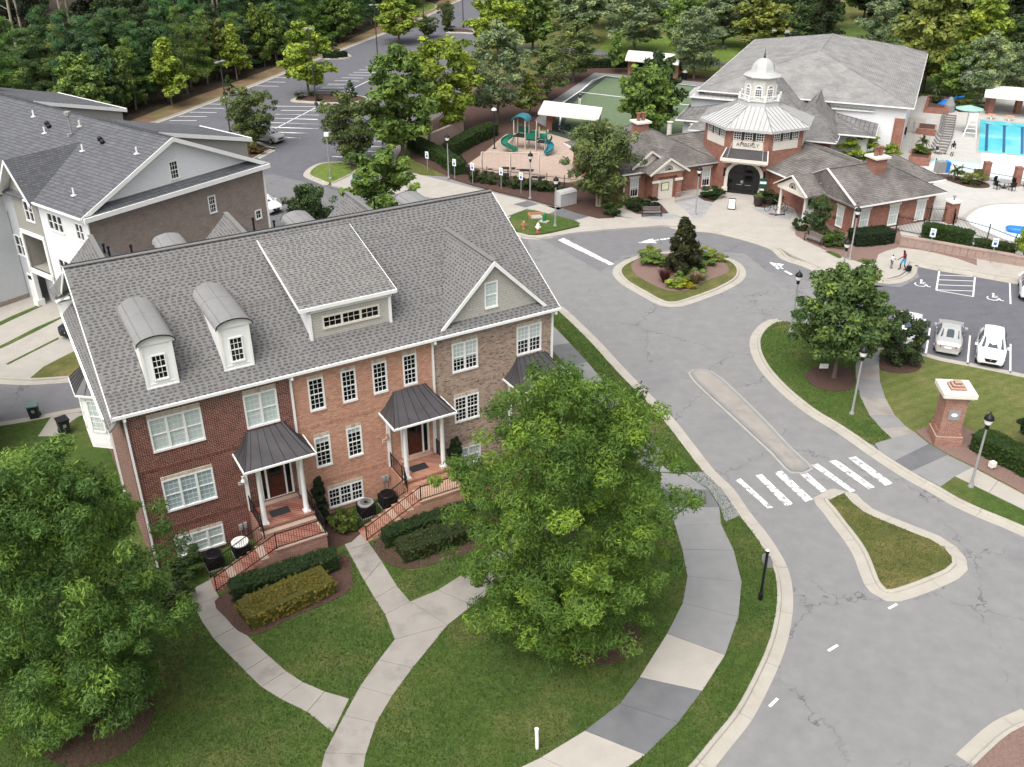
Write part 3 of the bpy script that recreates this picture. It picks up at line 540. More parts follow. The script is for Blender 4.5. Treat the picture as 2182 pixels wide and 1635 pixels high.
def kerb(name, pts, side, pieces=3.05, closed=False, inward=False):
    P = smooth2(pts, .5, closed)
    if inward:                                    # outline given at the road edge of the gutter pan
        ar = sum(P[i].x*P[(i+1) % len(P)].y-P[(i+1) % len(P)].x*P[i].y for i in range(len(P)))
        if ar < 0: P = P[::-1]
        P = offs(P, .76, True); side = -1
    root = tag(thing(name, None, None), kind='structure')
    lines = [offs(P, side*d, closed) for d, z in KP]
    n = len(P); segs = n if closed else n-1; i = 0
    while i < segs:
        acc = 0; j = i
        while j < segs and acc < pieces: acc += (P[(j+1) % n]-P[j % n]).length; j += 1
        m = MB(); vs = []; k = len(KP)
        for q in range(i, j+1):
            for l, (d, z) in zip(lines, KP):
                p = l[q % n].copy()
                if q == i: p = p.lerp(l[(q+1) % n], .02/max(.02, (l[(q+1) % n]-p).length))
                vs.append((p.x, p.y, z))
        fs = []
        for q in range(j-i):
            for e in range(k-1):
                a, b = q*k+e, q*k+e+1; fs.append((a, b, b+k, a+k) if side > 0 else (a, a+k, b+k, b))
        fs.append(tuple(range(k))); fs.append(tuple(range((j-i)*k, (j-i+1)*k))[::-1])
        m.add(vs, fs); fixn(m.build('kerb_section', X['kerb'], root)); i = j
    return P
g2 = lambda k: [tuple(p) for p in G[k]]
sheet('ground', [(-400, -60), (400, -60), (400, 700), (-400, 700)], -.08, X['grass_far'])
sheet('road', [(-75, 8), (75, 8), (75, 262), (-75, 262)], 0, X['asphalt'])
sheet('parking_lot', [(-60, 104), (-26, 104), (-18, 98), (-12, 112), (-6, 130), (-4, 180), (0, 250), (-25, 255), (-75, 200)], .004, X['asphalt_lot'])
sheet('lane', [(-60, 84), (-4, 84), (-4, 92), (-14, 100), (-18, 98), (-26, 104), (-60, 104)], .004, X['asphalt_drive'])
sheet('side_lane', [(-12, 66), (2, 70), (1.5, 84), (-4, 84), (-60, 84), (-60, 66)], .004, X['asphalt_drive'])
sheet('alley', [(-45, 46), (-24, 54), (-24, 66), (-45, 66)], .004, X['asphalt_drive'])
sheet('guest_lot', [(23.5, 66), (29, 60.5), (60, 44), (70, 66), (36.5, 78.5), (34.6, 77.7), (33.8, 74.6), (31.6, 72.6), (27, 73.4)], .004, X['asphalt_lot'])
sheet('north_road_patch', [(2, 84.5), (6, 86), (16, 87), (23, 82), (26, 76.5), (31.5, 73), (27, 72), (21.5, 76), (20.5, 80), (15, 81.3), (9.5, 79.5), (7.5, 76), (4, 82)], .004, X['asphalt_drive'])
# kerbs
kw = kerb('west_kerb', g2('k_west'), 1)
ke = kerb('east_kerb', g2('k_east'), -1)
kn = kerb('north_kerb', g2('k_north'), -1)
kerb('lot_kerb', g2('k_lot'), -1)
kc = kerb('corner_kerb', g2('k_corner'), 1)
kls = kerb('lot_edge_kerb', g2('k_lotS'), 1)
isl = kerb('island_kerb', g2('isl_out'), 1, closed=True, inward=True)
med = kerb('median_kerb', g2('med_out'), 1, 6, closed=True, inward=True) if False else None
tri = kerb('wedge_kerb', g2('tri_out'), 1, closed=True, inward=True)
kerb('alley_kerb', g2('k_alleyN'), -1 if G['k_alleyN'][0][0] < G['k_alleyN'][-1][0] else 1, 30)
kerb('alley_kerb_south', g2('k_alleyS'), 1 if G['k_alleyS'][0][0] < G['k_alleyS'][-1][0] else -1, 30)
kerb('wood_side_kerb', [p for i, p in enumerate(g2('k_forest')) if i < 8 or i > 9][:12], -1, 60)
for k in ('I1', 'I2', 'I3', 'I4', 'I5', 'I6', 'I7'):
    P = kerb('parking_island_kerb', g2(k), 1, 80, True, True)
    sheet('parking_island', P, .15, X['grass_far'] if k in ('I2', 'I7') else X['mulch'], z0=0)
sheet('island_tree_bed', g2('I2mulch'), .165, X['mulch'])
# roundabout island, median, wedge
sheet('island_lawn', isl, .13, X['grass_m'], z0=0)
sheet('island_bed', smooth2(g2('isl_mulch'), .5, True), .165, X['mulch_p'], z0=.1)
sheet('wedge_lawn', tri, .13, X['grass_m'], z0=0)
mo = smooth2(g2('med_out'), .6, True)
ar = sum(mo[i].x*mo[(i+1) % len(mo)].y-mo[(i+1) % len(mo)].x*mo[i].y for i in range(len(mo)))
if ar < 0: mo = mo[::-1]
mroot = tag(thing('concrete_median', None, None), kind='structure')
for d, z, mt, nm in ((0, .05, 'conc', 'median_apron'), (.2, .12, 'conc_g', 'median_rim'), (.4, .13, 'conc_w', 'median_top')):
    sheet(nm, offs(mo, d, True), z, X[mt], None, 0, mroot)
# lawns (raised sheets)
front = list(kw)+[Vector((5, 10)), Vector((-60, 10)), Vector((-60, 44)), Vector((-36, 50))]+[Vector(p) for p in g2('k_alleyS')[::-1]]+[Vector((-24.6, 52.2)), Vector((-5, 62.9)), Vector((1.0, 66.2)), Vector((2.6, 68.6))]
sheet('front_lawn', front, .12, X['grass'], z0=-.04)
sheet('side_drive', g2('driveS'), .128, X['drive'], z0=0)
sheet('driveway', g2('court'), .10, X['drive'], z0=-.04)
for k in ('gs1', 'gs2', 'gs3'): sheet('grass_strip', g2(k), .12, X['grass'], z0=0)
sheet('side_lawn', g2('gp'), .125, X['grass_m'], z0=0)
sheet('tip_lawn', g2('lawn_tip'), .125, X['grass'], z0=-.04)
sheet('east_lawn', g2('lawn_E'), .12, X['grass_e'], z0=-.04)
sheet('verge_lawn', g2('strip_E'), .125, X['grass'], z0=-.04)
sheet('corner_bed', [(p.x, p.y) for p in kc]+[(26, 27), (24, 18), (17, 18)], .12, X['mulch_p'], z0=-.04)
sheet('sign_bed', smooth2(g2('mulch_E'), .8, True), .15, X['mulch_p'], z0=.05)
sheet('tree_bed', smooth2(g2('mulch_tree'), .4, True), .16, X['mulch'], z0=.05)
sheet('shrub_bed', smooth2(g2('mulch_bush'), .4, True), .16, X['mulch'], z0=.05)
# concrete walks, panel by panel
def walk(name, Ls, Rs, z, mats, gap=.014):
    root = tag(thing(name, None, None), kind='structure')
    for i in range(min(len(Ls), len(Rs))-1):
        q = [Vector(Ls[i]), Vector(Rs[i]), Vector(Rs[i+1]), Vector(Ls[i+1])]
        c = sum(q, Vector((0, 0)))/4; q = [p+(c-p).normalized()*gap for p in q]
        m = MB(); m.prism(q, z-.1, z+rng.uniform(-.004, .004)); m.build('panel', X[mats[i % len(mats)]], root)
    return root
def dense(Ls, Rs, k):
    def rs(a):
        a = [Vector(p) for p in a]; o = []
        for i in range(len(a)-1): o += [a[i].lerp(a[i+1], j/k) for j in range(k)]
        return o+[a[-1]]
    return rs(Ls), rs(Rs)
walk('front_walk', g2('walkA_L'), g2('walkA_R'), .145, ['conc_w'])
_wl, _wr = g2('walkB_L'), g2('walkB_R'); walk('middle_walk', _wl, _wr, .147, ['conc_w'])
sheet('right_walk', g2('walkC')[1:7]+[g2('walkB_R')[5]], .150, X['conc_w'], z0=.05) if False else None
walk('right_walk', [(-4.86, 35.2), (-3.6, 36.0), (-2.3, 37.3), (-1.0, 38.7), (0.1, 40.2), (0.6, 42.0)], [(-3.0, 33.6), (-1.9, 34.9), (-0.8, 36.2), (0.5, 37.6), (1.6, 39.3), (2.2, 41.6)], .149, ['conc_w'])
_sl = g2('sw_L'); _sr = g2('sw_R')
_L = [(8.48, 45.9), (8.25, 44.4), (8.3, 42.6), (8.55, 41.0), (8.62, 39.0), (8.55, 36.94), (8.02, 35.02), (7.0, 33.0), (5.45, 30.37), (4.45, 28.9), (2.9, 27.5), (1.1, 26.2), (-.8, 25.1)]
_R = [(9.9, 45.7), (10.9, 44.2), (11.2, 42.6), (11.0, 41.1), (11.23, 38.93), (11.13, 36.52), (10.47, 34.08), (9.38, 31.65), (8.01, 29.58), (6.75, 27.9), (5.2, 26.3), (3.4, 24.9), (1.5, 23.8)]
walk('curved_sidewalk', _L, _R, .15, ['conc_g', 'conc_d', 'conc_g', 'conc_g', 'conc_g', 'conc_g', 'conc_g', 'conc_l', 'conc_d', 'conc_d', 'conc_l', 'conc_l'])
sheet('ramp_pad', [(9.85, 45.9), (11.05, 46.0), (11.75, 44.1), (12.2, 41.9), (11.25, 41.3), (11.25, 42.6), (10.95, 44.2)], .142, X['conc_g'], z0=.05)
_rr = g2('sw_strip_R'); _ll = [(x-1.55, y-.5) for x, y in _rr]
walk('roadside_walk', [(-.2, 69.5)]+_ll[:-1]+[(8.4, 46.0)], [(1.5, 70.2)]+_rr[:-1]+[(9.9, 45.9)], .15, ['conc_g', 'conc_g', 'conc_d'])
_a, _b = dense(g2('walkE_L')[:8], g2('walkE_R'), 1)
walk('park_walk', g2('walkE_L')[1:8], g2('walkE_R')[:7], .15, ['conc_g', 'conc_w'])
sheet('ramp_pad', g2('ramp_E'), .14, X['conc_g'], z0=.0)
sheet('dark_ramp_panel', g2('ramp_dark'), .152, X['conc_d'], z0=.1)
walk('verge_walk', [(26.43, 46.35), (27.3, 44.98), (28.16, 43.61), (28.9, 42.2), (29.62, 40.85)], [(25.07, 45.45), (26.3, 43.85), (27.53, 42.24), (28.0, 40.9), (28.53, 39.67)], .15, ['conc_l'])
# north plaza, beds, playground, pool deck
sheet('plaza', g2('plaza'), .135, X['conc_l'], z0=-.04)
sheet('park_walk_north', g2('parkwalk')[:18], .14, X['conc_l'], z0=-.04)
sheet('shop_walk', [(-12.1, 104.7), (-10.6, 103.8), (-6.4, 100.4), (-1.9, 96.9), (3.3, 92.9), (6.2, 89.7), (12, 89), (14, 87.5), (9.3, 86.2), (6.3, 88.4), (3.6, 90.4), (1.6, 91.9), (-.6, 89.5), (-2.5, 91), (-7.5, 95.5), (-13.5, 100.5)], .138, X['conc_l'], z0=-.04)
sheet('shop_walk_panel', [(3.6, 90.3), (5.2, 92.2), (7.6, 89.6), (5.9, 88.3)], .144, X['conc_d'])
sheet('drain_panel', [(.2, 93.2), (1.6, 94.3), (2.7, 93.2), (1.4, 92.2)], .144, X['conc_d'])
sheet('park_lawn', g2('park'), .10, X['grass_m'], z0=-.04)
sheet('playground_bed', g2('hyd_mulch_bed'), .15, X['mulch'], z0=0)
sheet('hydrant_lawn', smooth2(g2('hydlawn'), .5, True), .155, X['grass'], z0=0)
sheet('park_bed', [(-11, 124), (-8, 110), (-5, 107), (-3, 111), (-.5, 120), (4, 123), (5.5, 137), (13, 156.5), (36, 146), (37, 150), (12, 163), (-4, 150), (-9, 131)], .13, X['mulch'], z0=0)
sheet('play_floor', [(-5.2, 106.3), (-3.4, 111), (-.7, 119.8), (4.1, 121.6), (10, 116), (11, 103), (6, 100.2), (2.2, 101.4), (-.7, 103.1)], .16, X['playmulch'], z0=0)
sheet('court_path', g2('court_walk'), .16, X['conc_g'], z0=0)
sheet('court_south_path', [(4.5, 122), (6.9, 136.3), (4.5, 120.5), (18, 103), (13, 100), (10.5, 103), (10, 116), (4.2, 121.7)], .165, X['conc_l'], z0=0)
sheet('court_surround', g2('court_turf'), .17, X['turf_d'], z0=0)
sheet('sports_court', [(8.4, 135.6), (14.6, 152.8), (16.9, 151.8), (33.6, 142.4), (26, 112), (18.5, 104.6), (6.2, 120.8)], .175, X['turf'])
m = MB()
def stripe(a, b, wd, z, mb=None):
    a = Vector(a); b = Vector(b); t = (b-a).normalized(); n = Vector((-t.y, t.x))*wd/2
    (mb or m).quad((*(a-n), z), (*(b-n), z), (*(b+n), z), (*(a+n), z))
for a, b in zip(g2('court_line')[:-1], g2('court_line')[1:]): stripe(a, b, .22, .18)
for a, b in (((7.15, 136.3), (6.0, 122)), ((10.0, 143.0), (27.5, 133)), ((6.0, 122), (17.9, 106.5)), ((17, 152.8), (34, 143))): stripe(a, b, .22, .18)
tag(m.build('court_lines', X['whitepaint']), kind='structure')
sheet('far_field', g2('field'), .12, X['grass_far'], z0=0)
sheet('far_street', [(-2, 176), (13.5, 172.5), (19.5, 165.5), (34, 161.5), (44, 152), (44, 156), (34.7, 165), (20, 169.5), (15, 176), (0, 181)], .13, X['asphalt_lot'])
sheet('far_avenue', g2('froad2'), .13, X['conc'])
sheet('north_bed', g2('bedR'), .155, X['mulch_p'], z0=.05)
for k in ('bedRgrass1', 'bedRgrass2'): sheet('bed_grass', g2(k), .165, X['grass'])
for k in ('bedL', 'bedE', 'bedB'): sheet('planting_bed', g2(k), .155, X['mulch'], z0=.05)
sheet('paver_court', g2('plaza_grey1'), .142, X['pavers'])
sheet('paver_court_right', [(23.6, 92.1), (25.3, 92.0), (26.6, 93.3), (27.6, 91.0), (26.6, 88.4), (24.8, 88.8)], .142, X['pavers'])
sheet('bench_pad', [(13.0, 91.0), (15.4, 90.7), (16.4, 89.2), (14.2, 88.4), (12.4, 89.4)], .142, X['pavers'])
dk = [(34.5, 86.5), (36, 84), (38.9, 81.0), (43.8, 78.2), (60, 70), (78, 100), (78, 136), (66.2, 138.4), (62.3, 130.1), (59.6, 130.4), (59.7, 133.5), (62, 139.2), (58.2, 140), (40, 112), (38, 100)]
sheet('pool_deck', dk, .15, X['deck'], z0=0)
pl = g2('pool')
def inset(q, d):
    q = [Vector(p) for p in q]; c = sum(q, Vector((0, 0)))/len(q); return [p+(c-p).normalized()*d for p in q]
sheet('pool_coping', inset(pl, -.8), .156, X['conc_l'])
tag(sheet('swimming_pool', pl, .162, X['water']), 'large swimming pool with turquoise water and dark lane lines', 'pool', kind='structure')
m = MB(); A_, B_, C_, D_ = [Vector(p) for p in pl]
for f in (.13, .43, .74):
    a = A_.lerp(B_, f); b = D_.lerp(C_, f); u = a.lerp(b, .12); v = a.lerp(b, .97); stripe(u, v, .32, .168)
    t = (B_-A_).normalized()*.55; stripe(u-t, u+t, .25, .168)
tag(m.build('lane_lines', plain('lane_blue', (.01, .09, .22), .3)), kind='structure')
kd = smooth2(g2('kiddie'), .5, True)
sheet('wading_pool_coping', offs(kd, -.5 if sum(kd[i].x*kd[(i+1) % len(kd)].y-kd[(i+1) % len(kd)].x*kd[i].y for i in range(len(kd))) > 0 else .5, True), .156, X['conc_l'])
sheet('wading_pool', kd, .162, noisy('wading_water', (.74, .82, .83), (.80, .86, .87), .6, .08, spec=.5))
sheet('pool_park', [(58.2, 140), (62, 139.2), (66.2, 138.4), (78, 136), (130, 120), (140, 236), (60, 200), (50, 170)], .11, X['grass'], z0=0)
# woods floor and verge along the far lot
fe = g2('forest_edge')
sheet('woods_floor', fe+[(-10, 275), (-260, 275), (-260, 112), (-54, 112)], .14, X['soil'], z0=-.04)
vg = [p for i, p in enumerate(g2('k_forest')) if i < 8 or i > 9]
sheet('wood_verge', fe+vg[::-1], .12, X['verge'], z0=-.04)
# paint on the roads
def paint(name, quads, z=.012, mat='worn_paint'):
    r = tag(thing(name, None, None), kind='structure')
    for q in quads: m = MB(); m.prism(q, z, z); m.build('marking', X[mat], r)
    return r
mw, t_, b_ = newmat('worn_paint', (.8,.8,.78), .7); v_ = coord(t_)
t_.links.new(mix(t_, ramp(t_, noise(t_, v_, 3.2, 8, .75), [(.50, (0,0,0)), (.56, (1,1,1))]), (.82,.82,.81), (.26,.26,.26)), b_.inputs['Base Color']); X['worn_paint'] = mw
paint('crosswalk', [g2('cw%d' % i) for i in range(7)])
def sq(a, b, wd):
    a = Vector(a); b = Vector(b); t = (b-a).normalized(); n = Vector((-t.y, t.x))*wd/2; return [a-n, b-n, b+n, a+n]
paint('lane_dash', [sq(*g2('dash%d' % i), .13) for i in range(3)], mat='whitepaint')
paint('stop_line', [g2('stopln')])
paint('arrow_mark', [[(22.15, 78.0), (23.3, 77.5), (22.5, 76.3)], sq((22.7, 77.1), (23.0, 76.5), .16), sq((23.05, 76.05), (23.4, 75.2), .28)], mat='worn_paint')
paint('arrow_mark_west', [[(11.4, 82.75), (12.85, 83.85), (13.1, 82.65)], sq((12.9, 83.3), (13.4, 83.5), .16), sq((13.55, 83.55), (14.45, 83.85), .26)])
paint('stall_line', [sq(*g2('stripeS%d' % i), .12) for i in range(3)]+[sq(*g2('stripeN0'), .12)], mat='whitepaint')
paint('hatched_aisle', [sq(*g2('hat%d' % i), .13 if i < 2 else .09) for i in range(7)], mat='whitepaint')
def wheel(cx, cy, rz, s):
    q = []
    arc = [(math.cos(a)*.42, math.sin(a)*.42) for a in np.linspace(R(150), R(400), 14)]
    q += [(arc[i], arc[i+1], .1) for i in range(13)]
    q += [((0, .15), (.02, .75), .13), ((0, .5), (.35, .5), .1), ((0, .2), (.4, .2), .1), ((.4, .22), (.6, -.25), .11), ((.6, -.25), (.8, -.2), .11), ((-.1, .95), (.1, .95), .22)]
    M2 = Matrix.Rotation(rz, 2)
    return [sq(Vector((cx, cy))+M2 @ (Vector(a)*s), Vector((cx, cy))+M2 @ (Vector(b)*s), wd*s) for a, b, wd in q]
paint('wheelchair_symbol', wheel(33.35, 73.1, R(-25), 1.0), mat='whitepaint'); paint('wheelchair_symbol', wheel(38.05, 70.3, R(-25), 1.0), mat='whitepaint')
# stall lines of the far lot, worn thin
def lines_px(rows): return [sq(a, b, .16) for a, b in rows]
paint('stall_line', lines_px(LOT), mat='whitepaint')
# ------------------------------------------------------------------ the townhouse building in front (local axes: x along the front, y to the back, z up)
HX, HY, HA = -17.717, 37.66, R(29.67)
house = thing('townhouse_building', 'three-storey townhouse building with red, salmon and tan brick fronts and grey shingle roof', 'townhouse', (HX, HY, 0), HA)
def cut_wall(mb, u0, u1, z0, z1, holes, y, depth=.09, m=0, axis='x', face=-1):
    """wall plane with rectangular openings and their reveals"""
    us = sorted({u0, u1, *[h[0] for h in holes], *[h[1] for h in holes]}); zs = sorted({z0, z1, *[h[2] for h in holes], *[h[3] for h in holes]})
    us = [u for u in us if u0 <= u <= u1]; zs = [z for z in zs if z0 <= z <= z1]
    P = (lambda u, d, z: (u, y+d, z)) if axis == 'x' else (lambda u, d, z: (y+d, u, z))
    for a, b in zip(us[:-1], us[1:]):
        for c, d in zip(zs[:-1], zs[1:]):
            if any(h[0] <= (a+b)/2 <= h[1] and h[2] <= (c+d)/2 <= h[3] for h in holes): continue
            mb.quad(P(a, 0, c), P(b, 0, c), P(b, 0, d), P(a, 0, d), m)
    for h in holes:
        k = depth*(-face)
        mb.quad(P(h[0], 0, h[2]), P(h[0], k, h[2]), P(h[0], k, h[3]), P(h[0], 0, h[3]), m); mb.quad(P(h[1], 0, h[2]), P(h[1], 0, h[3]), P(h[1], k, h[3]), P(h[1], k, h[2]), m)
        mb.quad(P(h[0], 0, h[3]), P(h[0], k, h[3]), P(h[1], k, h[3]), P(h[1], 0, h[3]), m); mb.quad(P(h[0], 0, h[2]), P(h[1], 0, h[2]), P(h[1], k, h[2]), P(h[0], k, h[2]), m)
def bricks(u0, u1, z0, z1, holes, y, seed, bands=(), bw=.205, bh=.0710, gap=.0165, proud=.010, soldier=()):
    """every brick a small raised block; openings left free; bands = soldier courses (z0, z1)"""
    r = random.Random(seed); mb = MB(); z = z0; row = 0
    def brick(a, b, c, d, out, t):
        y0, y1 = y-out, y+.004
        mb.add(((a,y0,c),(b,y0,c),(b,y0,d),(a,y0,d),(a,y1,c),(b,y1,c),(b,y1,d),(a,y1,d)), ((0,1,2,3),(0,4,5,1),(1,5,6,2),(2,6,7,3),(3,7,4,0)), 0, t)
    def free(a, b, c, d):
        out = [(a, b)]
        for h in holes:
            if h[3] <= c+.01 or h[2] >= d-.01: continue
            nx = []
            for p, q in out:
                if h[1] <= p or h[0] >= q: nx.append((p, q)); continue
                if h[0]-p > .02: nx.append((p, h[0]))
                if q-h[1] > .02: nx.append((h[1], q))
            out = nx
        return out
    while z < z1-.02:
        d = min(z+bh-gap, z1); band = next((b for b in bands if b[0]-.01 <= z < b[1]-.02), None)
        if band:
            top = band[1]; u = u0
            while u < u1-.02:
                for a, b in free(u, min(u+.068-gap, u1), z, top-gap): brick(a, b, z, top-gap, proud+.018, r.betavariate(2, 2))
                u += .068
            z = top; row += 1; continue
        u = u0-(bw/2 if row % 2 else 0)
        while u < u1-.02:
            for a, b in free(max(u, u0), min(u+bw-gap, u1), z, d): brick(a, b, z, d, proud+r.uniform(-.002, .003), r.betavariate(1.6, 1.6))
            u += bw
        z += bh; row += 1
    return mb
def window(parent, u0, u1, z0, z1, n=1, cols=3, rows=2, y=0.0, kind='glass', fw=.085, sash=True, axis='x', face=-1, name='window', blind_to=None, frame='white', proud=.045):
    """double-hung windows side by side: frame (part) with panes and glazing bars (sub-parts). face = outward sign of the wall normal"""
    s = -face
    def bx(mb, a, b, d0, d1, c, d, m=0):
        p, q = sorted((y+s*d0, y+s*d1))
        if axis == 'x': mb.box(a, b, p, q, c, d, m)
        else: mb.box(p, q, a, b, c, d, m)
    f = MB(); g = MB(); mu = MB(); bl = MB()
    bx(f, u0, u0+fw, -proud, .08, z0, z1); bx(f, u1-fw, u1, -proud, .08, z0, z1); bx(f, u0+fw, u1-fw, -proud, .08, z1-fw, z1); bx(f, u0-.0, u1+.0, -proud-.03, .085, z0-.002, z0+fw*1.15)
    W = (u1-u0-2*fw-(n-1)*fw*1.3)/n; zb, zt = z0+fw*1.15, z1-fw; zm = (zb+zt)/2
    for i in range(n):
        a = u0+fw+i*(W+fw*1.3); b = a+W
        if i: bx(f, a-fw*1.3, a, -proud+.01, .08, zb, zt)
        if sash: bx(f, a, b, -.004, .06, zm-.028, zm+.028)
        halves = ((zb, zm-.028, .05), (zm+.028, zt, .03)) if sash else ((zb, zt, .04),)
        for c, d, dep in halves:
            k = kind
            if blind_to is not None and c >= zb+(zt-zb)*blind_to-.02: k = 'blind'
            cut = None
            if blind_to is not None and c < zb+(zt-zb)*blind_to < d: cut = zb+(zt-zb)*blind_to
            if cut: bx(g, a, b, dep, dep+.01, c, cut); bx(bl, a, b, dep, dep+.01, cut, d)
            else: bx(g if k == 'glass' else bl, a, b, dep, dep+.01, c, d)
            for j in range(1, cols): x = a+W*j/cols; bx(mu, x-.012, x+.012, dep-.016, dep, c, d)
            for j in range(1, rows): q = c+(d-c)*j/rows; bx(mu, a, b, dep-.014, dep-.001, q-.012, q+.012)
    o = f.build(name, X[frame], parent)
    if g.f: g.build('pane', X['glass'], o)
    if bl.f: tag(bl.build('pane', X['blind_b' if kind == 'blue' else 'blind'], o), 'pane with a pale drawn blind behind it')
    if mu.f: mu.build('glazing_bars', X[frame if kind == 'glass' else 'blind_bar'], o)
    return o
def lintel(parent, u0, u1, z0, z1, y, seed):
    r = random.Random(seed); m = MB(); u = u0; n = max(3, round((u1-u0)/.075))
    for i in range(n):
        a = u0+(u1-u0)*i/n; b = u0+(u1-u0)*(i+1)/n-.008; key = abs(i-(n-1)/2) < 1.2
        m.box(a, b, y-(.045 if key else .028), y+.002, z0, z1+(.02 if key else 0), 0, .05 if key and seed % 2 else r.uniform(.2, 1))
    m.build('lintel', X['lintel'], parent)
def sillrow(parent, u0, u1, z, y, mat, seed):
    r = random.Random(seed); m = MB(); n = round((u1-u0)/.068)
    for i in range(n):
        a = u0+(u1-u0)*i/n; m.box(a, a+(u1-u0)/n-.01, y-.05, y+.002, z-.09, z, 0, r.random())
    m.build('brick_sill', X[mat], parent)
# windows: u0, u1, z0, z1, sashes, rows, kind, blind_to
WA = [(1.06, 3.50, 6.62, 8.42, 3, 3, 'blind', None), (5.50, 7.15, 6.55, 8.42, 2, 3, 'blind', None), (1.10, 3.54, 3.18, 5.0, 3, 3, 'blue', None), (1.15, 3.54, .33, 1.57, 3, 2, 'blind', None)]
WB = [(8.72, 9.55, 6.57, 8.40, 1, 3, 'glass', None), (10.46, 11.26, 6.57, 8.40, 1, 3, 'glass', None), (12.15, 12.96, 6.60, 8.40, 1, 3, 'glass', None), (13.85, 14.64, 6.60, 8.42, 1, 3, 'glass', None),
      (8.71, 9.57, 3.17, 5.0, 1, 3, 'glass', .8), (10.46, 11.30, 3.22, 5.03, 1, 3, 'glass', .82), (9.12, 11.1, .42, 1.66, 3, 2, 'glass', None)]
WC = [(16.70, 18.26, 6.6, 8.37, 2, 3, 'glass', .4), (20.68, 22.27, 6.63, 8.39, 2, 3, 'glass', .5), (16.73, 18.26, 3.45, 5.05, 2, 3, 'glass', None), (16.75, 18.3, .5, 1.7, 2, 2, 'blind', None), (20.6, 22.2, .5, 1.7, 2, 2, 'glass', None)]
dA, dB, dC = (5.72, 7.40, 2.20, 4.85), (13.47, 15.15, 2.25, 4.9), (20.9, 22.6, 2.25, 4.9)
units = (('A', 0.0, 7.90, WA, dA, 'red brick front of the left townhouse'), ('B', 7.90, 15.58, WB, dB, 'salmon brick front of the middle townhouse'), ('C', 15.58, 23.0, WC, dC, 'tan brick front of the right townhouse'))
for k, u0, u1, W_, dr, lab in units:
    holes = [w_[:4] for w_ in W_]+[dr]
    m = MB(); cut_wall(m, u0, u1, -.05, 9.05, holes, .0)
    wl = tag(m.build('front_wall', X['mort'+k], house), lab)
    lints = [(w_[0]-.0, w_[1]+.0, w_[3], w_[3]+.19) for w_ in W_]
    bands = [(5.62, 5.83), (2.17, 2.38), (8.82, 9.02)]
    bm_ = bricks(u0+.003, u1-.003, .12, 9.03, holes+lints, 0.0, ord(k), bands)
    tag(bm_.build('brickwork', X['brk'+k], wl), kind='stuff')
    for i, w_ in enumerate(W_):
        window(house, *w_[:4], n=w_[4], rows=w_[5], kind=w_[6], blind_to=w_[7])
        lintel(house, w_[0], w_[1], w_[3]+.005, w_[3]+.185, 0, i+(0 if k != 'C' else 7)); sillrow(house, w_[0]-.02, w_[1]+.02, w_[2]-.005, 0, 'brk'+k, i)
# side and rear walls, gables
D_ = 15.2
m = MB(); cut_wall(m, 0, D_, -.05, 9.1, [], 0.0, axis='y', face=-1); m.build('side_wall', X['brick_A'], house)
m = MB(); m.quad((23, 0, -.05), (23, D_, -.05), (23, D_, 9.1), (23, 0, 9.1)); m.build('side_wall', X['brick_C'], house)
m = MB(); m.quad((0, D_, -.05), (23, D_, -.05), (23, D_, 9.1), (0, D_, 9.1)); m.build('rear_wall', X['brick_A'], house)
for u in (0.0, 23.0):
    m = MB(); m.extr([(u, 0, 9.1), (u, D_, 9.1), (u, 7.4, 13.35)], (.1 if u == 0 else -.1, 0, 0)); m.build('gable_wall', X['siding_w'], house)
# main roof
KS = (13.63-9.2)/7.8
def rz(v): return 9.2+KS*(v+.4) if v <= 7.4 else 13.63-KS*(v-7.4)
U0, U1 = -.42, 23.22
m = MB()
for a, b in ((-.4, 7.4), (7.4, 15.2)):
    m.extr([(U0, a, rz(a)), (U0, b, rz(b)), (U0, b, rz(b)-.16), (U0, a, rz(a)-.16)], (U1-U0, 0, 0))
roof = m.build('roof', X['roofbase'], house); fixn(roof)
def shingles(org, du, ds, width, length, inside, seed, expo=.18, tabw=.31, fac=1.0):
    """laminated shingle tabs, each a thin raised piece; org lower corner, du along the eave, ds up the slope"""
    r = random.Random(seed); mb = MB(); org = Vector(org); du = Vector(du).normalized(); ds = Vector(ds).normalized(); nn = du.cross(ds).normalized()
    if nn.z < 0: nn = -nn
    rows = int(length/expo)
    def piece(a, b, s0, s1, up, t):
        p = [org+du*x+ds*y+nn*h for x, y, h in ((a, s0, up), (b, s0, up), (b, s1, .003), (a, s1, .003), (a, s0, 0), (b, s0, 0))]
        mb.add(p, ((0, 1, 2, 3), (4, 5, 1, 0)), 0, t)
    for i in range(rows+1):
        s0 = i*expo-.015; s1 = min(s0+expo, length); u = 0.0
        while u < width:                                   # the shingle strip, about a metre long
            e = min(u+r.uniform(.75, 1.05), width)
            if inside((u+e)/2, (s0+s1)/2): piece(u, e, s0, s1, .012, min(1, max(0, .72+r.gauss(0, .10))))
            u = e
        u = r.random()*tabw
        while u < width:                                   # its raised, darker teeth
            e = min(u+tabw*r.uniform(.42, .72), width)
            if e-u > .03 and inside((u+e)/2, (s0+s1)/2): piece(u, e, s0-.012, s0+expo*.62, .024, min(1, max(0, .14+r.gauss(0, .11))))
            u += tabw*r.uniform(.85, 1.15)
    return mb
cs, sn = 1/math.hypot(1, KS), KS/math.hypot(1, KS)
def in_main(u, s):
    uu, v = U0+u, -.4+s*cs
    if 9.5 < uu < 13.8 and 1.1 < v < 6.7: return False
    for c in (2.15, 5.70):
        if abs(uu-c) < .62 and .55 < v < 4.6: return False
    if .25 < v < 5.6 and abs(uu-19.3) < (12.5-rz(v))-.1: return False
    return True
tag(shingles((U0, -.4, 9.2), (1, 0, 0), (0, cs, sn), U1-U0, 7.8/cs, in_main, 3).build('shingles', X['tab'], roof), kind='stuff')
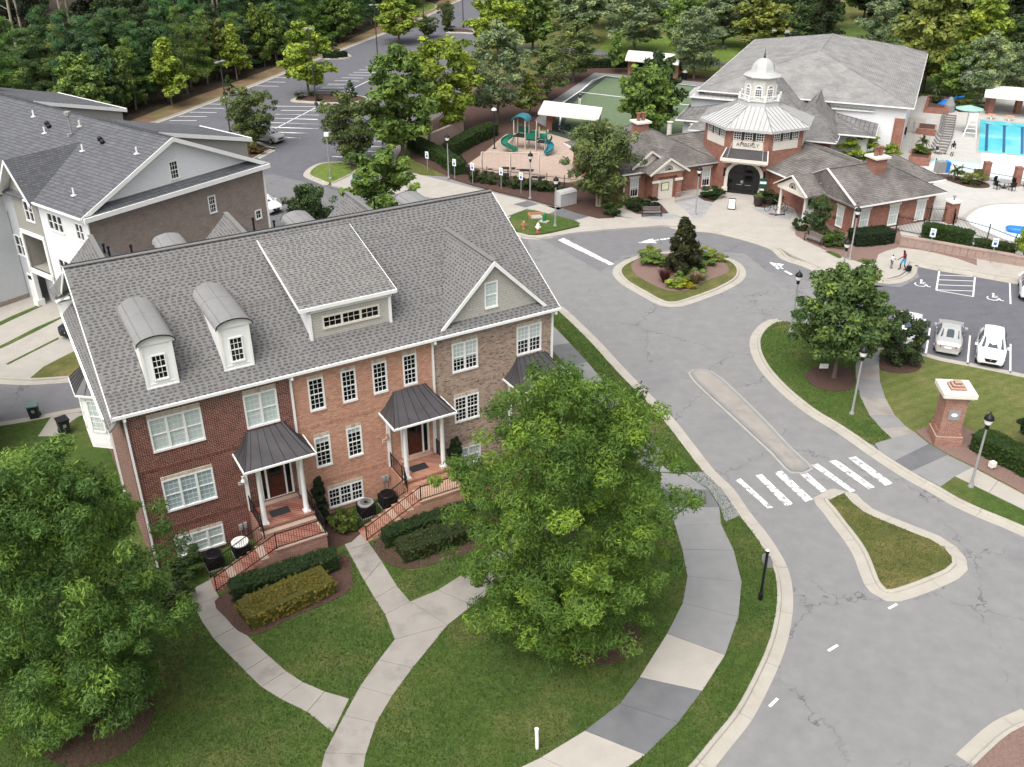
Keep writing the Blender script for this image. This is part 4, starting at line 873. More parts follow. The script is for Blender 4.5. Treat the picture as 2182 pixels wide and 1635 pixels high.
m = MB(); m.bar((U0, 7.36, 13.66), (U1, 7.36, 13.66), .24, .05); m.build('ridge_cap', X['roofbase'], house)
m = MB(); m.bar((U0, 7.55, 13.66), (U1, 7.55, 13.66), .12, .07); m.build('ridge_vent', X['black'], house)
m = MB(); m.box(U0+.02, U1, -.53, -.40, 9.06, 9.19); m.build('gutter', X['white'], house)
m = MB(); m.box(0, 23, -.39, -.02, 8.98, 9.04); m.build('soffit', X['white'], house)
for u in (U0-.03, U1-.01):
    for a, b in ((-.4, 7.4), (7.4, 15.2)):
        m = MB(); m.extr([(u, a, rz(a)+.02), (u, b, rz(b)+.02), (u, b, rz(b)-.24), (u, a, rz(a)-.24)], (.04, 0, 0)); fixn(m.build('rake_board', X['white'], house))
# pent roof on the left gable end, its rear return, gutter
m = MB(); m.extr([(-.02, -.3, 9.0), (-.02, 14.2, 9.0), (-.62, 14.2, 8.45), (-.62, -.3, 8.45)], (0, 0, -.1)); pr = fixn(m.build('pent_roof', X['roofbase'], house))
tag(shingles((-.62, -.3, 8.45), (0, 1, 0), (.6, 0, .55), 14.5, .8, lambda a, b: True, 9).build('shingles', X['tab'], pr), kind='stuff')
m = MB(); m.box(-.74, -.62, 1.0, 14.2, 8.32, 8.46); m.build('gutter', X['white'], house)
m = MB(); m.box(-.75, .05, 14.2, 14.5, 8.4, 9.15); m.extr([(-.8, 14.1, 9.15), (.05, 14.1, 9.6), (.05, 14.6, 9.6), (-.8, 14.6, 9.15)], (0, 0, .1)); fixn(m.build('cornice_return', X['white'], house))
# downspouts
for u, z0 in ((.10, .2), (7.88, 5.6), (15.56, 5.5), (22.94, .2)):
    m = MB(); m.box(u-.05, u+.05, -.13, -.02, z0, 8.85); m.box(u-.06, u+.06, -.5, -.02, 8.85, 9.0); m.box(u-.08, u+.08, -.15, -.02, 8.7, 8.86); m.build('downspout', X['white'], house)
m = MB(); m.box(-.14, -.03, 7.25, 7.37, .2, 8.3); m.build('downspout', X['white'], house)
# barrel dormers on the front slope
def barrel(c, vf, zf, zc, hw, ve, parent, back, win=True, front=-1):
    """round-topped dormer: centre c, face at y=vf; eave zf, crown zc, half width hw; roof runs from ve to back"""
    d = MB(); w2 = hw-.2; zb = rz(vf)+.02
    bk = (zf-9.2)/KS-.4 if front < 0 else 15.2-((zf-9.2)/KS)-.0
    # face with window opening
    hs_ = [(c-.33, c+.33, zb+.32, zb+1.62)] if win else []
    if front < 0: cut_wall(d, c-w2, c+w2, zb-.15, zf, hs_, vf)
    else: d.quad((c-w2, vf, 8.9), (c+w2, vf, 8.9), (c+w2, vf, zf), (c-w2, vf, zf))
    for sx in (-w2, w2): d.quad((c+sx, vf, zb-.2), (c+sx, back, zf), (c+sx, back, zf+.02), (c+sx, vf, zf)) if front < 0 else d.quad((c+sx, vf, 9), (c+sx, back, zf), (c+sx, back, zf+.02), (c+sx, vf, zf))
    if front < 0:
        for sx in (-1, 1): d.box(c+sx*w2-.06, c+sx*w2+.06, vf-.03, vf+.05, zb-.12, zf)
        d.box(c-w2-.06, c+w2+.06, vf-.04, vf+.05, zb-.12, zb+.02); d.box(c-w2+.12, c+w2-.12, vf-.02, vf, zb+.16, zb+.2)
    N = 16; arc = [(c-hw*math.cos(PI*i/N*1.0), zf+(zc-zf)*math.sin(PI*i/N)**.9) for i in range(N+1)]
    d.extr([(x, vf+front*.06, z-.05) for x, z in arc], (0, -front*.14, 0))
    o = fixn(d.build('dormer', X['white'], parent))
    if front >= 0: pass
    rm = MB(); tv = [(x, ve, z) for x, z in arc]; bv = [(x, back, z) for x, z in arc]
    for i in range(N): rm.quad(tv[i], tv[i+1], bv[i+1], bv[i])
    rm.build('barrel_roof', X['metal_g'], o, True, 60)
    for i in (4, 8, 12): sm = MB(); sm.bar((arc[i][0], ve, arc[i][1]+.015), (arc[i][0], back, arc[i][1]+.015), .025, .04); sm.build('seam', X['metal_g'], o)
    sm = MB(); vm = ve+(back-ve)*.56
    for i in range(N): sm.bar((arc[i][0], vm, arc[i][1]+.004), (arc[i+1][0], vm, arc[i+1][1]+.004), .03, .012)
    sm.build('seam', X['metal_g'], o)
    em = MB()
    for i in range(N): em.bar((arc[i][0], ve+front*.015, arc[i][1]-.01), (arc[i+1][0], ve+front*.015, arc[i+1][1]-.01), .04, .05)
    em.build('drip_edge', X['metal_seam'], o)
    if win and front < 0:
        wo_ = window(house, c-.33, c+.33, zb+.32, zb+1.62, rows=2, y=vf, fw=.06)
    return o
barrel(2.15, .47, 11.93, 12.36, .87, .24, house, 5.3)
barrel(5.70, .47, 11.93, 12.36, .87, .24, house, 5.3)
# wide shed dormer
m = MB(); zb = rz(1.0)
cut_wall(m, 9.49, 13.79, zb-.1, 11.62, [(10.15, 13.2, 10.42, 11.12)], 1.0)
shed = m.build('shed_dormer', X['siding_t'], house)
m = MB()
for u in (9.49, 13.79): m.extr([(u, 1.0, zb-.1), (u, 1.0, 11.62), (u, 6.6, 13.15)], (.05 if u < 10 else -.05, 0, 0))
fixn(m.build('cheek', X['siding_w'], shed))
m = MB()
for u in (9.45, 13.70): m.box(u, u+.14, .93, 1.1, zb-.08, 11.62)
m.box(9.4, 13.9, .93, 1.0, 11.42, 11.62); m.build('corner_board', X['white'], shed)
window(house, 10.15, 13.2, 10.42, 11.12, n=3, rows=2, y=1.0, sash=False, fw=.08, frame='cream')
kz = (13.40-11.8)/(6.9-.78); m = MB(); m.extr([(9.0, .78, 11.8), (14.1, .78, 11.8), (14.1, 6.9, 13.40), (9.0, 6.9, 13.40)], (0, 0, -.1)); sr = fixn(m.build('shed_roof', X['roofbase'], shed))
tag(shingles((9.0, .78, 11.8), (1, 0, 0), (0, 1, kz), 5.1, math.hypot(6.12, 1.6), lambda a, b: True, 5).build('shingles', toned('shingle_tab_lit', [(0, (.10,.098,.096)), (.35, (.15,.147,.142)), (.6, (.20,.195,.188)), (1, (.235,.228,.22))], .95, .1, 30), sr), kind='stuff')  # same shingles in paler tones: extra sky light on the flatter slope, painted in
m = MB(); m.box(8.98, 14.12, .72, .80, 11.64, 11.82); m.extr([(8.96, .74, 11.8), (8.96, 6.9, 13.4), (8.96, 6.9, 13.25), (8.96, .74, 11.65)], (.04, 0, 0)); m.extr([(14.1, .74, 11.8), (14.1, 6.9, 13.4), (14.1, 6.9, 13.25), (14.1, .74, 11.65)], (.04, 0, 0)); fixn(m.build('fascia', X['white'], shed))
# cross gable with shakes
GC, GZ, GV = 19.3, 12.58, .16
m = MB(); hs_ = (18.82, 19.62, 9.84, 11.36)
def gable_wall(mb, c, zap, hw, zlow, v, hole):
    u0, u1 = c-hw, c+hw; zs = zlow
    q = lambda u: zap-abs(u-c)*(zap-zlow)/hw
    us = sorted({u0, u1, c, hole[0], hole[1]})
    for a, b in zip(us[:-1], us[1:]):
        if a >= hole[0] and b <= hole[1]:
            mb.quad((a, v, zs), (b, v, zs), (b, v, hole[2]), (a, v, hole[2])); mb.quad((a, v, hole[3]), (b, v, hole[3]), (b, v, q(b)), (a, v, q(a)))
        else: mb.quad((a, v, zs), (b, v, zs), (b, v, q(b)), (a, v, q(a)))
gable_wall(m, GC, GZ-.25, 2.85, rz(GV)-.02, GV, hs_)
gab = m.build('front_gable', X['siding_t'], house); window(house, *hs_, y=GV, rows=3, kind='blind', fw=.07)
vb = (GZ-9.2)/KS-.4
m = MB()
for sx in (-1, 1):
    m.extr([(GC, -.12, GZ), (GC+sx*3.25, -.12, GZ-3.25), (GC+sx*3.25, -.12+.0, GZ-3.25), (GC, vb, GZ)][:2]+[(GC+sx*3.25, .0, GZ-3.25), (GC, vb, GZ)], (0, 0, -.1))
gr = fixn(m.build('gable_roof', X['roofbase'], gab))
for sx in (-1, 1):
    L = 3.25*math.sqrt(2)
    tag(shingles((GC+sx*3.25, -.12, GZ-3.25), (0, 1, 0), (-sx, 0, 1), vb+.12, L, lambda a, b: a < (vb+.12)*b/L+.1, 21+sx).build('shingles', X['tab'], gr), kind='stuff')
m = MB(); m.bar((GC, -.1, GZ+.03), (GC, vb, GZ+.03), .3, .05); m.build('ridge_cap', X['roofbase'], gr)
m = MB()
for sx in (-1, 1):
    m.extr([(GC, -.16, GZ+.02), (GC+sx*3.3, -.16, GZ-3.28), (GC+sx*3.1, -.16, GZ-3.32), (GC, -.16, GZ-.26)], (0, .05, 0))
    m.extr([(GC, -.11, GZ-.14), (GC+sx*3.15, -.11, GZ-3.29), (GC+sx*3.15, GV, GZ-3.29), (GC, GV, GZ-.14)], (0, 0, -.02))
fixn(m.build('rake_board', X['white'], gab))
# rear gables, rear barrel dormers, vents (seen over the ridge)
for c in (1.85, 9.6, 17.35):
    m = MB(); zt = 12.1; hw = 2.7
    for sx in (-1, 1): m.extr([(c, 15.9, zt), (c+sx*hw, 15.9, zt-hw), (c+sx*hw, 14.5, zt-hw), (c, 10.0, zt)], (0, 0, -.1))
    r_ = fixn(m.build('rear_gable_roof', X['roofbase'], house))
    for sx in (-1, 1):
        L = hw*math.sqrt(2); tag(shingles((c+sx*hw, 10, zt-hw), (0, 1, 0), (-sx, 0, 1), 5.9, L, lambda a, b: a > 4.5-4.5*b/L, 31+sx, fac=.9).build('shingles', X['tab'], r_), kind='stuff')
    m = MB(); m.bar((c, 10.0, zt+.03), (c, 15.95, zt+.03), .28, .05); m.build('ridge_cap', X['roofbase'], r_)
    m = MB(); m.extr([(c, 15.6, zt-.2), (c-hw+.2, 15.6, zt-hw), (c+hw-.2, 15.6, zt-hw)], (0, .1, 0)); fixn(m.build('rear_gable', X['siding_t'], r_))
for c in (5.75, 13.4, 20.9): barrel(c, 14.4, 11.55, 12.0, .87, 14.5, house, 10.8, False, 1)
for u, v, z in ((2.2, 13.6, 12.2), (2.42, 13.6, 12.0), (10.6, 13.6, 12.2), (11.6, 12.8, 12.1), (18.2, 13.4, 12.2), (3.55, 13.2, 12.0)):
    m = MB(); m.tube([(u, v, 10.4), (u, v, z)], .06, 8); m.tube([(u, v, z), (u, v, z+.12)], .085, 8); m.build('vent_pipe', X['black'], house)
# bay on the left side
def bay():
    b = MB(); c, h1, h2, uo = 9.85, 1.0, 1.85, -1.0; zl, zt = 2.7, 6.05
    pts = [(0, c-h2), (uo, c-h1), (uo, c+h1), (0, c+h2)]
    for (a, b0), (p, q) in zip(pts[:-1], pts[1:]): b.quad((a, b0, zl), (p, q, zl), (p, q, zt), (a, b0, zt))
    b.prism(pts, zl, zl); o = fixn(b.build('bay', X['white'], house))
    for (a, b0), (p, q) in zip(pts[:-1], pts[1:]):
        A = Vector((a, b0, 0)); B = Vector((p, q, 0)); t = (B-A).normalized(); n = Vector((t.y, -t.x, 0))
        if n.x > 0: n = -n
        L = (B-A).length; f = MB(); g = MB(); mu = MB()
        P = lambda s, z, d: tuple(A+t*s+n*d+Vector((0, 0, z)))
        s0, s1 = L*.18, L*.82; z0, z1 = 3.7, 5.7
        for s, e, z, y in ((s0, s0+.08, z0, z1), (s1-.08, s1, z0, z1), (s0, s1, z0, z0+.1), (s0, s1, z1-.1, z1), (s0, s1, 4.66, 4.72)): f.extr([P(s, z, .002), P(e, z, .002), P(e, y, .002), P(s, y, .002)], n*.05)
        f.extr([P(L*.12, 2.9, .002), P(L*.88, 2.9, .002), P(L*.88, 3.4, .002), P(L*.12, 3.4, .002)], n*.02)
        g.extr([P(s0, z0, .003), P(s1, z0, .003), P(s1, z1, .003), P(s0, z1, .003)], n*.01)
        for j in (1, 2): s = s0+(s1-s0)*j/3; mu.extr([P(s-.012, z0, .012), P(s+.012, z0, .012), P(s+.012, z1, .012), P(s-.012, z1, .012)], n*.012)
        for z in (4.0, 4.35, 5.05, 5.38): mu.extr([P(s0, z-.012, .012), P(s1, z-.012, .012), P(s1, z+.012, .012), P(s0, z+.012, .012)], n*.011)
        fixn(f.build('window_frame', X['white'], o)); fixn(g.build('pane', X['blind'], o)); fixn(mu.build('glazing_bars', X['white'], o))
    ev = [(0, c-h2-.3), (uo-.25, c-h1-.12), (uo-.25, c+h1+.12), (0, c+h2+.3)]; tp = [(-.02, c-.75), (-.3, c-.4), (-.3, c+.4), (-.02, c+.75)]
    r_ = MB(); s_ = []
    for i in range(3):
        a, b0, p, q = (*ev[i], 6.1), (*ev[i+1], 6.1), (*tp[i+1], 7.1), (*tp[i], 7.1); r_.quad(a, b0, p, q)
        k = 5 if i == 1 else 3
        for j in range(k+(i == 2)): s_.append(MB().bar(Vector(a).lerp(Vector(b0), j/k), Vector(q).lerp(Vector(p), j/k), .03, .05))
    r_.prism(tp, 7.1, 7.1); fixn(r_.build('bay_roof', X['metal_d'], o))
    for q in s_: q.build('seam', X['metal_seam'], o)
    t_ = MB()
    for i in range(3): t_.bar((*ev[i], 6.04), (*ev[i+1], 6.04), .08, .12)
    t_.build('eave_trim', X['white'], o)
bay()
# ------------------------------------------------------------------ porches
def porch(du, dz, smat, label, dr, cover=True):
    rails = MB()
    pm = MB(); Z1, Z2 = 1.92+dz, 1.45+dz
    u = lambda x: x+du
    # platform, landing, steps (each its own block)
    def blk(nm, *a): b = MB(); b.box(*a); return b.build(nm, X[smat], house)
    p_ = blk('porch_platform', u(4.95), u(7.78), -1.80, -.02, -.05, Z1)
    cap = MB(); cap.box(u(4.92), u(7.81), -1.86, -1.72, Z1-.09, Z1+.012); cap.build('nosing', X[smat], p_)
    blk('porch_step', u(4.95), u(7.78), -2.12, -1.80, -.05, (Z1+Z2)/2)
    l_ = blk('porch_landing', u(5.28), u(7.86), -3.25, -2.12, -.05, Z2)
    cap = MB(); cap.box(u(5.25), u(7.9), -3.30, -3.12, Z2-.09, Z2+.015); cap.box(u(7.72), u(7.9), -3.12, -2.12, Z2-.09, Z2+.015); cap.build('coping', X[smat], l_)
    n = 8; run = 3.15/n
    for i in range(n): blk('stair_step', u(5.28-(i+1)*run), u(5.28-i*run), -3.25, -2.05, -.05, Z2-(Z2-.1)*(i+1)/(n+.35))
    blk('door_step', u(5.55), u(7.5), -.34, -.02, Z1-.05, Z1+.17)
    # door set in the wall
    f = MB(); a, b, c, d = dr
    f.box(a, a+.09, -.03, .08, c, d); f.box(b-.09, b, -.03, .08, c, d); f.box(a+.09, b-.09, -.03, .08, d-.14, d); f.box(a+.28, a+.38, -.03, .08, c, d-.14); f.box(b-.42, b-.34, -.03, .08, c, d-.14); f.box(a+.09, b-.09, -.02, .08, d-.55, d-.47)
    fr = f.build('door_frame', X['white'], house)
    g = MB(); g.box(a+.09, a+.28, .05, .06, c, d-.14); g.box(b-.34, b-.09, .05, .06, c, d-.14); g.box(a+.38, b-.42, .05, .06, d-.47, d-.14); g.build('sidelight', X['glass'], fr)
    dd = MB(); dd.box(a+.38, b-.42, .03, .07, c, d-.55)
    for z0, z1 in ((c+.12, c+.62), (c+.74, c+1.15)): dd.box(a+.50, b-.54, .012, .03, z0, z1)
    do = dd.build('front_door', X['door'], house)
    gg = MB(); gg.box(a+.5, b-.54, .018, .03, c+1.25, c+1.95); gg.build('door_pane', X['glass'], do); kk = MB(); kk.box(a+.42, a+.46, -.02, .03, c+.95, c+1.2); kk.build('door_handle', X['black'], do)
    # columns
    for cu in (5.32, 7.46):
        m = MB(); x, y = u(cu), -1.58
        m.box(x-.17, x+.17, y-.17, y+.17, Z1, Z1+.09); m.lathe([(.165, Z1+.09), (.165, Z1+.14), (.135, Z1+.18), (.13, Z1+.5), (.105, 5.02+dz*.5), (.12, 5.04+dz*.5), (.12, 5.09+dz*.5), (.15, 5.14+dz*.5), (.16, 5.17+dz*.5)], 20, (x, y)); m.box(x-.18, x+.18, y-.18, y+.18, 5.17+dz*.5, 5.26+dz*.5); m.build('column', X['white'], house, True, 40)
    for cu in (5.02, 7.72):
        m = MB(); m.box(u(cu)-.09, u(cu)+.09, -.12, -.012, Z1, 5.1); m.build('pilaster', X['white'], house)
    # canopy
    ze = 5.36+dz*.4; u0, u1, v1 = u(4.63), u(8.16), -1.93; t0, t1 = u(5.48), u(7.30); zt = ze+1.05
    fm = MB(); fm.box(u0+.25, u1-.25, v1+.2, v1+.42, ze-.2, ze-.02); fm.box(u0+.25, u0+.47, v1+.42, -.012, ze-.2, ze-.02); fm.box(u1-.47, u1-.25, v1+.42, -.012, ze-.2, ze-.02); fm.box(u0+.1, u1-.1, v1+.1, -.012, ze-.02, ze+.02); cn = fm.build('canopy', X['white'], house)
    K = 8; lev = []
    for i in range(K+1):
        s = i/K; h = ze+.04+(zt-ze)*(.72*s+.28*s**2.2); lev.append((u0+(t0-u0)*s, u1+(t1-u1)*s, v1*(1-s)-.012, h))
    F = MB(); S = {}
    SS = lambda k: S.setdefault(k, MB())
    for (a0, a1, av, ah), (b0, b1, bv, bh) in zip(lev[:-1], lev[1:]):
        for j in range(6):
            q = lambda l0, l1, v, h, s: (l0+(l1-l0)*s, v, h)
            F.quad(q(a0, a1, av, ah, j/6), q(a0, a1, av, ah, (j+1)/6), q(b0, b1, bv, bh, (j+1)/6), q(b0, b1, bv, bh, j/6))
        F.quad((a0, -.012, ah), (a0, av, ah), (b0, bv, bh), (b0, -.012, bh)); F.quad((a1, av, ah), (a1, -.012, ah), (b1, -.012, bh), (b1, bv, bh))
        for j in range(0, 6):
            s = (j+.5)/6; x0 = t0-.35+(t1-t0+.7)*s
            xa = u0+(u1-u0)*s; xb = t0+(t1-t0)*s; fa = (ah-ze-.04); 
            sa = (a0-u0)/(t0-u0); sb = (b0-u0)/(t0-u0)
            SS(j).bar((xa+(xb-xa)*sa, av, ah+.01), (xa+(xb-xa)*sb, bv, bh+.01), .022, .035)
        for e0, e1 in (((a0, av, ah), (b0, bv, bh)), ((a1, av, ah), (b1, bv, bh))): SS(e0[0] > (u0+u1)/2).bar(e0, e1, .05, .04)
        for s in (.35, .7):
            SS('l%g' % s).bar((a0, -.012+av*s, ah+.01), (b0, -.012+bv*s if abs(bv) > .02 else -.012, bh+.01), .022, .03); SS('r%g' % s).bar((a1, -.012+av*s, ah+.01), (b1, -.012+bv*s if abs(bv) > .02 else -.012, bh+.01), .022, .03)
    F.build('canopy_roof', X['metal_d'], cn, True, 40)
    for q in S: S[q].build('seam', X['metal_seam'], cn)
    gt = MB(); gt.box(u0-.05, u1+.05, v1-.07, v1+.01, ze-.04, ze+.06); gt.box(u0-.06, u0+.01, v1+.01, -.012, ze-.04, ze+.06); gt.box(u1-.01, u1+.06, v1+.01, -.012, ze-.04, ze+.06); gt.build('gutter', X['white'], cn)
    # iron railings
    def rail(pts, name='railing', h=.88):
        r_ = MB(); pk = MB(); n_ = len(pts)
        for (a, b) in zip(pts[:-1], pts[1:]):
            a = Vector(a); b = Vector(b); r_.bar(a+Vector((0, 0, h)), b+Vector((0, 0, h)), .045, .03); r_.bar(a+Vector((0, 0, .1)), b+Vector((0, 0, .1)), .03, .03)
            L = (b-a).length; k = max(1, int(L/.125))
            for i in range(1, k): p = a.lerp(b, i/k); pk.bar(p+Vector((0, 0, .1)), p+Vector((0, 0, h)), .017, .017)
        for p in pts: r_.box(p[0]-.025, p[0]+.025, p[1]-.025, p[1]+.025, p[2]-.02, p[2]+h+.08)
        o = r_.build(name, X['black'], house); tag(pk.build('pickets', X['black'], o), kind='stuff'); return o
    zs = .12
    rail([(u(2.2), -3.2, zs), (u(5.33), -3.2, Z2), (u(7.82), -3.2, Z2), (u(7.82), -1.9, Z2+.05)])
    rail([(u(2.2), -2.1, zs), (u(5.05), -2.1, Z2+.02), (u(5.05), -1.85, Z1)])
    rail([(u(5.0), -1.7, Z1), (u(5.0), -.2, Z1)]); rail([(u(7.74), -1.75, Z1), (u(7.74), -.2, Z1)])
    mt = MB(); mt.box(u(5.75), u(6.75), -1.25, -.68, Z1+.003, Z1+.022); o = mt.build('doormat', plain('mat_dark', (.03, .033, .035), .95)); o.parent = house; o.parent = None; o.location = (HX, HY, 0); o.rotation_euler = (0, 0, HA); tag(o, label, 'doormat', 'doormats')
porch(0, 0, 'brick_step', 'dark doormat on the red brick porch of the left townhouse', dA)
porch(7.74, .08, 'brick_stepB', 'dark doormat on the salmon brick porch of the middle townhouse', dB)
porch(15.2, .08, 'brick_step', 'dark doormat on the right porch hidden behind the big oak', dC)
# wall lamps, number plates, meters
def htext(s, size, loc, parent, mat, ry=0.0):
    cu = bpy.data.curves.new('lettering', 'FONT'); cu.body = s; cu.size = size; cu.align_x = 'CENTER'; cu.align_y = 'CENTER'; cu.extrude = .004
    cu.materials.append(mat); o = bpy.data.objects.new('lettering_curve', cu); me = bpy.data.meshes.new_from_object(o); bpy.data.objects.remove(o); o = link('lettering', me, parent); o.location = loc; o.rotation_euler = (R(90), 0, ry); return o
for u, z, mt, num in ((4.84, 3.62, 'white', '7831'), (12.6, 3.68, 'white', '7829')):
    m = MB(); m.box(u-.2, u+.2, -.045, -.008, z-.09, z+.09); pl_ = m.build('number_plate', X['stone'], house); htext(num, .17, (u, -.05, z), pl_, X['black'])
    m = MB(); m.lathe([(.03, z+.14), (.13, z+.16), (.11, z+.25), (.05, z+.33), (.05, z+.42), (.07, z+.45)], 12, (u+.03, -.16)); m.box(u, u+.06, -.16, -.008, z+.30, z+.36); m.build('wall_lamp', X['white'] if u < 9 else X['brick_stepB'], house, True, 40)
for u, z in ((4.38, 1.07), (4.62, 1.12), (12.28, 1.3), (12.5, 1.33)):
    m = MB(); m.box(u-.09, u+.09, -.15, -.012, z-.16, z+.16); m.box(u-.05, u+.05, -.18, -.15, z-.06, z+.08); m.tube([(u, -.07, z-.16), (u, -.07, .15)], .025, 6); m.build('meter_box', X['grey_pole'], house)
# condensers, shrubs in front are things of their own
def toworld(u, v): return (HX+u*math.cos(HA)-v*math.sin(HA), HY+u*math.sin(HA)+v*math.cos(HA))
def condenser(u, v, top, label, s=.42, h=.82):
    x, y = toworld(u, v); t = thing('air_conditioner', label, 'air conditioner', (x, y, .12), HA, 'air conditioners beside the front steps')
    m = MB(); m.box(-s, s, -s, s, .0, .08); m.build('base', X['conc_l'], t)
    m = MB(); m.lathe([(s, .08), (s, h-.08)], 4, (0, 0), 0, PI/4)
    m = MB(); m.box(-s*.95, s*.95, -s*.95, s*.95, .08, h-.1); m.build('casing', X['black'], t)
    m = MB()
    for i in range(12):
        for q in (-1, 1): x_ = -s*.9+1.8*s*i/11; m.box(x_-.008, x_+.008, q*s*.96-.01, q*s*.96+.01, .1, h-.12); m.box(q*s*.96-.01, q*s*.96+.01, x_-.008, x_+.008, .1, h-.12)
    m.build('louvre_bars', X['metal_seam'], t)
    m = MB(); m.lathe([(s*1.03, h-.1), (s*1.05, h-.03), (s*.98, h), (s*.72, h), (s*.70, h-.06)], 24); m.build('top_ring', X[top], t, True, 30)
    m = MB()
    for k in range(4): a = k*PI/2; m.bar((0, 0, h-.16), (s*.66*math.cos(a), s*.66*math.sin(a), h-.14), .16, .01)
    m.build('fan', X['metal_seam'], t)
    m = MB()
    for r_ in (.15, .3, .45, .6): m.tube([(s*r_*1.12*math.cos(a), s*r_*1.12*math.sin(a), h+.005) for a in np.linspace(0, 2*PI, 25)], .006, 4, cap=False)
    for k in range(8): a = k*PI/4; m.bar((0, 0, h+.006), (s*.72*math.cos(a), s*.72*math.sin(a), h+.006), .008, .008)
    m.lathe([(.09, h), (.09, h+.02)], 12); m.build('fan_guard', X['white'] if top == 'white' else X['black'], t)
condenser(2.62, -1.25, 'black', 'black air conditioner below the basement window of the red brick townhouse')
condenser(4.05, -1.0, 'white', 'air conditioner with white top ring beside the red brick steps')
condenser(10.8, -1.05, 'grey_pole', 'black air conditioner beside the light green bush in front of the salmon townhouse')
condenser(12.1, -.9, 'black', 'black air conditioner tucked under the meters beside the salmon brick steps')
# ------------------------------------------------------------------ trees, shrubs, hedges
def leaf_mesh(name, cen, rad, per, size, asp=.45, flat=.75, seed=0, droop=0.0, shell=.55, tone_s=.16, ctone_s=.16, tri=False):
    """leaf-sized faces spread through many small clumps; tone = leaf-to-leaf and spray-to-spray variation"""
    r = np.random.default_rng(seed); cen = np.asarray(cen, float); rad = np.asarray(rad, float); n = len(cen)
    if rad.ndim == 1: rad = np.repeat(rad[:, None], 3, 1)
    idx = np.repeat(np.arange(n), per); N = len(idx)
    d = r.normal(size=(N, 3)); d /= np.linalg.norm(d, axis=1)[:, None]
    rr = (shell+(1-shell)*r.random(N)**.7)*np.where(r.random(N) < .12, r.uniform(1.0, 1.35, N), 1)
    p = cen[idx]+d*rr[:, None]*rad[idx]*np.array([1, 1, flat])
    nrm = d*.7+r.normal(size=(N, 3))*.55+np.array([0, 0, .55]); nrm /= np.linalg.norm(nrm, axis=1)[:, None]
    a = np.cross(nrm, r.normal(size=(N, 3))); a[:, 2] -= droop*np.abs(a).sum(1); a /= np.linalg.norm(a, axis=1)[:, None]+1e-9
    b = np.cross(nrm, a); L = size*r.uniform(.6, 1.25, N)[:, None]
    v = np.stack([p-a*L, p+b*L*asp-a*L*.1, p+a*L, p-b*L*asp-a*L*.1], 1).reshape(-1, 3)
    ct = r.normal(.5, ctone_s, n)
    tone = np.clip(ct[idx]+r.normal(0, tone_s, N), 0, 1)
    me = bpy.data.meshes.new(name); me.vertices.add(4*N); me.vertices.foreach_set('co', v.ravel())
    me.loops.add(4*N); me.loops.foreach_set('vertex_index', np.arange(4*N)); me.polygons.add(N); me.polygons.foreach_set('loop_start', np.arange(0, 4*N, 4))
    me.polygons.foreach_set('loop_total', np.full(N, 4))
    at = me.attributes.new('tone', 'FLOAT', 'FACE'); at.data.foreach_set('value', tone.astype(np.float32)); me.update(calc_edges=True); me.materials.append(X['leaf']); return me
def boughs(seed, n, H, Rr, zb, shape='oval', lump=.22, hollow=.35, jit=.12, squash=1.0):
    """clump centres of a crown: unit sprays set on boughs that reach to an uneven outline"""
    r = np.random.default_rng(seed); out = []; rad = []
    nb = max(7, n//9); k = 0
    ph = r.uniform(0, 2*PI)
    while len(out) < n:
        t = (k+.5)/nb % 1.0; t = (t+r.uniform(-.04, .04)) % 1; az = ph+k*2.399963+r.normal(0, .25); k += 1
        if shape == 'oval': w_ = math.sin(PI*min(.97, max(.05, t*.9+.07)))**.6*(1.08-.28*t)
        elif shape == 'cone': w_ = (1-t)**.8*.95+.08
        elif shape == 'pine': w_ = (1-t)**.62*(.9+.35*math.sin(t*26))*.9+.1
        elif shape == 'vase': w_ = (.30+.95*t**.8) if t < .55 else .89*math.sqrt(max(.03, 1-((t-.55)/.47)**2))
        elif shape == 'round': w_ = math.sqrt(max(.02, 1-(2*t-1)**2))
        elif shape == 'pillar': w_ = .95*(1 if .06 < t < .86 else .6)
        w_ *= r.uniform(.8, 1.1); z = zb+(H-zb)*t
        m = r.integers(6, 12)
        for i in range(m):
            f = hollow+(1-hollow)*((i+.6)/m); a = az+r.normal(0, .2+.25*(1-f)); rr = Rr*w_*f
            out.append((rr*math.cos(a)+r.normal(0, jit*Rr*.5), rr*math.sin(a)+r.normal(0, jit*Rr*.5), z+(f-.6)*Rr*.10+r.normal(0, .35*lump*Rr))); rad.append(lump*Rr*r.uniform(.6, 1.2)*(1.1-.45*f))
    return np.array(out[:n])*np.array([1, 1, squash]), np.array(rad[:n])
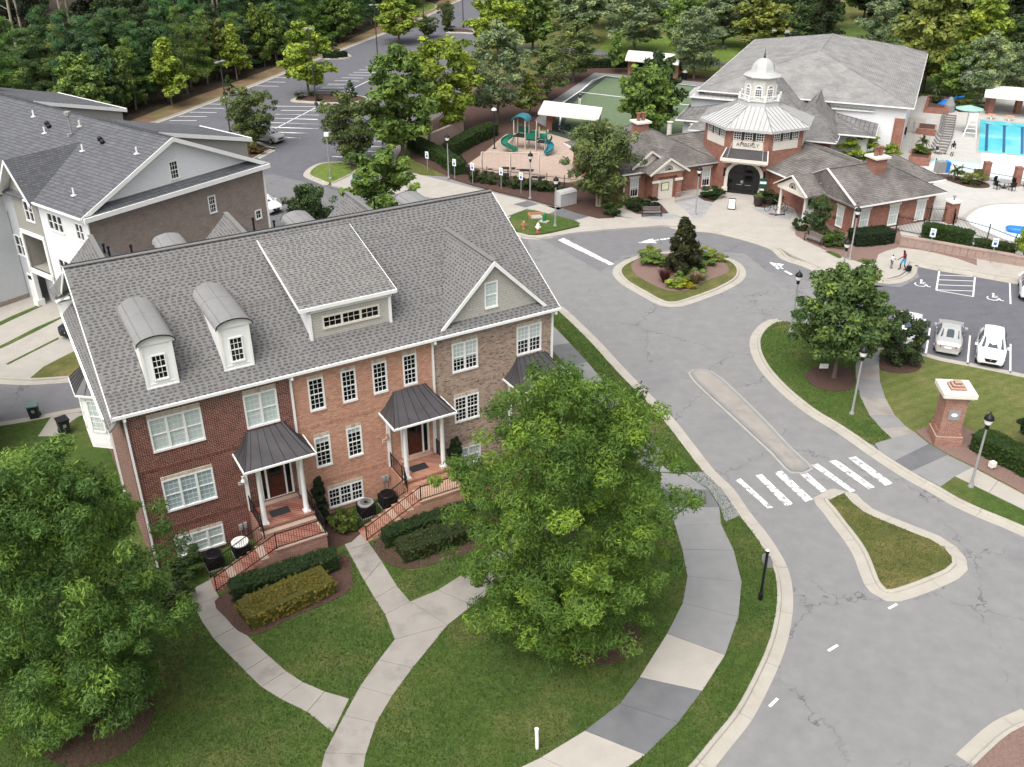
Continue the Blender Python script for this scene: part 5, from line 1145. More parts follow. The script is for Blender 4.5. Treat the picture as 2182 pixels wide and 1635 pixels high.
def trunk_mb(H, r0, zb, Rr, seed, n=7, stems=1, lean=.06):
    r = random.Random(seed); m = MB()
    for s in range(stems):
        a0 = 2*PI*s/stems+r.random(); k = (0 if stems == 1 else .22*Rr)
        top = Vector((k*math.cos(a0)+r.uniform(-lean, lean)*H, k*math.sin(a0)+r.uniform(-lean, lean)*H, zb+(H-zb)*.62)); b0 = Vector((.10*math.cos(a0), .10*math.sin(a0), 0)) if stems > 1 else Vector((0, 0, 0))
        pts = [b0-Vector((0, 0, .1)), b0.lerp(top, .04)+Vector((0, 0, .05)), b0.lerp(top, .35)+Vector((r.uniform(-.1, .1), r.uniform(-.1, .1), 0)), b0.lerp(top, .7), top]
        rr = r0/(1 if stems == 1 else 1.9); m.tube(pts, [rr*1.35, rr, rr*.8, rr*.5, rr*.15], n)
        for i in range(7 if stems == 1 else 3):
            t = r.uniform(.38, .9); p = b0.lerp(top, t); a = r.uniform(0, 2*PI); q = Vector((math.cos(a)*Rr*.72*(1.1-t*.5), math.sin(a)*Rr*.72*(1.1-t*.5), p.z+r.uniform(.05, .3)*Rr))
            m.tube([p, p.lerp(q, .5)+Vector((0, 0, .06*Rr)), q], [rr*.42*(1.15-t), rr*.25*(1.15-t), .012], 5)
    return m
CROWN, TRUNK = {}, {}
def species(key, n, per, size, H, Rr, zb, shape, lump=.22, asp=.45, r0=.16, stems=1, seed=1, flat=.75, droop=0, hollow=.35, bark='bark', jit=.12, shell=.5, lean=.05):
    c, ra = boughs(seed, n, H*.96, Rr, zb, shape, lump, hollow, jit); CROWN[key] = leaf_mesh('crown_'+key, c, ra, per, size, asp, flat, seed, droop, shell)
    t = trunk_mb(H, r0, zb, Rr, seed, 7, stems, lean).build('trunk_'+key, X[bark], None, True, 60); TRUNK[key] = t.data; bpy.data.objects.remove(t)
    SP[key] = (H, Rr)
SP = {}
#        clumps leaves size  H    R   zb
species('maple_a', 150, 46, .30, 10, 3.6, 2.2, 'oval', .24, .55, seed=3)
species('maple_b', 150, 46, .30, 10, 3.8, 2.0, 'oval', .22, .55, seed=14, jit=.18)
species('maple_c', 130, 46, .32, 10, 3.3, 2.6, 'cone', .26, .55, seed=25, hollow=.25)
species('silver', 170, 52, .24, 12, 4.4, 2.4, 'oval', .20, .5, seed=31, jit=.2)
species('crepe', 190, 70, .17, 6, 3.2, 1.3, 'vase', .20, .35, r0=.2, stems=5, seed=41, bark='bark_l', flat=.7, hollow=.2, jit=.2)
species('pine_a', 150, 60, .30, 13, 3.0, 1.5, 'pine', .24, .12, seed=51, r0=.17, flat=.55, bark='bark_p', hollow=.3)
species('pine_b', 150, 60, .30, 13, 3.4, 2.2, 'pine', .26, .12, seed=62, r0=.17, flat=.6, bark='bark_p', hollow=.3)
species('tall_pine', 60, 70, .32, 24, 3.4, 15.5, 'oval', .34, .12, seed=71, r0=.24, flat=.6, bark='bark_l', lean=.03)
species('cedar', 170, 60, .24, 12, 3.4, .6, 'cone', .22, .25, seed=81, hollow=.4)
species('cone_shrub', 130, 40, .13, 3.2, 1.0, .05, 'cone', .20, .5, seed=91, r0=.06, hollow=.55, jit=.05, shell=.7)
species('round_shrub', 100, 44, .085, 1.2, .75, .05, 'round', .22, .5, seed=95, r0=.04, hollow=.6, jit=.05, shell=.7)
species('soft_shrub', 60, 40, .11, 1.3, .8, .1, 'round', .28, .4, seed=97, r0=.04, hollow=.4, jit=.14)
def tree(name, key, x, y, h, rad, col, label, cat='tree', group=None, z=.1, rz=None):
    H, Rr = SP[key]; t = thing(name, label, cat, (x, y, z), rng.uniform(0, 6.28) if rz is None else rz, group)
    t.scale = (rad/Rr, rad/Rr, h/H)
    c = link('crown', CROWN[key], t); k = rng.uniform(.9, 1.1); c.color = (col[0]*k, col[1]*k, col[2]*k, 1)
    link('trunk', TRUNK[key], t); return t
YG, MG, DG, SG, PG, OG, CG, KG = (.26,.345,.055), (.145,.225,.055), (.07,.115,.042), (.20,.265,.14), (.085,.165,.065), (.205,.24,.06), (.125,.165,.06), (.032,.048,.022)
# the two big willow oaks in front, each with its own crown
def big_oak(x, y, H, Rx, zb, seed, label, n, per, shape='oval', col=(.115,.20,.036)):
    t = thing('willow_oak', label, 'tree', (x, y, .12), 0.0)
    c, ra = boughs(seed, n, H*.97, Rx, zb, shape, .135, .28, .11)
    me = leaf_mesh('crown', c, ra, per, .115, .26, .8, seed, .06, .40, .15, .21)
    o = link('crown', me, t); o.color = (*col, 1)
    trunk_mb(H, .26, zb, Rx, seed, 9).build('trunk', X['bark'], t, True, 60); return t
big_oak(2.3, 33.2, 13.3, 5.75, .9, 5, 'big willow oak with fine bright leaves in front of the tan brick townhouse', 680, 190, 'oval')
big_oak(-17.6, 28.4, 12.8, 5.5, 1.0, 8, 'big willow oak filling the lower left corner of the lawn', 640, 190, 'oval', (.105,.19,.042))
# right hand oak by the walk and the holly beside it
t = thing('young_oak', 'round dark green oak in a mulch ring beside the curving walk', 'tree', (21.6, 57.1, .12))
c, ra = boughs(17, 260, 7.6, 3.35, 1.9, 'oval', .22, .3, .14); o = link('crown', leaf_mesh('crown', c, ra, 90, .17, .5, .8, 17, 0, .45), t); o.color = (.11,.175,.055,1); trunk_mb(7.6, .15, 1.7, 3.3, 17, 8).build('trunk', X['bark'], t, True, 60)
t = thing('holly_shrub', 'tall clipped dark green holly between the walk and the parked cars', 'shrub', (26.6, 59.2, .12))
c, ra = boughs(23, 200, 3.7, 1.45, .2, 'pillar', .26, .55, .08); o = link('foliage', leaf_mesh('foliage', c, ra, 80, .10, .5, .9, 23, 0, .5), t); o.color = (.06,.092,.04,1); trunk_mb(3.4, .1, .3, 1.2, 23).build('stem', X['bark'], t)
# magnolia and planting of the roundabout
t = thing('magnolia', 'upright dark glossy magnolia in the middle of the roundabout island', 'tree', (14.2, 75.2, .16))
c, ra = boughs(29, 150, 4.6, 1.75, .2, 'cone', .24, .45, .1); o = link('crown', leaf_mesh('crown', c, ra, 70, .17, .5, .9, 29, 0, .5, .22, .2), t); o.color = (.045,.05,.02,1); trunk_mb(4.4, .12, .4, 1.2, 29).build('trunk', X['bark'], t)
def gpx(*a): return a
def bush(x, y, h, rad, col, label, group=None, key='soft_shrub', name='shrub', z=.15): return tree(name, key, x, y, h, rad, col, label, 'shrub', group, z)
for i, (x, y, h, rad, col, lab) in enumerate((
    (12.2, 77.6, .9, 1.5, MG, 'low green shrub left of the dark magnolia on the island'), (16.2, 77.3, .9, 1.4, MG, 'low green shrub right of the dark magnolia on the island'),
    (17.5, 78.2, .8, 1.0, OG, 'yellow green shrub at the right back of the island bed'), (16.7, 79.2, .7, .9, OG, 'yellow green shrub tipped with pink at the back of the island bed'),
    (12.0, 79.2, .8, 1.0, OG, 'yellow green shrub at the left back of the island bed'), (14.0, 73.5, .9, .8, MG, 'mid green shrub in front of the dark magnolia'),
    (15.3, 74.0, .85, .8, MG, 'mid green shrub at the right foot of the dark magnolia'), (13.3, 72.5, .7, 1.0, YG, 'lime green shrub at the front tip of the island bed'),
    (14.1, 72.4, .5, .8, (.30,.28,.02), 'low yellow flowering clump at the front tip of the island bed'))): bush(x, y, h, rad, col, lab)
def tuft(x, y, h, r_, col, label, n=420, seed=1):
    g = np.random.default_rng(seed); t = thing('ornamental_grass', label, 'ornamental grass', (x, y, .16)); m = MB()
    for i in range(n):
        a = g.uniform(0, 2*PI); l = h*g.uniform(.6, 1.1); o_ = r_*g.uniform(.3, 1); b = Vector((.12*math.cos(a)*g.random(), .12*math.sin(a)*g.random(), 0)); e = Vector((o_*math.cos(a), o_*math.sin(a), l*.85)); md = b.lerp(e, .55)+Vector((0, 0, l*.18)); s = Vector((-math.sin(a), math.cos(a), 0))*.018
        m.add([b-s, b+s, md+s, md-s, e], ((0, 1, 2, 3), (3, 2, 4)), 0, g.random())
    o = m.build('blades', X['leaf'], t); o.color = (*col, 1); tag(o, kind='stuff')
tuft(12.45, 73.3, 1.25, .8, (.10,.035,.04), 'purple fountain grass with pale plumes left at the front of the island', seed=4)
tuft(14.9, 72.9, 1.2, .8, (.26,.19,.13), 'pinkish brown fountain grass right at the front of the island', seed=5)
# hedges: leafy skin over a dense core
def hedge(pts, wd, h, col, label, per=420, size=.075, z=.14, top_round=.25, closed=False, group=None, name='hedge', cat='hedge'):
    """clipped hedge along a plan line"""
    r = np.random.default_rng(int(abs(pts[0][0]*100)+wd*10)); P = smooth2(pts, .4); t = thing(name, label, cat, (*P[0], z), 0, group)
    o = Vector((P[0].x, P[0].y)); Q = [p-o for p in P]; nL = offs(Q, wd/2); nR = offs(Q, -wd/2); k = len(Q)
    m = MB(); ins = .06
    for i in range(k-1):
        a, b, c, d = nL[i].lerp(Q[i], .10), nR[i].lerp(Q[i], .10), nR[i+1].lerp(Q[i+1], .10), nL[i+1].lerp(Q[i+1], .10)
        H = h-ins
        m.quad((*a, H), (*b, H), (*c, H), (*d, H)); m.quad((*a, 0), (*a, H), (*d, H), (*d, 0)); m.quad((*b, 0), (*c, 0), (*c, H), (*b, H))
    for i, (a, b) in ((0, (nL[0], nR[0])), (k-1, (nL[-1], nR[-1]))): a = a.lerp(Q[i], .18); b = b.lerp(Q[i], .18); m.quad((*a, 0), (*b, 0), (*b, h-ins), (*a, h-ins))
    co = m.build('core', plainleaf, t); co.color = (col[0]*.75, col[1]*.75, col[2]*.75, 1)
    cs_, ra = [], []
    L = sum((Q[i+1]-Q[i]).length for i in range(k-1)); N = max(20, int(L*(wd+2*h)*per/13))
    seg = [(Q[i+1]-Q[i]).length for i in range(k-1)]; cum = np.cumsum([0]+seg)
    for _ in range(N):
        s = r.uniform(-.04*L if L < 4 else -.1, L*1.0+.1); i = min(k-2, max(0, int(np.searchsorted(cum, s)-1))); f = (s-cum[i])/max(seg[i], 1e-6); p = Q[i]+(Q[i+1]-Q[i])*f; tt = (Q[i+1]-Q[i]).normalized(); nn = Vector((-tt.y, tt.x))
        q = r.uniform(0, 2*h+wd); e = min(min(s, L-s)/.5, 1) if min(s, L-s) < .5 else 1; e = .75+.25*max(0, e)
        if q < h: off, zz = -wd/2*e, q
        elif q < h+wd: off, zz = -wd/2+(q-h), h
        else: off, zz = wd/2*e, q-h-wd
        ed = abs(off)/(wd/2); zz2 = zz*e**.5-(top_round*max(0, ed-.5)*h*.5 if zz >= h*.98 else 0); cs_.append((p.x+nn.x*off, p.y+nn.y*off, max(.05, zz2))); ra.append(size*r.uniform(.9, 1.6))
    fo = link('foliage', leaf_mesh('foliage', cs_, ra, 26, size*.62, .5, .8, int(N), 0, .3, .17, .13), t); fo.color = (*col, 1); return t
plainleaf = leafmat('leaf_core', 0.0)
hw = lambda pts: [toworld(*p) for p in pts]
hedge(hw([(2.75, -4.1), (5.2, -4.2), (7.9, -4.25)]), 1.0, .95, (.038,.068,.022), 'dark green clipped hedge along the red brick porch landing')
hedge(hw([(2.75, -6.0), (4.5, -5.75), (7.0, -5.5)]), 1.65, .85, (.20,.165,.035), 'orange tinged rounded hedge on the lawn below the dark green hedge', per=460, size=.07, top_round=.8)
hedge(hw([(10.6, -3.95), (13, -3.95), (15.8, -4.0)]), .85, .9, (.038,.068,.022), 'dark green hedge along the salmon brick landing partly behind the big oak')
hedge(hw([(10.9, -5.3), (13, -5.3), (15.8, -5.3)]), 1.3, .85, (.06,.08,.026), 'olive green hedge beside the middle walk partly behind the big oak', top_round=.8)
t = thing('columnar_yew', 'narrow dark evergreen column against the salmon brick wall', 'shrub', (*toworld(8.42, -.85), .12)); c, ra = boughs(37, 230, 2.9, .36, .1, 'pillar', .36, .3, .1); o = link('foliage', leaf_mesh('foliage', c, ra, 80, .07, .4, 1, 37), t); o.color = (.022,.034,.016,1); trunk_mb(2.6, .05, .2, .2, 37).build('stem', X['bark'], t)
t = thing('columnar_yew', 'narrow dark evergreen column beside the tan brick basement window', 'shrub', (*toworld(16.35, -.8), .12)); o = link('foliage', bpy.data.objects['foliage'].data if False else leaf_mesh('foliage', c*np.array([1.2, 1.2, .95]), ra, 80, .07, .4, 1, 38), t); o.color = (.035,.055,.022,1); trunk_mb(2.6, .05, .2, .2, 38).build('stem', X['bark'], t)
x, y = toworld(9.35, -1.75); bush(x, y, 1.25, .78, (.085,.125,.024), 'light green rounded bush under the salmon townhouse basement window', key='round_shrub')
x, y = toworld(1.3, -1.2); bush(x, y, 1.2, 1.1, (.05,.085,.026), 'dark green shrub at the left corner of the red brick front'); x, y = toworld(.4, -3.2); bush(x, y, 1.0, .9, (.06,.09,.03), 'loose green shrub between the left oak and the front steps')
hb = [toworld(2.4, -3.5), toworld(8.2, -3.4), toworld(8.2, -5.6), toworld(7.5, -6.45), toworld(4.8, -6.75), toworld(2.8, -7.0), toworld(2.1, -5.4)]
sheet('hedge_bed', smooth2(hb, .4, True), .15, X['mulch'], z0=.05); sheet('hedge_bed', [toworld(8.0, -.1), toworld(10.2, -.1), toworld(10.0, -2.4), toworld(9.2, -2.9), toworld(8.0, -2.9)], .15, X['mulch'], z0=.05)
sheet('hedge_bed', smooth2([toworld(10.4, -3.4), toworld(16, -3.4), toworld(16, -6.3), toworld(10.9, -6.3)], .4, True), .15, X['mulch'], z0=.05); sheet('oak_bed', [(3.9+1.9*math.cos(a), 33.0+1.9*math.sin(a)) for a in np.linspace(0, 6.1, 22)], .15, X['mulch'], z0=.05); sheet('oak_bed', [(-17+2.2*math.cos(a), 28.0+2.2*math.sin(a)) for a in np.linspace(0, 6.1, 22)], .15, X['mulch'], z0=.05)
hedge([(27.55, 48.6), (28.7, 46.9), (29.9, 44.9), (30.9, 43.1)], 1.5, 1.15, (.05,.092,.02), 'bright green clipped hedge beside the brick entrance pillar', per=460)
t = bush(31.6, 48.2, 2.9, 1.75, (.028,.05,.022), 'big dark round shrub at the right edge beyond the clipped hedge', key='round_shrub', z=.12)
# ---- middle distance, placed one by one: kind, x, y, height, radius, colour, label
MID = MIDTREES; wr_ = random.Random(77)
for i in range(46):                                   # the far line of trees behind the grounds
    x = wr_.uniform(-2, 125); y = 196+wr_.uniform(0, 40)-max(0, x-60)*.35; k = wr_.choice(['silver', 'maple_a', 'maple_b', 'cedar', 'silver'])
    tree('far_tree', k, x, y, wr_.uniform(9, 15), wr_.uniform(4, 6), wr_.choice([MG, DG, DG, CG, KG, SG]), {'silver': 'rounded tree in the far line behind the park and clubhouse', 'cedar': 'dark evergreen in the far line behind the park and clubhouse', 'maple_a': 'tall leafy tree in the far line behind the park and clubhouse', 'maple_b': 'broad leafy tree in the far line behind the park and clubhouse'}[k], group='far line of trees')
for nm, key, x, y, h, r_, cn, lab in MID: tree(nm, key, x, y, h, r_, globals()[cn], lab)
# ---- the wood beyond the far parking lot: each tree a thing
wr = random.Random(4)
for i, (nm, key, x, y, h, r_, cn, lab) in enumerate(WOOD): tree(nm, key, x, y, h, r_, tuple(v*wr.uniform(.85, 1.15) for v in globals()[cn]), lab, group='trees of the wood' if lab in WOODG else None)
# grass blades on the near lawn: nobody could count them
def inpoly(px, py, poly):
    c = np.zeros(len(px), bool); n = len(poly)
    for i in range(n):
        x0, y0 = poly[i]; x1, y1 = poly[(i+1) % n]
        k = ((y0 > py) != (y1 > py)) & (px < (x1-x0)*(py-y0)/(y1-y0+1e-12)+x0); c ^= k
    return c
def blades(name, poly, holes, dens, h, col, label, seed, z=.12):
    g = np.random.default_rng(seed); poly = [tuple(p) for p in poly]; xs = [p[0] for p in poly]; ys = [p[1] for p in poly]; x0, x1, y0, y1 = max(min(xs), -24), max(xs), max(min(ys), 24), max(ys)
    N = int((x1-x0)*(y1-y0)*dens); px = g.uniform(x0, x1, N); py = g.uniform(y0, y1, N); k = inpoly(px, py, poly)
    for hpoly in holes: k &= ~inpoly(px, py, [tuple(p) for p in hpoly])
    px, py = px[k], py[k]; n = len(px); a = g.uniform(0, 2*PI, n); w_ = g.uniform(.012, .03, n); L = h*g.uniform(.5, 1.3, n); le = g.uniform(0, 2*PI, n); zz = np.full(n, z)
    v = np.stack([np.stack([px-np.cos(a)*w_, py-np.sin(a)*w_, zz], 1), np.stack([px+np.cos(a)*w_, py+np.sin(a)*w_, zz], 1), np.stack([px+np.cos(le)*L*.7, py+np.sin(le)*L*.7, zz+L], 1)], 1).reshape(-1, 3)
    me = bpy.data.meshes.new(name); me.vertices.add(3*n); me.vertices.foreach_set('co', v.ravel()); me.loops.add(3*n); me.loops.foreach_set('vertex_index', np.arange(3*n)); me.polygons.add(n); me.polygons.foreach_set('loop_start', np.arange(0, 3*n, 3)); me.polygons.foreach_set('loop_total', np.full(n, 3))
    tone = np.clip(g.normal(.5, .17, n)+.12*np.sin(px*.9+np.cos(py*.7)*2), 0, 1); at = me.attributes.new('tone', 'FLOAT', 'FACE'); at.data.foreach_set('value', tone.astype(np.float32)); me.update(calc_edges=True); me.materials.append(X['leaf'])
    o = link(name, me); o.color = (*col, 1); return tag(o, label, None, None, 'stuff')
_house = [toworld(-.6, 15), toworld(23.5, 15), toworld(23.5, -3.4), toworld(.0, -3.4), toworld(-.6, -.2)]
_wp = lambda L_, R_: list(L_)+list(R_)[::-1]
blades('grass', front, [_house, _wp(g2('walkA_L'), g2('walkA_R')), _wp(_wl, _wr), _wp(_L, _R), [(-4.86, 35.2), (-1.0, 38.7), (.6, 42), (2.2, 41.6), (.5, 37.6), (-3, 33.6)], hb, _wp([(-.2, 69.5)]+_ll, [(1.5, 70.2)]+_rr)], 190, .10, (.085,.135,.032), 'short lawn grass around the big oaks and front walks', 3)
blades('grass', tri, [], 150, .08, (.13,.15,.045), 'dry grass on the wedge shaped median', 5, .13)
blades('grass', g2('lawn_tip'), [g2('mulch_tree')], 110, .09, (.085,.13,.03), 'grass of the tip beside the curving walk', 6, .125)
# ------------------------------------------------------------------ rear townhouse row (brown brick end wall, white and grey siding)
RA = R(53.3); RO = (-29.27, 63.8)
rear = thing('rear_townhouse', 'grey-roofed townhouse block with brown brick end wall and white siding front', 'townhouse', (*RO, 0), RA)
RL, RE, RZ, RX = 15.6, 9.3, 13.1, 7.72      # gable width, eave, ridge height, ridge position; x along the end wall, y away along the row
EW = [(3.2, 4.5, 7.55, 8.4)]
m = MB(); ew_h = [(10.05, 10.75, 6.6, 8.0), (14.3, 14.95, 4.9, 5.7), (7.6, 9.9, 2.7, 4.3), (1.9, 4.2, 2.5, 3.9)]
cut_wall(m, 0, RL, -.1, RE-.25, ew_h, 0); m.build('end_wall', X['brick_rear'], rear)
window(rear, *ew_h[0], rows=2); window(rear, *ew_h[1], sash=False, cols=2, rows=2); window(rear, *ew_h[2], n=3, rows=3); window(rear, *ew_h[3], sash=False, cols=1, rows=1)
m = MB(); m.box(6.3, 6.75, -.08, -.002, 4.0, 4.5); m.build('vent_cover', X['white'], rear)
m = MB(); gable_wall(m, RX, RZ-.25, 7.0, RE+.35, .25, (7.35, 8.15, 9.9, 11.3)); gwl = m.build('gable_wall', X['siding_w'], rear); window(rear, 7.35, 8.15, 9.9, 11.3, y=.25, rows=2)
m = MB(); m.extr([(-.3, -.45, RE-.05), (RL+.3, -.45, RE-.05), (RL-.1, .28, RE+.42), (.1, .28, RE+.42)], (0, 0, -.12)); fixn(m.build('pent_roof', X['roof_blue'], rear)); m = MB(); m.box(-.4, RL+.4, -.58, -.45, RE-.35, RE-.02); m.box(-.1, RL+.1, -.45, .0, RE-.3, RE-.2); m.build('cornice', X['white'], rear)
m = MB(); k1 = (RZ-RE)/(RX+.4); LEN = 44
for a, b in (((-.45, RE-.02), (RX, RZ)), ((RL+.45, RE-.02), (RX, RZ))):
    m.extr([(a[0], -.3, a[1]), (a[0], LEN, a[1]), (b[0], LEN, b[1]), (b[0], -.3, b[1])], (0, 0, -.15))
rrf = fixn(m.build('roof', X['roof_blue'], rear))
m = MB()
for a, b in (((-.45, RE-.02), (RX, RZ)), ((RL+.45, RE-.02), (RX, RZ))): m.extr([(a[0], -.34, a[1]+.03), (b[0], -.34, b[1]+.03), (b[0], -.34, b[1]-.3), (a[0], -.34, a[1]-.3)], (0, .06, 0))
fixn(m.build('rake_board', X['white'], rear))
m = MB(); m.bar((RX, -.3, RZ+.02), (RX, LEN, RZ+.02), .25, .04); m.build('ridge_cap', X['roof_blue'], rear)
m = MB(); m.box(-.56, -.45, -.3, 7, RE-.16, RE-.02); m.build('gutter', X['white'], rear)
for x in (.02, RL-.02): m = MB(); m.box(x-.05, x+.05, -.14, -.02, .1, RE-.4); m.build('downspout', X['white'], rear)
# front (faces -x): white bay, then taupe bay with porch, then recessed grey parts
m = MB(); fh = [(3.15, 5.1, 7.25, 8.6), (.55, 1.55, 7.25, 8.55), (3.0, 5.0, 3.75, 5.1), (.5, 1.6, 3.7, 5.0)]
cut_wall(m, 0, 6.15, -.1, RE-.2, fh, 0.0, axis='y'); m.build('front_wall', X['siding_w'], rear)
for h_, n_ in zip(fh, (3, 2, 3, 2)): window(rear, *h_, n=n_, cols=1, rows=1, axis='x' if False else 'y', y=0.0, frame='white')
m = MB(); th = [(6.35, 9.3, 3.1, 6.1)]
cut_wall(m, 6.15, 9.6, 2.9, RE, [(6.9, 8.1, 7.3, 8.9), (6.45, 9.3, 3.3, 6.1)], -.02, axis='y', depth=2.5); m.build('front_wall', X['siding_taupe'], rear)
m = MB(); m.box(2.4, 2.5, 6.3, 9.5, 3.2, 6.2); m.build('porch_back', plain('porch_shade', (.05,.05,.05), .9), rear); m = MB(); m.box(2.35, 2.4, 7.0, 8.2, 3.3, 5.6); m.build('porch_door', X['glass'], rear)  # porch back coloured near black, painting in the shade of the deep opening
m = MB(); m.box(-.1, .1, 6.25, 9.5, 6.1, 6.4); m.box(-.12, .1, 6.2, 9.5, 2.9, 3.3); m.box(-.12, .15, 6.2, 6.45, -.1, 6.1); m.box(-.12, .15, 9.3, 9.6, -.1, 6.1); m.box(-.3, .3, 9.25, 9.85, -.1, .6); m.build('porch_frame', X['white'], rear)
window(rear, 6.9, 8.1, 7.3, 8.9, n=2, cols=1, rows=1, axis='y', y=-.02)
m = MB(); m.quad((.9, 6.15, -.1), (.9, 9.6, -.1), (.9, 9.6, 2.95), (.9, 6.15, 2.95)); m.quad((.0, 6.15, 2.9), (0, 9.6, 2.9), (2.5, 9.6, 2.9), (2.5, 6.15, 2.9)); m.build('garage_recess', X['siding_g'], rear)
m = MB(); cut_wall(m, 9.6, 15.5, -.1, RE, [(11.6, 12.9, 7.2, 8.9), (10.2, 11.6, 3.7, 5.4)], .35, axis='y'); m.build('front_wall', X['siding_g'], rear)
window(rear, 11.6, 12.9, 7.2, 8.9, n=2, cols=1, rows=1, axis='y', y=.35); window(rear, 10.2, 11.6, 3.7, 5.4, n=2, cols=1, rows=1, axis='y', y=.35)
m = MB(); m.box(.30, .36, 10.0, 11.1, .1, 2.3); gd = m.build('side_door', X['white'], rear); m = MB(); m.box(.27, .31, 10.15, 10.95, 1.85, 2.15); m.build('door_pane', X['glass'], gd)
m = MB(); m.box(-4.5, -.2+.5, 11.6, 20, -.1, 8.4); m.build('side_wing', X['siding_g'], rear)
m = MB(); m.box(-4.52, .35, 11.55, 11.6, -.1, .45); m.build('wing_base', X['brick_rear'], rear)
m = MB(); m.extr([(-4.9, 11.2, 8.4), (3.0, 11.2, 11.1), (3.0, 24, 11.1), (-4.9, 24, 8.4)], (0, 0, -.15)); fixn(m.build('side_roof', X['roof_blue'], rear))
# cross gable over the taupe bay
m = MB(); cy, zz_, hw_ = 7.9, 12.0, 2.15
for sy in (-1, 1): m.extr([(-.75, cy, zz_), (-.75, cy+sy*hw_, zz_-hw_*1.32), (0.1, cy+sy*hw_, zz_-hw_*1.32), ((zz_-RE)/k1-.4, cy, zz_)], (0, 0, -.1))
fixn(m.build('cross_gable_roof', X['roof_blue'], rear)); m = MB(); m.extr([(-.03, cy, zz_-.2), (-.03, cy-hw_+.15, zz_-hw_*1.32), (-.03, cy+hw_-.15, zz_-hw_*1.32)], (.1, 0, 0)); fixn(m.build('cross_gable', X['siding_taupe'], rear))
m = MB()
for sy in (-1, 1): m.extr([(-.8, cy, zz_+.02), (-.8, cy+sy*(hw_+.05), zz_-hw_*1.32-.03), (-.8, cy+sy*(hw_+.05), zz_-hw_*1.32-.3), (-.8, cy, zz_-.26)], (.06, 0, 0)); m.extr([(-.75, cy, zz_-.12), (-.75, cy+sy*hw_, zz_-hw_*1.32-.12), (-.02, cy+sy*hw_, zz_-hw_*1.32-.12), (-.02, cy, zz_-.12)], (0, 0, -.02))
fixn(m.build('rake_board', X['white'], rear))
# rear shed dormer roofs on the far slope
for y0, y1 in ((2.0, 8.6), (19, 30)):
    m = MB(); m.extr([(RX+.6, y0, RZ-.1), (RX+.6, y1, RZ-.1), (RL+.9, y1, RZ-2.3), (RL+.9, y0, RZ-2.3)], (0, 0, -.12)); sdr = fixn(m.build('shed_roof', X['roof_blue'], rear)); m = MB(); m.extr([(RX+1, y0+.25, RZ-.35), (RL+.6, y0+.25, RZ-2.4), (RL+.6, y0+.25, RE-.2)], (0, .1, 0)); fixn(m.build('cheek', X['siding_taupe'], sdr)); m = MB(); m.extr([(RX+.5, y0-.03, RZ-.08), (RL+.95, y0-.03, RZ-2.3), (RL+.95, y0-.03, RZ-2.6), (RX+.5, y0-.03, RZ-.38)], (0, .05, 0)); m.box(RL+.85, RL+1.0, y0, y1, RZ-2.55, RZ-2.27); fixn(m.build('fascia', X['white'], sdr))
m = MB(); m.box(RX+5, RL+.45, 2.3, 8.4, RE-.3, RZ-2.6); m.build('rear_projection', X['siding_taupe'], rear)
m = MB(); m.extr([(RX-4, 26, 12.2), (RX-4, 40, 12.2), (RX+1.5, 40, 14.0), (RX+1.5, 26, 14.0)], (0, 0, -.5)); fixn(m.build('back_roof', X['metal_w'], rear))
def rroof(x): return RE+k1*(x+.45) if x < RX else RZ-k1*(x-RX)
for x, y, hh, rad in ((1.0, 2.6, .55, .06), (4.6, 6.6, .5, .06), (5.2, 12.6, .5, .06), (5.6, 1.2, .5, .06), (6.6, 9.8, .5, .07), (6.4, 16, .5, .07)):
    m = MB(); z_ = rroof(x); m.tube([(x, y, z_-.1), (x, y, z_+hh)], rad, 8); m.box(x-.18, x+.12, y-.15, y+.15, z_-.02, z_+.06); m.build('vent_pipe', X['white'], rear)
for x, y in ((5.9, 6.2), (5.7, 5.6), (6.0, 13.5), (5.8, 12.9)):
    m = MB(); z_ = rroof(x); m.lathe([(.17, z_), (.19, z_+.18), (.1, z_+.28)], 10, (x, y)); m.build('roof_vent', X['black'], rear)
m = MB(); z_ = rroof(5.7); m.tube([(5.7, 9.6, z_), (5.7, 9.6, z_+1.7)], .07, 8); m.lathe([(.2, z_+1.45), (.24, z_+1.5), (.24, z_+1.75), (.16, z_+1.8)], 10, (5.7, 9.6)); m.box(5.4, 5.7, 9.5, 9.8, z_-.1, z_+.12); m.build('flue', X['grey_pole'], rear)
# roof corner of the next house at the left edge
nb = thing('neighbour_house', 'corner of a brick house with dark metal bay roof at the left edge', 'house', (-30.9, 50.3, 0), R(30))
m = MB(); m.box(-9, -1.0, -3, 3, -.1, 8.5); m.build('wall', X['brick_rear'], nb); m = MB(); m.box(-1.0, -.2, -1.2, .9, 3.0, 6.0); m.build('bay', X['white'], nb)
m = MB(); m.extr([(-1.0, -1.6, 7.0), (.2, -1.3, 6.1), (.2, 1.1, 6.1), (-1.0, 1.4, 7.0)], (0, 0, -.1)); nbr = fixn(m.build('bay_roof', X['metal_d'], nb))
for j in range(5): m = MB(); m.bar((-1.0, -1.6+3*j/4, 7.02), (.2, -1.3+2.4*j/4, 6.13), .04, .05); m.build('seam', X['metal_seam'], nbr)
# ------------------------------------------------------------------ clubhouse
CO = Vector((25.4, 100.7, 0)); CA = R(-21.5)
club = thing('clubhouse', 'brick clubhouse with octagonal lobby, white cupola and broad grey roofs', 'clubhouse', CO, CA)
def ogon(ap, k=8, a0=PI/8): return [(ap/math.cos(PI/k)*math.cos(a0+2*PI*i/k-PI/2), ap/math.cos(PI/k)*math.sin(a0+2*PI*i/k-PI/2)) for i in range(k)]
oc = ogon(4.9); ocs = ogon(5.5)
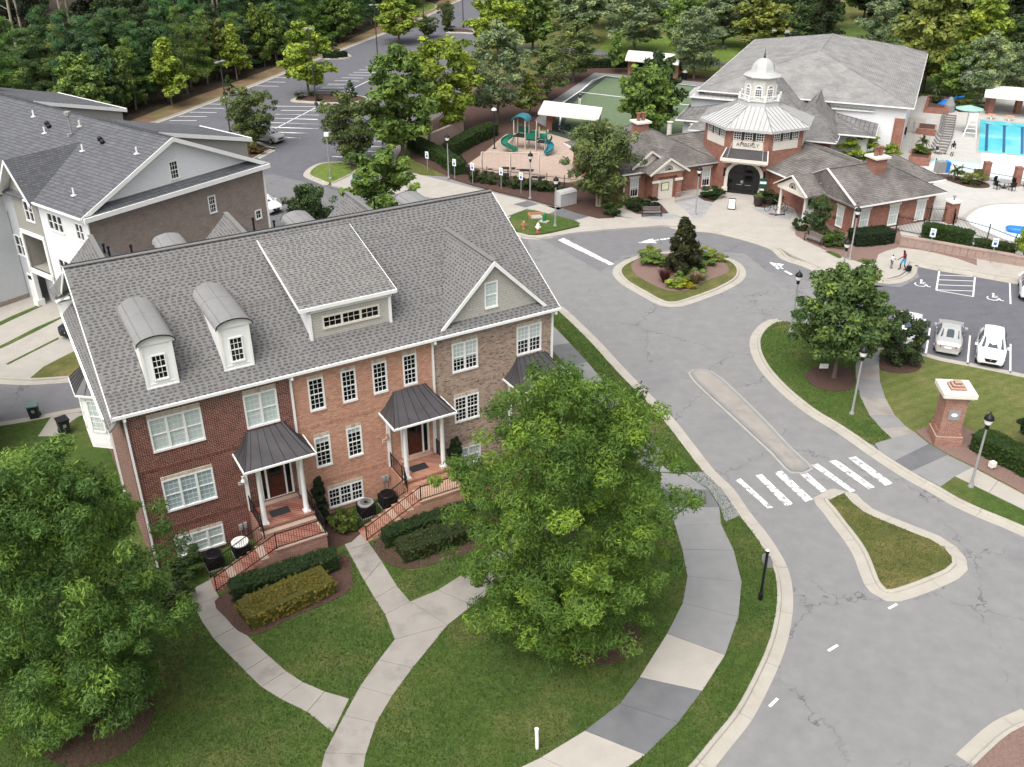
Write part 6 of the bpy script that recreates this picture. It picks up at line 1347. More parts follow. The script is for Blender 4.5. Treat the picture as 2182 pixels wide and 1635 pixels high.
# octagon walls with the entry opening on the -y face (between vertices 7 and 0)
fh = [(-1.45, -.78, 5.72, 6.38), (-.34, .34, 5.72, 6.38), (.78, 1.45, 5.72, 6.38)]
for i in range(8):
    a = Vector(oc[i-1]); b = Vector(oc[i]); L = (b-a).length; mid = (a+b)/2; ang = math.atan2((b-a).y, (b-a).x)
    m = MB(); cut_wall(m, -L/2, L/2, 0 if i == 0 else 0, 6.85, fh+([(-1.62, 1.62, 0, 3.3)] if i == 0 else []), 0, depth=.12)
    o = m.build('lobby_wall', X['brick_club'], club); o.location = (mid.x, mid.y, 0); o.rotation_euler = (0, 0, ang)
    if i in (0, 1, 7, 6, 2):
        for h_ in fh:
            f = MB(); f.box(h_[0]-.05, h_[1]+.05, -.03, .06, h_[2]-.05, h_[2]); f.box(h_[0]-.05, h_[1]+.05, -.03, .06, h_[3], h_[3]+.05); f.box(h_[0]-.05, h_[0], -.03, .06, h_[2], h_[3]); f.box(h_[1], h_[1]+.05, -.03, .06, h_[2], h_[3])
            for j in (1, 2): x = h_[0]+(h_[1]-h_[0])*j/3; f.box(x-.018, x+.018, -.01, .03, h_[2], h_[3]); z = h_[2]+(h_[3]-h_[2])*j/3; f.box(h_[0], h_[1], -.012, .028, z-.018, z+.018)
            f.build('window', X['white'], o)
            g = MB(); g.box(h_[0], h_[1], .04, .05, h_[2], h_[3]); g.build('pane', X['glass'], o)
        X.setdefault('dkgreen', plain('dark_green', (.03,.045,.04), .6)); [MB().box(a_, a_+.32, -.02, .02, 5.68, 6.4).build('spandrel', X['dkgreen'], o) for a_ in (-.72, .4)]
        p = MB(); p.box(-1.5, 1.5, -.04, .02, 4.75, 5.6); sg = p.build('sign_panel', X['cream'], o)
        if i == 0: htext('AMBERLY', .55, (0, -.05, 5.17), sg, X['metal_seam'])
        if i == 0:
            for x in (-.55, .55): q = MB(); q.tube([(x, -.05, 5.75), (x, -.35, 5.8), (x, -.45, 5.6)], .02, 5); q.lathe([(.1, 5.45), (.04, 5.6)], 8, (x, -.45)); q.build('sign_lamp', X['black'], o)
# lobby roof: eight standing-seam facets
top = ogon(2.05)
for i in range(8):
    a0, a1 = Vector((*ocs[i-1], 6.86)), Vector((*ocs[i], 6.86)); b0, b1 = Vector((*top[i-1], 8.32)), Vector((*top[i], 8.32))
    m = MB(); m.quad(a0, a1, b1, b0); m.quad(a0-Vector((0, 0, .22)), a1-Vector((0, 0, .22)), a1, a0); o = fixn(m.build('roof_facet', X['metal_w'], club))
    s = MB(); L = (a1-a0).length; t = (a1-a0).normalized(); n_ = 10
    for j in range(n_+1):
        x = L*j/n_; f0 = a0+t*x; inx = (L-(b1-b0).length)/2
        e = 1.0 if inx <= x <= L-inx else (x/inx if x < inx else (L-x)/inx)
        up = ((b0+b1)/2-(a0+a1)/2); s.bar(f0+Vector((0, 0, .02)), f0+up*max(.02, e)+Vector((0, 0, .02)), .035, .05)
    s.bar(a1, b1, .08, .06); tag(s.build('seam', X['metal_g'], o), kind='stuff')
m = MB(); m.prism(ogon(5.5), 6.62, 6.64); m.build('soffit', X['white'], club)
cp = MB(); cp.lathe([(2.2, 8.2), (2.22, 8.3), (2.15, 8.75), (2.25, 8.78)], 8, a0=PI/8); cup_base = cp.build('cupola_base', X['metal_w'], club)
m = MB(); r8 = [(2.1*math.cos(PI/8+k*PI/4), 2.1*math.sin(PI/8+k*PI/4)) for k in range(8)]
for k in range(8):
    a, b = Vector(r8[k]), Vector(r8[(k+1) % 8]); m.box(a.x-.09, a.x+.09, a.y-.09, a.y+.09, 8.78, 9.42)
    m.bar((*a, 9.3), (*b, 9.3), .09, .07); m.bar((*a, 8.88), (*b, 8.88), .07, .06)
    for j in range(1, 8): p = a.lerp(b, j/8); m.bar((*p, 8.88), (*p, 9.3), .03, .03)
    m.bar((*a.lerp(b, .3), 8.9), (*a.lerp(b, .7), 9.28), .03, .03); m.bar((*a.lerp(b, .7), 8.9), (*a.lerp(b, .3), 9.28), .03, .03)
m.build('balustrade', X['white'], cup_base)
m = MB(); m.lathe([(1.62, 8.76), (1.62, 10.95)], 8, a0=PI/8); cw_ = m.build('cupola', noisy('cupola_wall', (.50,.49,.45), (.55,.54,.50), 3), club)
for k in range(8):
    an = k*PI/4; o = thing('cupola_window', None, None, (0, 0, 0), an); o.parent = cw_
    f = MB(); g = MB(); w_, z0, zs = .34, 8.95, 9.95; x0 = 1.62*math.cos(PI/8)
    pts = [(w_, z0), (w_, zs)]+[(w_*math.cos(a), zs+w_*math.sin(a)) for a in np.linspace(0, PI, 9)]+[(-w_, zs), (-w_, z0)]
    g.extr([(x0+.005, y, z) for y, z in pts[:2]+pts[3:-2]+pts[-2:]], (.01, 0, 0))
    for (a, b), (c, d) in zip(pts[:-1], pts[1:]):
        if abs(a-c)+abs(b-d) > .01: f.bar((x0+.03, a, b), (x0+.03, c, d), .1, .09)
    f.bar((x0+.03, -w_, z0), (x0+.03, w_, z0), .1, .1); f.bar((x0+.03, -w_, zs), (x0+.03, w_, zs), .06, .13)
    for y in (-.11, .11): f.bar((x0+.025, y, z0), (x0+.025, y, zs+.2), .04, .03)
    for z in (9.2, 9.45, 9.7): f.bar((x0+.025, -w_, z), (x0+.025, w_, z), .04, .03)
    bpy.data.objects.remove(o); o = f.build('cupola_window', X['white'], cw_); o.rotation_euler = (0, 0, an); q = fixn(g.build('cupola_pane', plain('pale_glass', (.10,.11,.12), .15, 0, .5), cw_)); q.rotation_euler = (0, 0, an)
m = MB(); m.lathe([(1.75, 10.9), (1.95, 11.02), (1.98, 11.10), (1.72, 11.2), (1.40, 11.36), (1.22, 11.6), (1.15, 11.9), (1.02, 12.2), (.76, 12.48), (.38, 12.68), (.1, 12.74)], 8, a0=PI/8); m.build('dome', X['metal_w'], cw_, True, 30)
m = MB(); m.lathe([(.09, 12.7), (.12, 12.85), (.05, 12.95), (.09, 13.05), (.03, 13.2), (.008, 13.75)], 8); m.build('finial', X['metal_seam'], cw_)
# entry: arch surround, dark glass front, flat canopy
m = MB(); y0 = -4.9
arc = [(1.62*math.cos(a), 2.0+1.35*math.sin(a)) for a in np.linspace(0, PI, 15)]; arc2 = [(1.95*math.cos(a), 2.0+1.65*math.sin(a)) for a in np.linspace(0, PI, 15)]
for (a, b), (c, d) in zip(list(zip(arc, arc2))[:-1], list(zip(arc, arc2))[1:]): m.extr([(a[0], y0-.16, a[1]), (b[0], y0-.16, b[1]), (d[0], y0-.16, d[1]), (c[0], y0-.16, c[1])], (0, .2, 0))
for s in (-1, 1): m.box(*sorted((s*1.62, s*1.95)), y0-.16, y0+.04, .15, 2.0); m.box(*sorted((s*1.55, s*2.1)), y0-.25, y0+.04, .0, .75)
fixn(m.build('entry_arch', X['cream'], club))
m = MB(); m.box(-1.62, 1.62, y0+.10, y0+.14, .12, 3.3); eg = m.build('entry_glass', X['glass'], club); m = MB()
for x in (-1.05, -.02, .02, 1.05): m.box(x-.05, x+.05, y0+.04, y0+.11, .12, 3.2)
for z in (.3, 2.15, 2.3): m.box(-1.6, 1.6, y0+.05, y0+.10, z-.06, z+.06)
for j in range(1, 9): x = -1.62+3.24*j/9; m.box(x-.015, x+.015, y0+.07, y0+.105, 2.3, 3.2)
for z in (.75, 1.25, 1.7, 2.65): m.box(-1.6, 1.6, y0+.08, y0+.106, z-.015, z+.015)
m.build('door_frame', X['metal_seam'], eg); m = MB(); m.box(-.75, -.12, y0+.0, y0+.04, 1.08, 1.13); m.box(.12, .75, y0+.0, y0+.04, 1.08, 1.13); m.box(-.3, -.05, y0+.02, y0+.05, 1.25, 1.55); m.build('push_bar', X['grey_pole'], eg)
m = MB(); m.extr([(-2.0, y0+.02, 4.72), (2.0, y0+.02, 4.72), (2.25, y0-1.35, 4.02), (-2.25, y0-1.35, 4.02)], (0, 0, -.08)); cn_ = fixn(m.build('entry_canopy', X['metal_d'], club)); m = MB(); m.box(-2.35, 2.35, y0-1.5, y0-1.35, 3.78, 4.08); m.box(-2.15, 2.15, y0-1.35, y0+.02, 3.6, 3.86); m.extr([(-2.35, y0-1.45, 4.08), (-2.1, y0, 4.78), (-2.1, y0, 4.5), (-2.35, y0-1.45, 3.8)], (.1, 0, 0)); m.extr([(2.35, y0-1.45, 4.08), (2.1, y0, 4.78), (2.1, y0, 4.5), (2.35, y0-1.45, 3.8)], (-.1, 0, 0)); fixn(m.build('canopy_fascia', X['cream'], cn_))
for s in (-1, 1): m = MB(); m.tube([(s*1.75, y0-1.2, 4.1), (s*1.55, y0, 5.4)], .02, 5); m.build('tie_rod', X['metal_w'], cn_)
for s in (-1, 1): m = MB(); m.box(s*2.0-.1, s*2.0+.1, y0-.22, y0-.002, 1.9, 2.7); m.build('entry_lantern', X['black'], club)
# hip roof builder in the clubhouse's local axes or a wing's axes
def hip(parent, x0, x1, y0, y1, ze, zr, axis, mat, name='roof', trim='white', gable=(0, 0), thick=.14):
    """axis 'x': ridge along x. gable flags leave that end upright"""
    m = MB()
    if axis == 'x': h = (y1-y0)/2; c = (y0+y1)/2; a, b = x0+(0 if gable[0] else h), x1-(0 if gable[1] else h); r0, r1 = (a, c, zr), (b, c, zr); q = [(x0, y0, ze), (x1, y0, ze), (x1, y1, ze), (x0, y1, ze)]; fs = [(q[0], q[1], r1, r0), (q[2], q[3], r0, r1)]; ends = ((q[1], q[2], r1), (q[3], q[0], r0))
    else: h = (x1-x0)/2; c = (x0+x1)/2; a, b = y0+(0 if gable[0] else h), y1-(0 if gable[1] else h); r0, r1 = (c, a, zr), (c, b, zr); q = [(x0, y0, ze), (x1, y0, ze), (x1, y1, ze), (x0, y1, ze)]; fs = [(q[1], q[2], r1, r0), (q[3], q[0], r0, r1)]; ends = ((q[2], q[3], r1), (q[0], q[1], r0))
    for f in fs: m.quad(*f)
    for f in ends: m.add(f, ((0, 1, 2),))
    o = fixn(m.build(name, X[mat], parent)); t = MB()
    for a_, b_ in zip(q, q[1:]+q[:1]): t.bar(Vector(a_)-Vector((0, 0, thick/2)), Vector(b_)-Vector((0, 0, thick/2)), .1, thick)
    t.build('eave_trim', X[trim], o)
    k = MB(); k.bar(Vector(r0)+Vector((0, 0, .02)), Vector(r1)+Vector((0, 0, .02)), .2, .04)
    hips = ((q[0], r0), (q[3], r0), (q[1], r1), (q[2], r1)) if axis == 'x' else ((q[0], r0), (q[1], r0), (q[2], r1), (q[3], r1))
    for a_, b_ in hips: k.bar(Vector(a_)+Vector((0, 0, .015)), Vector(b_)+Vector((0, 0, .015)), .16, .03)
    k.build('hip_cap', X[mat], o); return o
def walls(parent, x0, x1, y0, y1, z0, z1, mat, name='wall'):
    m = MB(); m.quad((x0, y0, z0), (x1, y0, z0), (x1, y0, z1), (x0, y0, z1)); m.quad((x1, y0, z0), (x1, y1, z0), (x1, y1, z1), (x1, y0, z1)); m.quad((x1, y1, z0), (x0, y1, z0), (x0, y1, z1), (x1, y1, z1)); m.quad((x0, y1, z0), (x0, y0, z0), (x0, y0, z1), (x0, y1, z1)); return m.build(name, X[mat], parent)
# big hall behind (turned a little) and the roofs between
hall = bpy.data.objects.new('hall', None); COL.objects.link(hall); hall.parent = club; hall.rotation_euler = (0, 0, R(-1.5))
def sub(o): o.parent = club; o.rotation_euler = (0, 0, R(-1.5)); return o
bpy.data.objects.remove(hall)
for o in (hip(club, -9.6, 14.6, 14.0, 50.8, 6.0, 9.35, 'y', 'roof_gym', 'hall_roof'), walls(club, -8.9, 13.9, 14.7, 50, -.1, 5.95, 'siding_w', 'hall_wall')): sub(o)
m = MB(); m.box(13.2, 14.3, 14.2, 15.3, -.1, 4.6); m.build('hall_pier', X['brick_club'], club); m = MB(); m.box(12.0, 13.2, 14.55, 14.69, 4.1, 5.5); m.build('hall_window', X['glass'], club)
hip(club, -10.3, 11.6, 8.4, 21.5, 3.8, 4.95, 'x', 'roof_mid', 'middle_roof'); walls(club, -9.6, 10.9, 9.6, 16, -.1, 3.85, 'siding_w', 'middle_wall')
hip(club, -8.2, 7.8, 5.6, 26.0, 3.5, 7.35, 'y', 'roof_mid', 'middle_roof'); walls(club, -7.5, 7.1, 6.3, 14, -.1, 3.45, 'brick_club', 'middle_wall')
hip(club, 1.5, 7.9, 6.0, 22.0, 3.6, 6.7, 'y', 'roof_mid', 'middle_roof')
hip(club, -10.4, -2.2, 14.2, 19.2, 5.2, 6.35, 'x', 'metal_w', 'metal_roof'); walls(club, -9.9, -3, 14.7, 18.6, 3.5, 5.15, 'siding_g', 'dormer_wall')
hip(club, 3.0, 10.9, 14.2, 19.2, 5.2, 6.35, 'x', 'metal_w', 'metal_roof'); walls(club, 4, 10.4, 14.7, 18.6, 3.5, 5.15, 'siding_g', 'dormer_wall')
for x0, x1 in ((-10.4, -2.2), (3.0, 10.9)):
    m = MB()
    for j in range(1, 16):
        x = x0+(x1-x0)*j/16; e = min(1, min(x-x0, x1-x)/2.5); m.bar((x, 14.2, 5.22), (x, 14.2+2.5*e, 5.22+1.15*e), .04, .04)
    tag(m.build('seam', X['metal_g'], club), kind='stuff')
for x in (-10.9, -8.2): m = MB(); m.lathe([(.3, .1), (.3, 3.4), (.4, 3.45)], 12, (x, 8.4)); m.build('column', X['cream'], club, True, 40)
# ---- left wing and right wing, each with its own axes
W1 = R(45.0); wl0 = Vector((11.2, 93.2, 0)); wr0 = Vector((31.0, 84.3, 0))
def wing(origin):
    l = (Matrix.Rotation(-CA, 3, 'Z') @ (origin-CO)); return l
class Wing:
    def __init__(s, origin): s.l = wing(origin)
    def put(s, *objs):
        for o in objs: o.location = s.l; o.rotation_euler = (0, 0, W1)
        return objs[0]
lw, rw = Wing(wl0), Wing(wr0)
def wwindow(wg, axis, p, u0, u1, z0=.35, z1=2.3, face=-1):
    o = window(club, u0, u1, z0, z1, 1, 3, 1, p, 'glass', .07, True, axis, face, blind_to=.0 if wg is rw else .35); wg.put(o)
    m = MB(); (m.box(u0-.15, u1+.15, p-.08, p+.0, z1+.0, z1+.2) if axis == 'x' else m.box(p-.08, p+.0, u0-.15, u1+.15, z1, z1+.2)); wg.put(m.build('window_head', X['stone'], club))
# left wing: front wall y=1, x 0.4..11.6
hs_ = [(1.2, 2.15, .35, 2.3), (6.2, 7.2, .35, 2.3), (9.7, 10.7, .35, 2.3)]
m = MB(); cut_wall(m, .4, 11.6, -.05, 3.0, hs_, 1.0); lw.put(m.build('wing_wall', X['brick_club'], club))
for h_ in hs_: wwindow(lw, 'x', 1.0, h_[0], h_[1])
m = MB(); m.quad((.4, 1, -.05), (.4, 12, -.05), (.4, 12, 3), (.4, 1, 3)); lw.put(m.build('wing_wall', X['brick_club'], club))
lw.put(hip(club, -.1, 11.4, .4, 13.4, 3.0, 5.85, 'y', 'roof_club', 'wing_roof')); lw.put(hip(club, 2.0, 13.6, .4, 10.8, 3.0, 4.75, 'x', 'roof_club', 'wing_roof', gable=(0, 1)))
m = MB(); c = 4.6; m.box(2.95, 3.5, -.45, .98, -.05, 3.0); m.box(5.75, 6.3, -.45, .98, -.05, 3.0); m.box(3.5, 5.75, -.45, .98, 2.5, 3.0); m.box(3.5, 5.75, -.1, .98, -.05, 2.5); db = lw.put(m.build('door_bay', X['brick_club'], club))
m = MB(); m.box(3.78, 5.45, -.16, -.11, .1, 2.1); dd_ = lw.put(m.build('side_door', X['cream'], club)); m = MB(); m.box(4.1, 5.0, -.2, -.17, 1.0, 1.8); lw.put(m.build('notice_frame', X['metal_seam'], club)); m = MB(); m.box(4.17, 4.93, -.21, -.2, 1.06, 1.74); lw.put(m.build('notice', noisy('notice_paper', (.75,.75,.55), (.5,.55,.35), 9), club))
m = MB(); m.box(2.85, 3.75, -.52, -.4, 1.95, 2.2); m.box(5.5, 6.4, -.52, -.4, 1.95, 2.2); lw.put(m.build('door_impost', X['stone'], club))
m = MB(); m.extr([(c-1.95, -.6, 2.95), (c+1.95, -.6, 2.95), (c, -.6, 4.15)], (0, .15, 0)); lw.put(fixn(m.build('door_gable', X['cream'], club))); m = MB()
for s in (-1, 1): m.extr([(c, -.85, 4.36), (c+s*2.25, -.85, 2.95), (c+s*2.25, 1.2, 2.95), (c, 3.5, 4.36)], (0, 0, -.1))
lw.put(fixn(m.build('door_gable_roof', X['roof_club'], club))); m = MB()
for s in (-1, 1): m.bar((c, -.88, 4.33), (c+s*2.3, -.88, 2.9), .08, .2)
lw.put(m.build('rake_trim', X['cream'], club)); m = MB()
for i in range(9): m.bar((c, -.62, 3.2), (c+.42*math.cos(PI*i/8), -.62, 3.2+.42*math.sin(PI*i/8)), .02, .03)
m.tube([(c+.42*math.cos(a), -.62, 3.2+.42*math.sin(a)) for a in np.linspace(0, PI, 12)], .03, 5); lw.put(m.build('gable_fan', X['metal_seam'], club))
m = MB(); g_ = 3.3; m.extr([(g_-1.9, .95, 3.35), (g_+1.9, .95, 3.35), (g_, .95, 4.65)], (0, .1, 0)); lw.put(fixn(m.build('upper_gable', X['cream'], club))); m = MB()
for s in (-1, 1): m.extr([(g_, .6, 4.86), (g_+s*2.15, .6, 3.35), (g_+s*2.15, 1.2, 3.35), (g_, 4.9, 4.86)], (0, 0, -.1))
lw.put(fixn(m.build('upper_gable_roof', X['roof_club'], club))); m = MB()
for s in (-1, 1): m.bar((g_, .58, 4.83), (g_+s*2.2, .58, 3.3), .08, .2)
lw.put(m.build('rake_trim', X['cream'], club))
def chimney(wg, x, y, z):
    m = MB(); m.box(x-.62, x+.62, y-.62, y+.62, z-1, z+1.0); o = wg.put(m.build('chimney', X['brick_club'], club)); m = MB(); m.box(x-.85, x+.85, y-.85, y+.85, z+1.0, z+1.18); wg.put(m.build('chimney_cap', X['stone'], club))
    for s in (-.28, .28): m = MB(); m.lathe([(.2, z+1.18), (.2, z+1.85), (.24, z+1.9), (.24, z+2.0)], 12, (x+s, y)); wg.put(m.build('chimney_pot', X['brick_club'], club, True, 40))
chimney(lw, 5.1, 6.2, 5.3); chimney(rw, 4.6, 3.0, 5.0)
m = MB(); m.lathe([(.3, 5.3), (.3, 5.7), (.42, 5.72), (.42, 5.85), (.3, 6.0)], 12, (2.6, 5.3)); lw.put(m.build('roof_vent', plain('vent_blue', (.22,.24,.32), .5), club))
# right wing
hs_ = [(.85, 1.9, .3, 2.3), (4.25, 5.35, .3, 2.3), (7.5, 8.6, .3, 2.3)]
m = MB(); cut_wall(m, 0, 9.6, -.05, 3.0, hs_, 0.0); rw.put(m.build('wing_wall', X['brick_club'], club))
for h_ in hs_: wwindow(rw, 'x', 0.0, h_[0], h_[1])
m = MB(); cut_wall(m, 0, 16, -.05, 3.0, [(1.2, 2.1, .3, 2.3)], 0.0, axis='y'); rw.put(m.build('wing_wall', X['brick_club'], club)); wwindow(rw, 'y', 0.0, 1.2, 2.1)
m = MB(); m.quad((9.6, 0, -.05), (9.6, 7.6, -.05), (9.6, 7.6, 3), (9.6, 0, 3)); m.quad((12.5, 3.2, -.05), (12.5, 9, -.05), (12.5, 9, 2.9), (12.5, 3.2, 2.9)); m.quad((9.6, 3.2, -.05), (12.5, 3.2, -.05), (12.5, 3.2, 2.9), (9.6, 3.2, 2.9)); rw.put(m.build('wing_wall', X['brick_club'], club))
rw.put(hip(club, -.5, 10.3, -.65, 8.2, 3.0, 5.3, 'x', 'roof_club', 'wing_roof', gable=(1, 0))); rw.put(hip(club, 5, 13.3, 2.5, 9.6, 2.95, 4.9, 'x', 'roof_club', 'wing_roof')); rw.put(hip(club, -.5, 10.0, 2.0, 16.5, 3.0, 4.75, 'y', 'roof_club', 'wing_roof', gable=(0, 1)))
m = MB(); m.extr([(.05, -.1, 3.25), (.05, 7.6, 3.25), (.05, 3.78, 5.2)], (.1, 0, 0)); rw.put(fixn(m.build('end_gable', X['cream'], club))); m = MB(); m.extr([(-.62, -.65, 2.98), (-.62, 8.2, 2.98), (.1, 7.7, 3.4), (.1, -.2, 3.4)], (0, 0, -.1)); rw.put(fixn(m.build('pent_roof', X['roof_club'], club))); m = MB()
for s in (-1, 1): m.bar((-.45, 3.78, 5.33), (-.45, 3.78+s*4.3, 3.12), .22, .1)
rw.put(m.build('rake_trim', X['cream'], club)); m = MB()
for y in (3.3, 4.3): m.tube([(0.0, y, 4.3), (-.3, y, 4.4), (-.45, y, 4.2), (-.45, y, 3.9)], .03, 5); m.lathe([(.1, 3.75), (.04, 3.9)], 8, (-.45, y))
rw.put(m.build('gable_lamp', X['grey_pole'], club))
pc = 5.7; m = MB()
for s in (-1, 1): m.extr([(-2.75, pc, 4.45), (-2.75, pc+s*2.4, 3.05), (.0, pc+s*2.4, 3.05), (.6, pc, 4.45)], (0, 0, -.1))
rw.put(fixn(m.build('porch_roof', X['roof_club'], club))); m = MB(); m.extr([(-2.55, pc-2.1, 3.0), (-2.55, pc+2.1, 3.0), (-2.55, pc, 4.2)], (.12, 0, 0)); m.box(-2.6, -2.3, pc-2.1, pc+2.1, 2.75, 3.0); m.box(-2.3, 0, pc-2.1, pc-1.8, 2.75, 3.0); m.box(-2.3, 0, pc+1.8, pc+2.1, 2.75, 3.0)
rw.put(fixn(m.build('porch_gable', X['cream'], club))); m = MB()
for s in (-1, 1): m.bar((-2.78, pc, 4.42), (-2.78, pc+s*2.45, 3.0), .2, .08)
rw.put(m.build('rake_trim', X['cream'], club)); m = MB()
for i in range(9): m.bar((-2.57, pc, 3.2), (-2.57, pc+.45*math.cos(PI*i/8), 3.2+.45*math.sin(PI*i/8)), .03, .02)
m.tube([(-2.57, pc+.45*math.cos(a), 3.2+.45*math.sin(a)) for a in np.linspace(0, PI, 12)], .03, 5); rw.put(m.build('gable_fan', X['metal_seam'], club))
for s in (-1, 1): m = MB(); y = pc+s*1.8; m.lathe([(.2, .1), (.2, .2), (.17, .25), (.14, 2.6), (.2, 2.7), (.2, 2.76)], 14, (-2.3, y)); rw.put(m.build('porch_column', X['cream'], club, True, 40))
m = MB(); m.box(-.06, -.0, 5.2, 6.3, .1, 2.3); rw.put(m.build('porch_door', X['white'], club)); m = MB(); m.box(-.08, -.061, 5.35, 6.15, .9, 2.1); rw.put(m.build('door_pane', X['glass'], club))
for x, y in ((.02, -.1), (9.55, -.1)): m = MB(); m.box(x-.05, x+.05, y-.05, y+.05, .1, 2.85); rw.put(m.build('downspout', X['white'], club))
for x in (.45, ): m = MB(); m.box(x-.05, x+.05, .85, .95, .1, 2.85); lw.put(m.build('downspout', X['white'], club))
# ------------------------------------------------------------------ street furniture, vehicles, people, pool things
def lamp(x, y, label, h=4.75, z=.13, rz=0):
    t = thing('street_lamp', label, 'street lamp', (x, y, z), rz, 'lamps along the walks')
    m = MB(); m.lathe([(.17, 0), (.17, .08), (.12, .16), (.075, .3), (.055, h-1.0)], 12); m.build('pole', X['grey_pole'], t, True, 50)
    m = MB(); m.lathe([(.06, h-1.0), (.13, h-.92), (.10, h-.8), (.17, h-.66)], 12); m.build('neck', X['black'], t, True, 50)
    m = MB(); m.lathe([(.17, h-.66), (.235, h-.44), (.235, h-.36)], 14); m.build('lens', X['lampglass'], t, True, 50)
    m = MB(); m.lathe([(.27, h-.37), (.27, h-.31), (.20, h-.16), (.09, h-.08), (.05, h-.02), (.012, h+.12)], 14); m.build('cap', X['black'], t, True, 50)
for x, y, l in ((25.54, 44.45, 'grey lamp post with black cap on the grass verge beside the clipped hedge'), (21.36, 52.4, 'grey lamp post on the grass tip below the round dark oak'), (29.1, 78.2, 'grey lamp post in the mulch bed at the corner of the right clubhouse wing'),
                (25.9, 70.6, 'lamp post whose black cap shows just above the round oak'), (20.5, 64.2, 'lamp post at the kerb behind the left side of the round oak'), (17.8, 90.0, 'grey lamp post on the grey pavers left of the clubhouse door'),
                (4.1, 86.9, 'grey lamp post on the small lawn with the hydrant'), (1.9, 95.0, 'grey lamp post between the playground shrubs and the white cabinet'), (-6.74, 102.0, 'grey lamp post by the long playground hedge')): lamp(x, y, l)
t = thing('street_lamp', 'pale square-headed lamp post on the grass island by the parking lot', 'street lamp', (-19.4, 101.8, .15), 0, 'lamps along the walks'); m = MB(); m.lathe([(.2, 0), (.2, .12), (.08, .2), (.06, 4.6)], 10); m.build('pole', X['grey_pole'], t); m = MB(); m.box(-.24, .24, -.24, .24, 4.6, 4.95); m.build('lens', X['lampglass'], t)
t = thing('street_lamp', 'bronze pole lamp with flat white head inside the playground', 'street lamp', (-1.97, 113.4, .15), 0, 'lamps along the walks'); m = MB(); m.lathe([(.25, 0), (.25, .06), (.07, .1), (.06, 4.4)], 10); m.build('pole', X['metal_seam'], t); m = MB(); m.lathe([(.1, 4.4), (.32, 4.5), (.3, 4.6), (.12, 4.75)], 12); m.build('lens', X['lampglass'], t)
def tallpole(x, y, h, label, rz=0, z=.15):
    t = thing('parking_lot_lamp', label, 'lot lamp', (x, y, z), rz, 'tall lamps of the far lot'); m = MB(); m.lathe([(.25, 0), (.25, .35), (.09, .4), (.07, h)], 10); m.build('pole', X['bronze_pole'], t)
    for s in (-1, 1): m = MB(); m.box(*sorted((s*.15, s*.75)), -.2, .2, h-.02, h+.12); m.box(*sorted((s*.05, s*.2)), -.04, .04, h, h+.08); m.build('floodlight', X['grey_pole'], t)
for x, y, h, l in ((-34.9, 120.6, 8.6, 'tall dark lot lamp behind the crepe myrtle and the silver car'), (-26.85, 135.6, 10, 'tall dark lot lamp on the mulch island with the yellow green tree'), (-20.8, 157.2, 10, 'tall dark lot lamp standing among the middle stalls'), (-9.3, 200.3, 10, 'tall dark lot lamp right of the farthest island'), (-16, 188.3, 10, 'tall dark lot lamp beside the grey crepe myrtle in the far lot'), (62.1, 137.1, 5.2, 'twin headed lamp pole beside the pool gate')): tallpole(x, y, h, l, rng.uniform(0, 3))
X['sign_blue'] = plain('sign_blue', (.02, .12, .42), .5)
def psign(x, y, rz, label, z=.15):
    t = thing('parking_sign', label, 'parking sign', (x, y, z), rz, 'accessible parking signs'); m = MB(); m.box(-.03, .03, -.03, .03, 0, 2.1); m.build('post', X['grey_pole'], t)
    m = MB(); m.box(-.23, .23, -.05, -.032, 1.45, 2.2); pl_ = m.build('plate', X['white'], t); m = MB(); m.box(-.12, .12, -.058, -.05, 1.58, 1.84); m.build('symbol', X['sign_blue'], pl_)
    m = MB(); m.box(-.16, .16, -.056, -.05, 2.0, 2.04); m.box(-.16, .16, -.056, -.05, 1.93, 1.96); m.build('lettering', plain('sign_green', (.02,.25,.1), .6), pl_)
for x, y, l in ((-9.16, 104.4, 'leftmost of the five parking signs in front of the playground'), (-6.04, 101.5, 'parking sign beside the lamp at the end of the playground hedge'), (-4.07, 100.0, 'parking sign at the left end of the row of playground shrubs'), (-1.05, 98.2, 'parking sign in the middle of the row of playground shrubs'), (1.0, 96.6, 'parking sign just left of the playground lamp post')): psign(x, y, R(-35), l)
psign(36.55, 79.8, R(-28), 'parking sign against the retaining wall above the hatched aisle'); psign(40.9, 77.4, R(-28), 'parking sign against the retaining wall at the right edge')
# stop sign seen from behind
t = thing('street_sign', 'black sign post with the pale back of a sign plate beside the curved kerb', 'street sign', (11.75, 35.3, .12), R(-60)); m = MB(); m.lathe([(.11, 0), (.11, .35), (.075, .42), (.06, 2.75), (.09, 2.78), (.09, 2.9), (.04, 3.0)], 12); m.build('post', X['black'], t)
m = MB(); m.extr([(.38*math.cos(PI/8+k*PI/4), .07, 2.3+.38*math.sin(PI/8+k*PI/4)) for k in range(8)], (0, .012, 0)); fixn(m.build('plate', X['grey_pole'], t)); m = MB(); m.lathe([(.1, 2.93), (.02, 3.02)], 8); m.build('post_cap', X['white'], t)
t = thing('pipe_marker', 'white plastic pipe standing in the lawn beside the sidewalk', 'pipe', (.95, 26.65, .12)); m = MB(); m.tube([(0, 0, 0), (-.03, .0, 1.05)], .075, 14); m.build('pipe', X['white'], t, True, 40); m = MB(); m.tube([(-.03, 0, 1.05), (-.032, 0, 1.1)], .085, 14); m.build('pipe_cap', X['white'], t, True, 40)
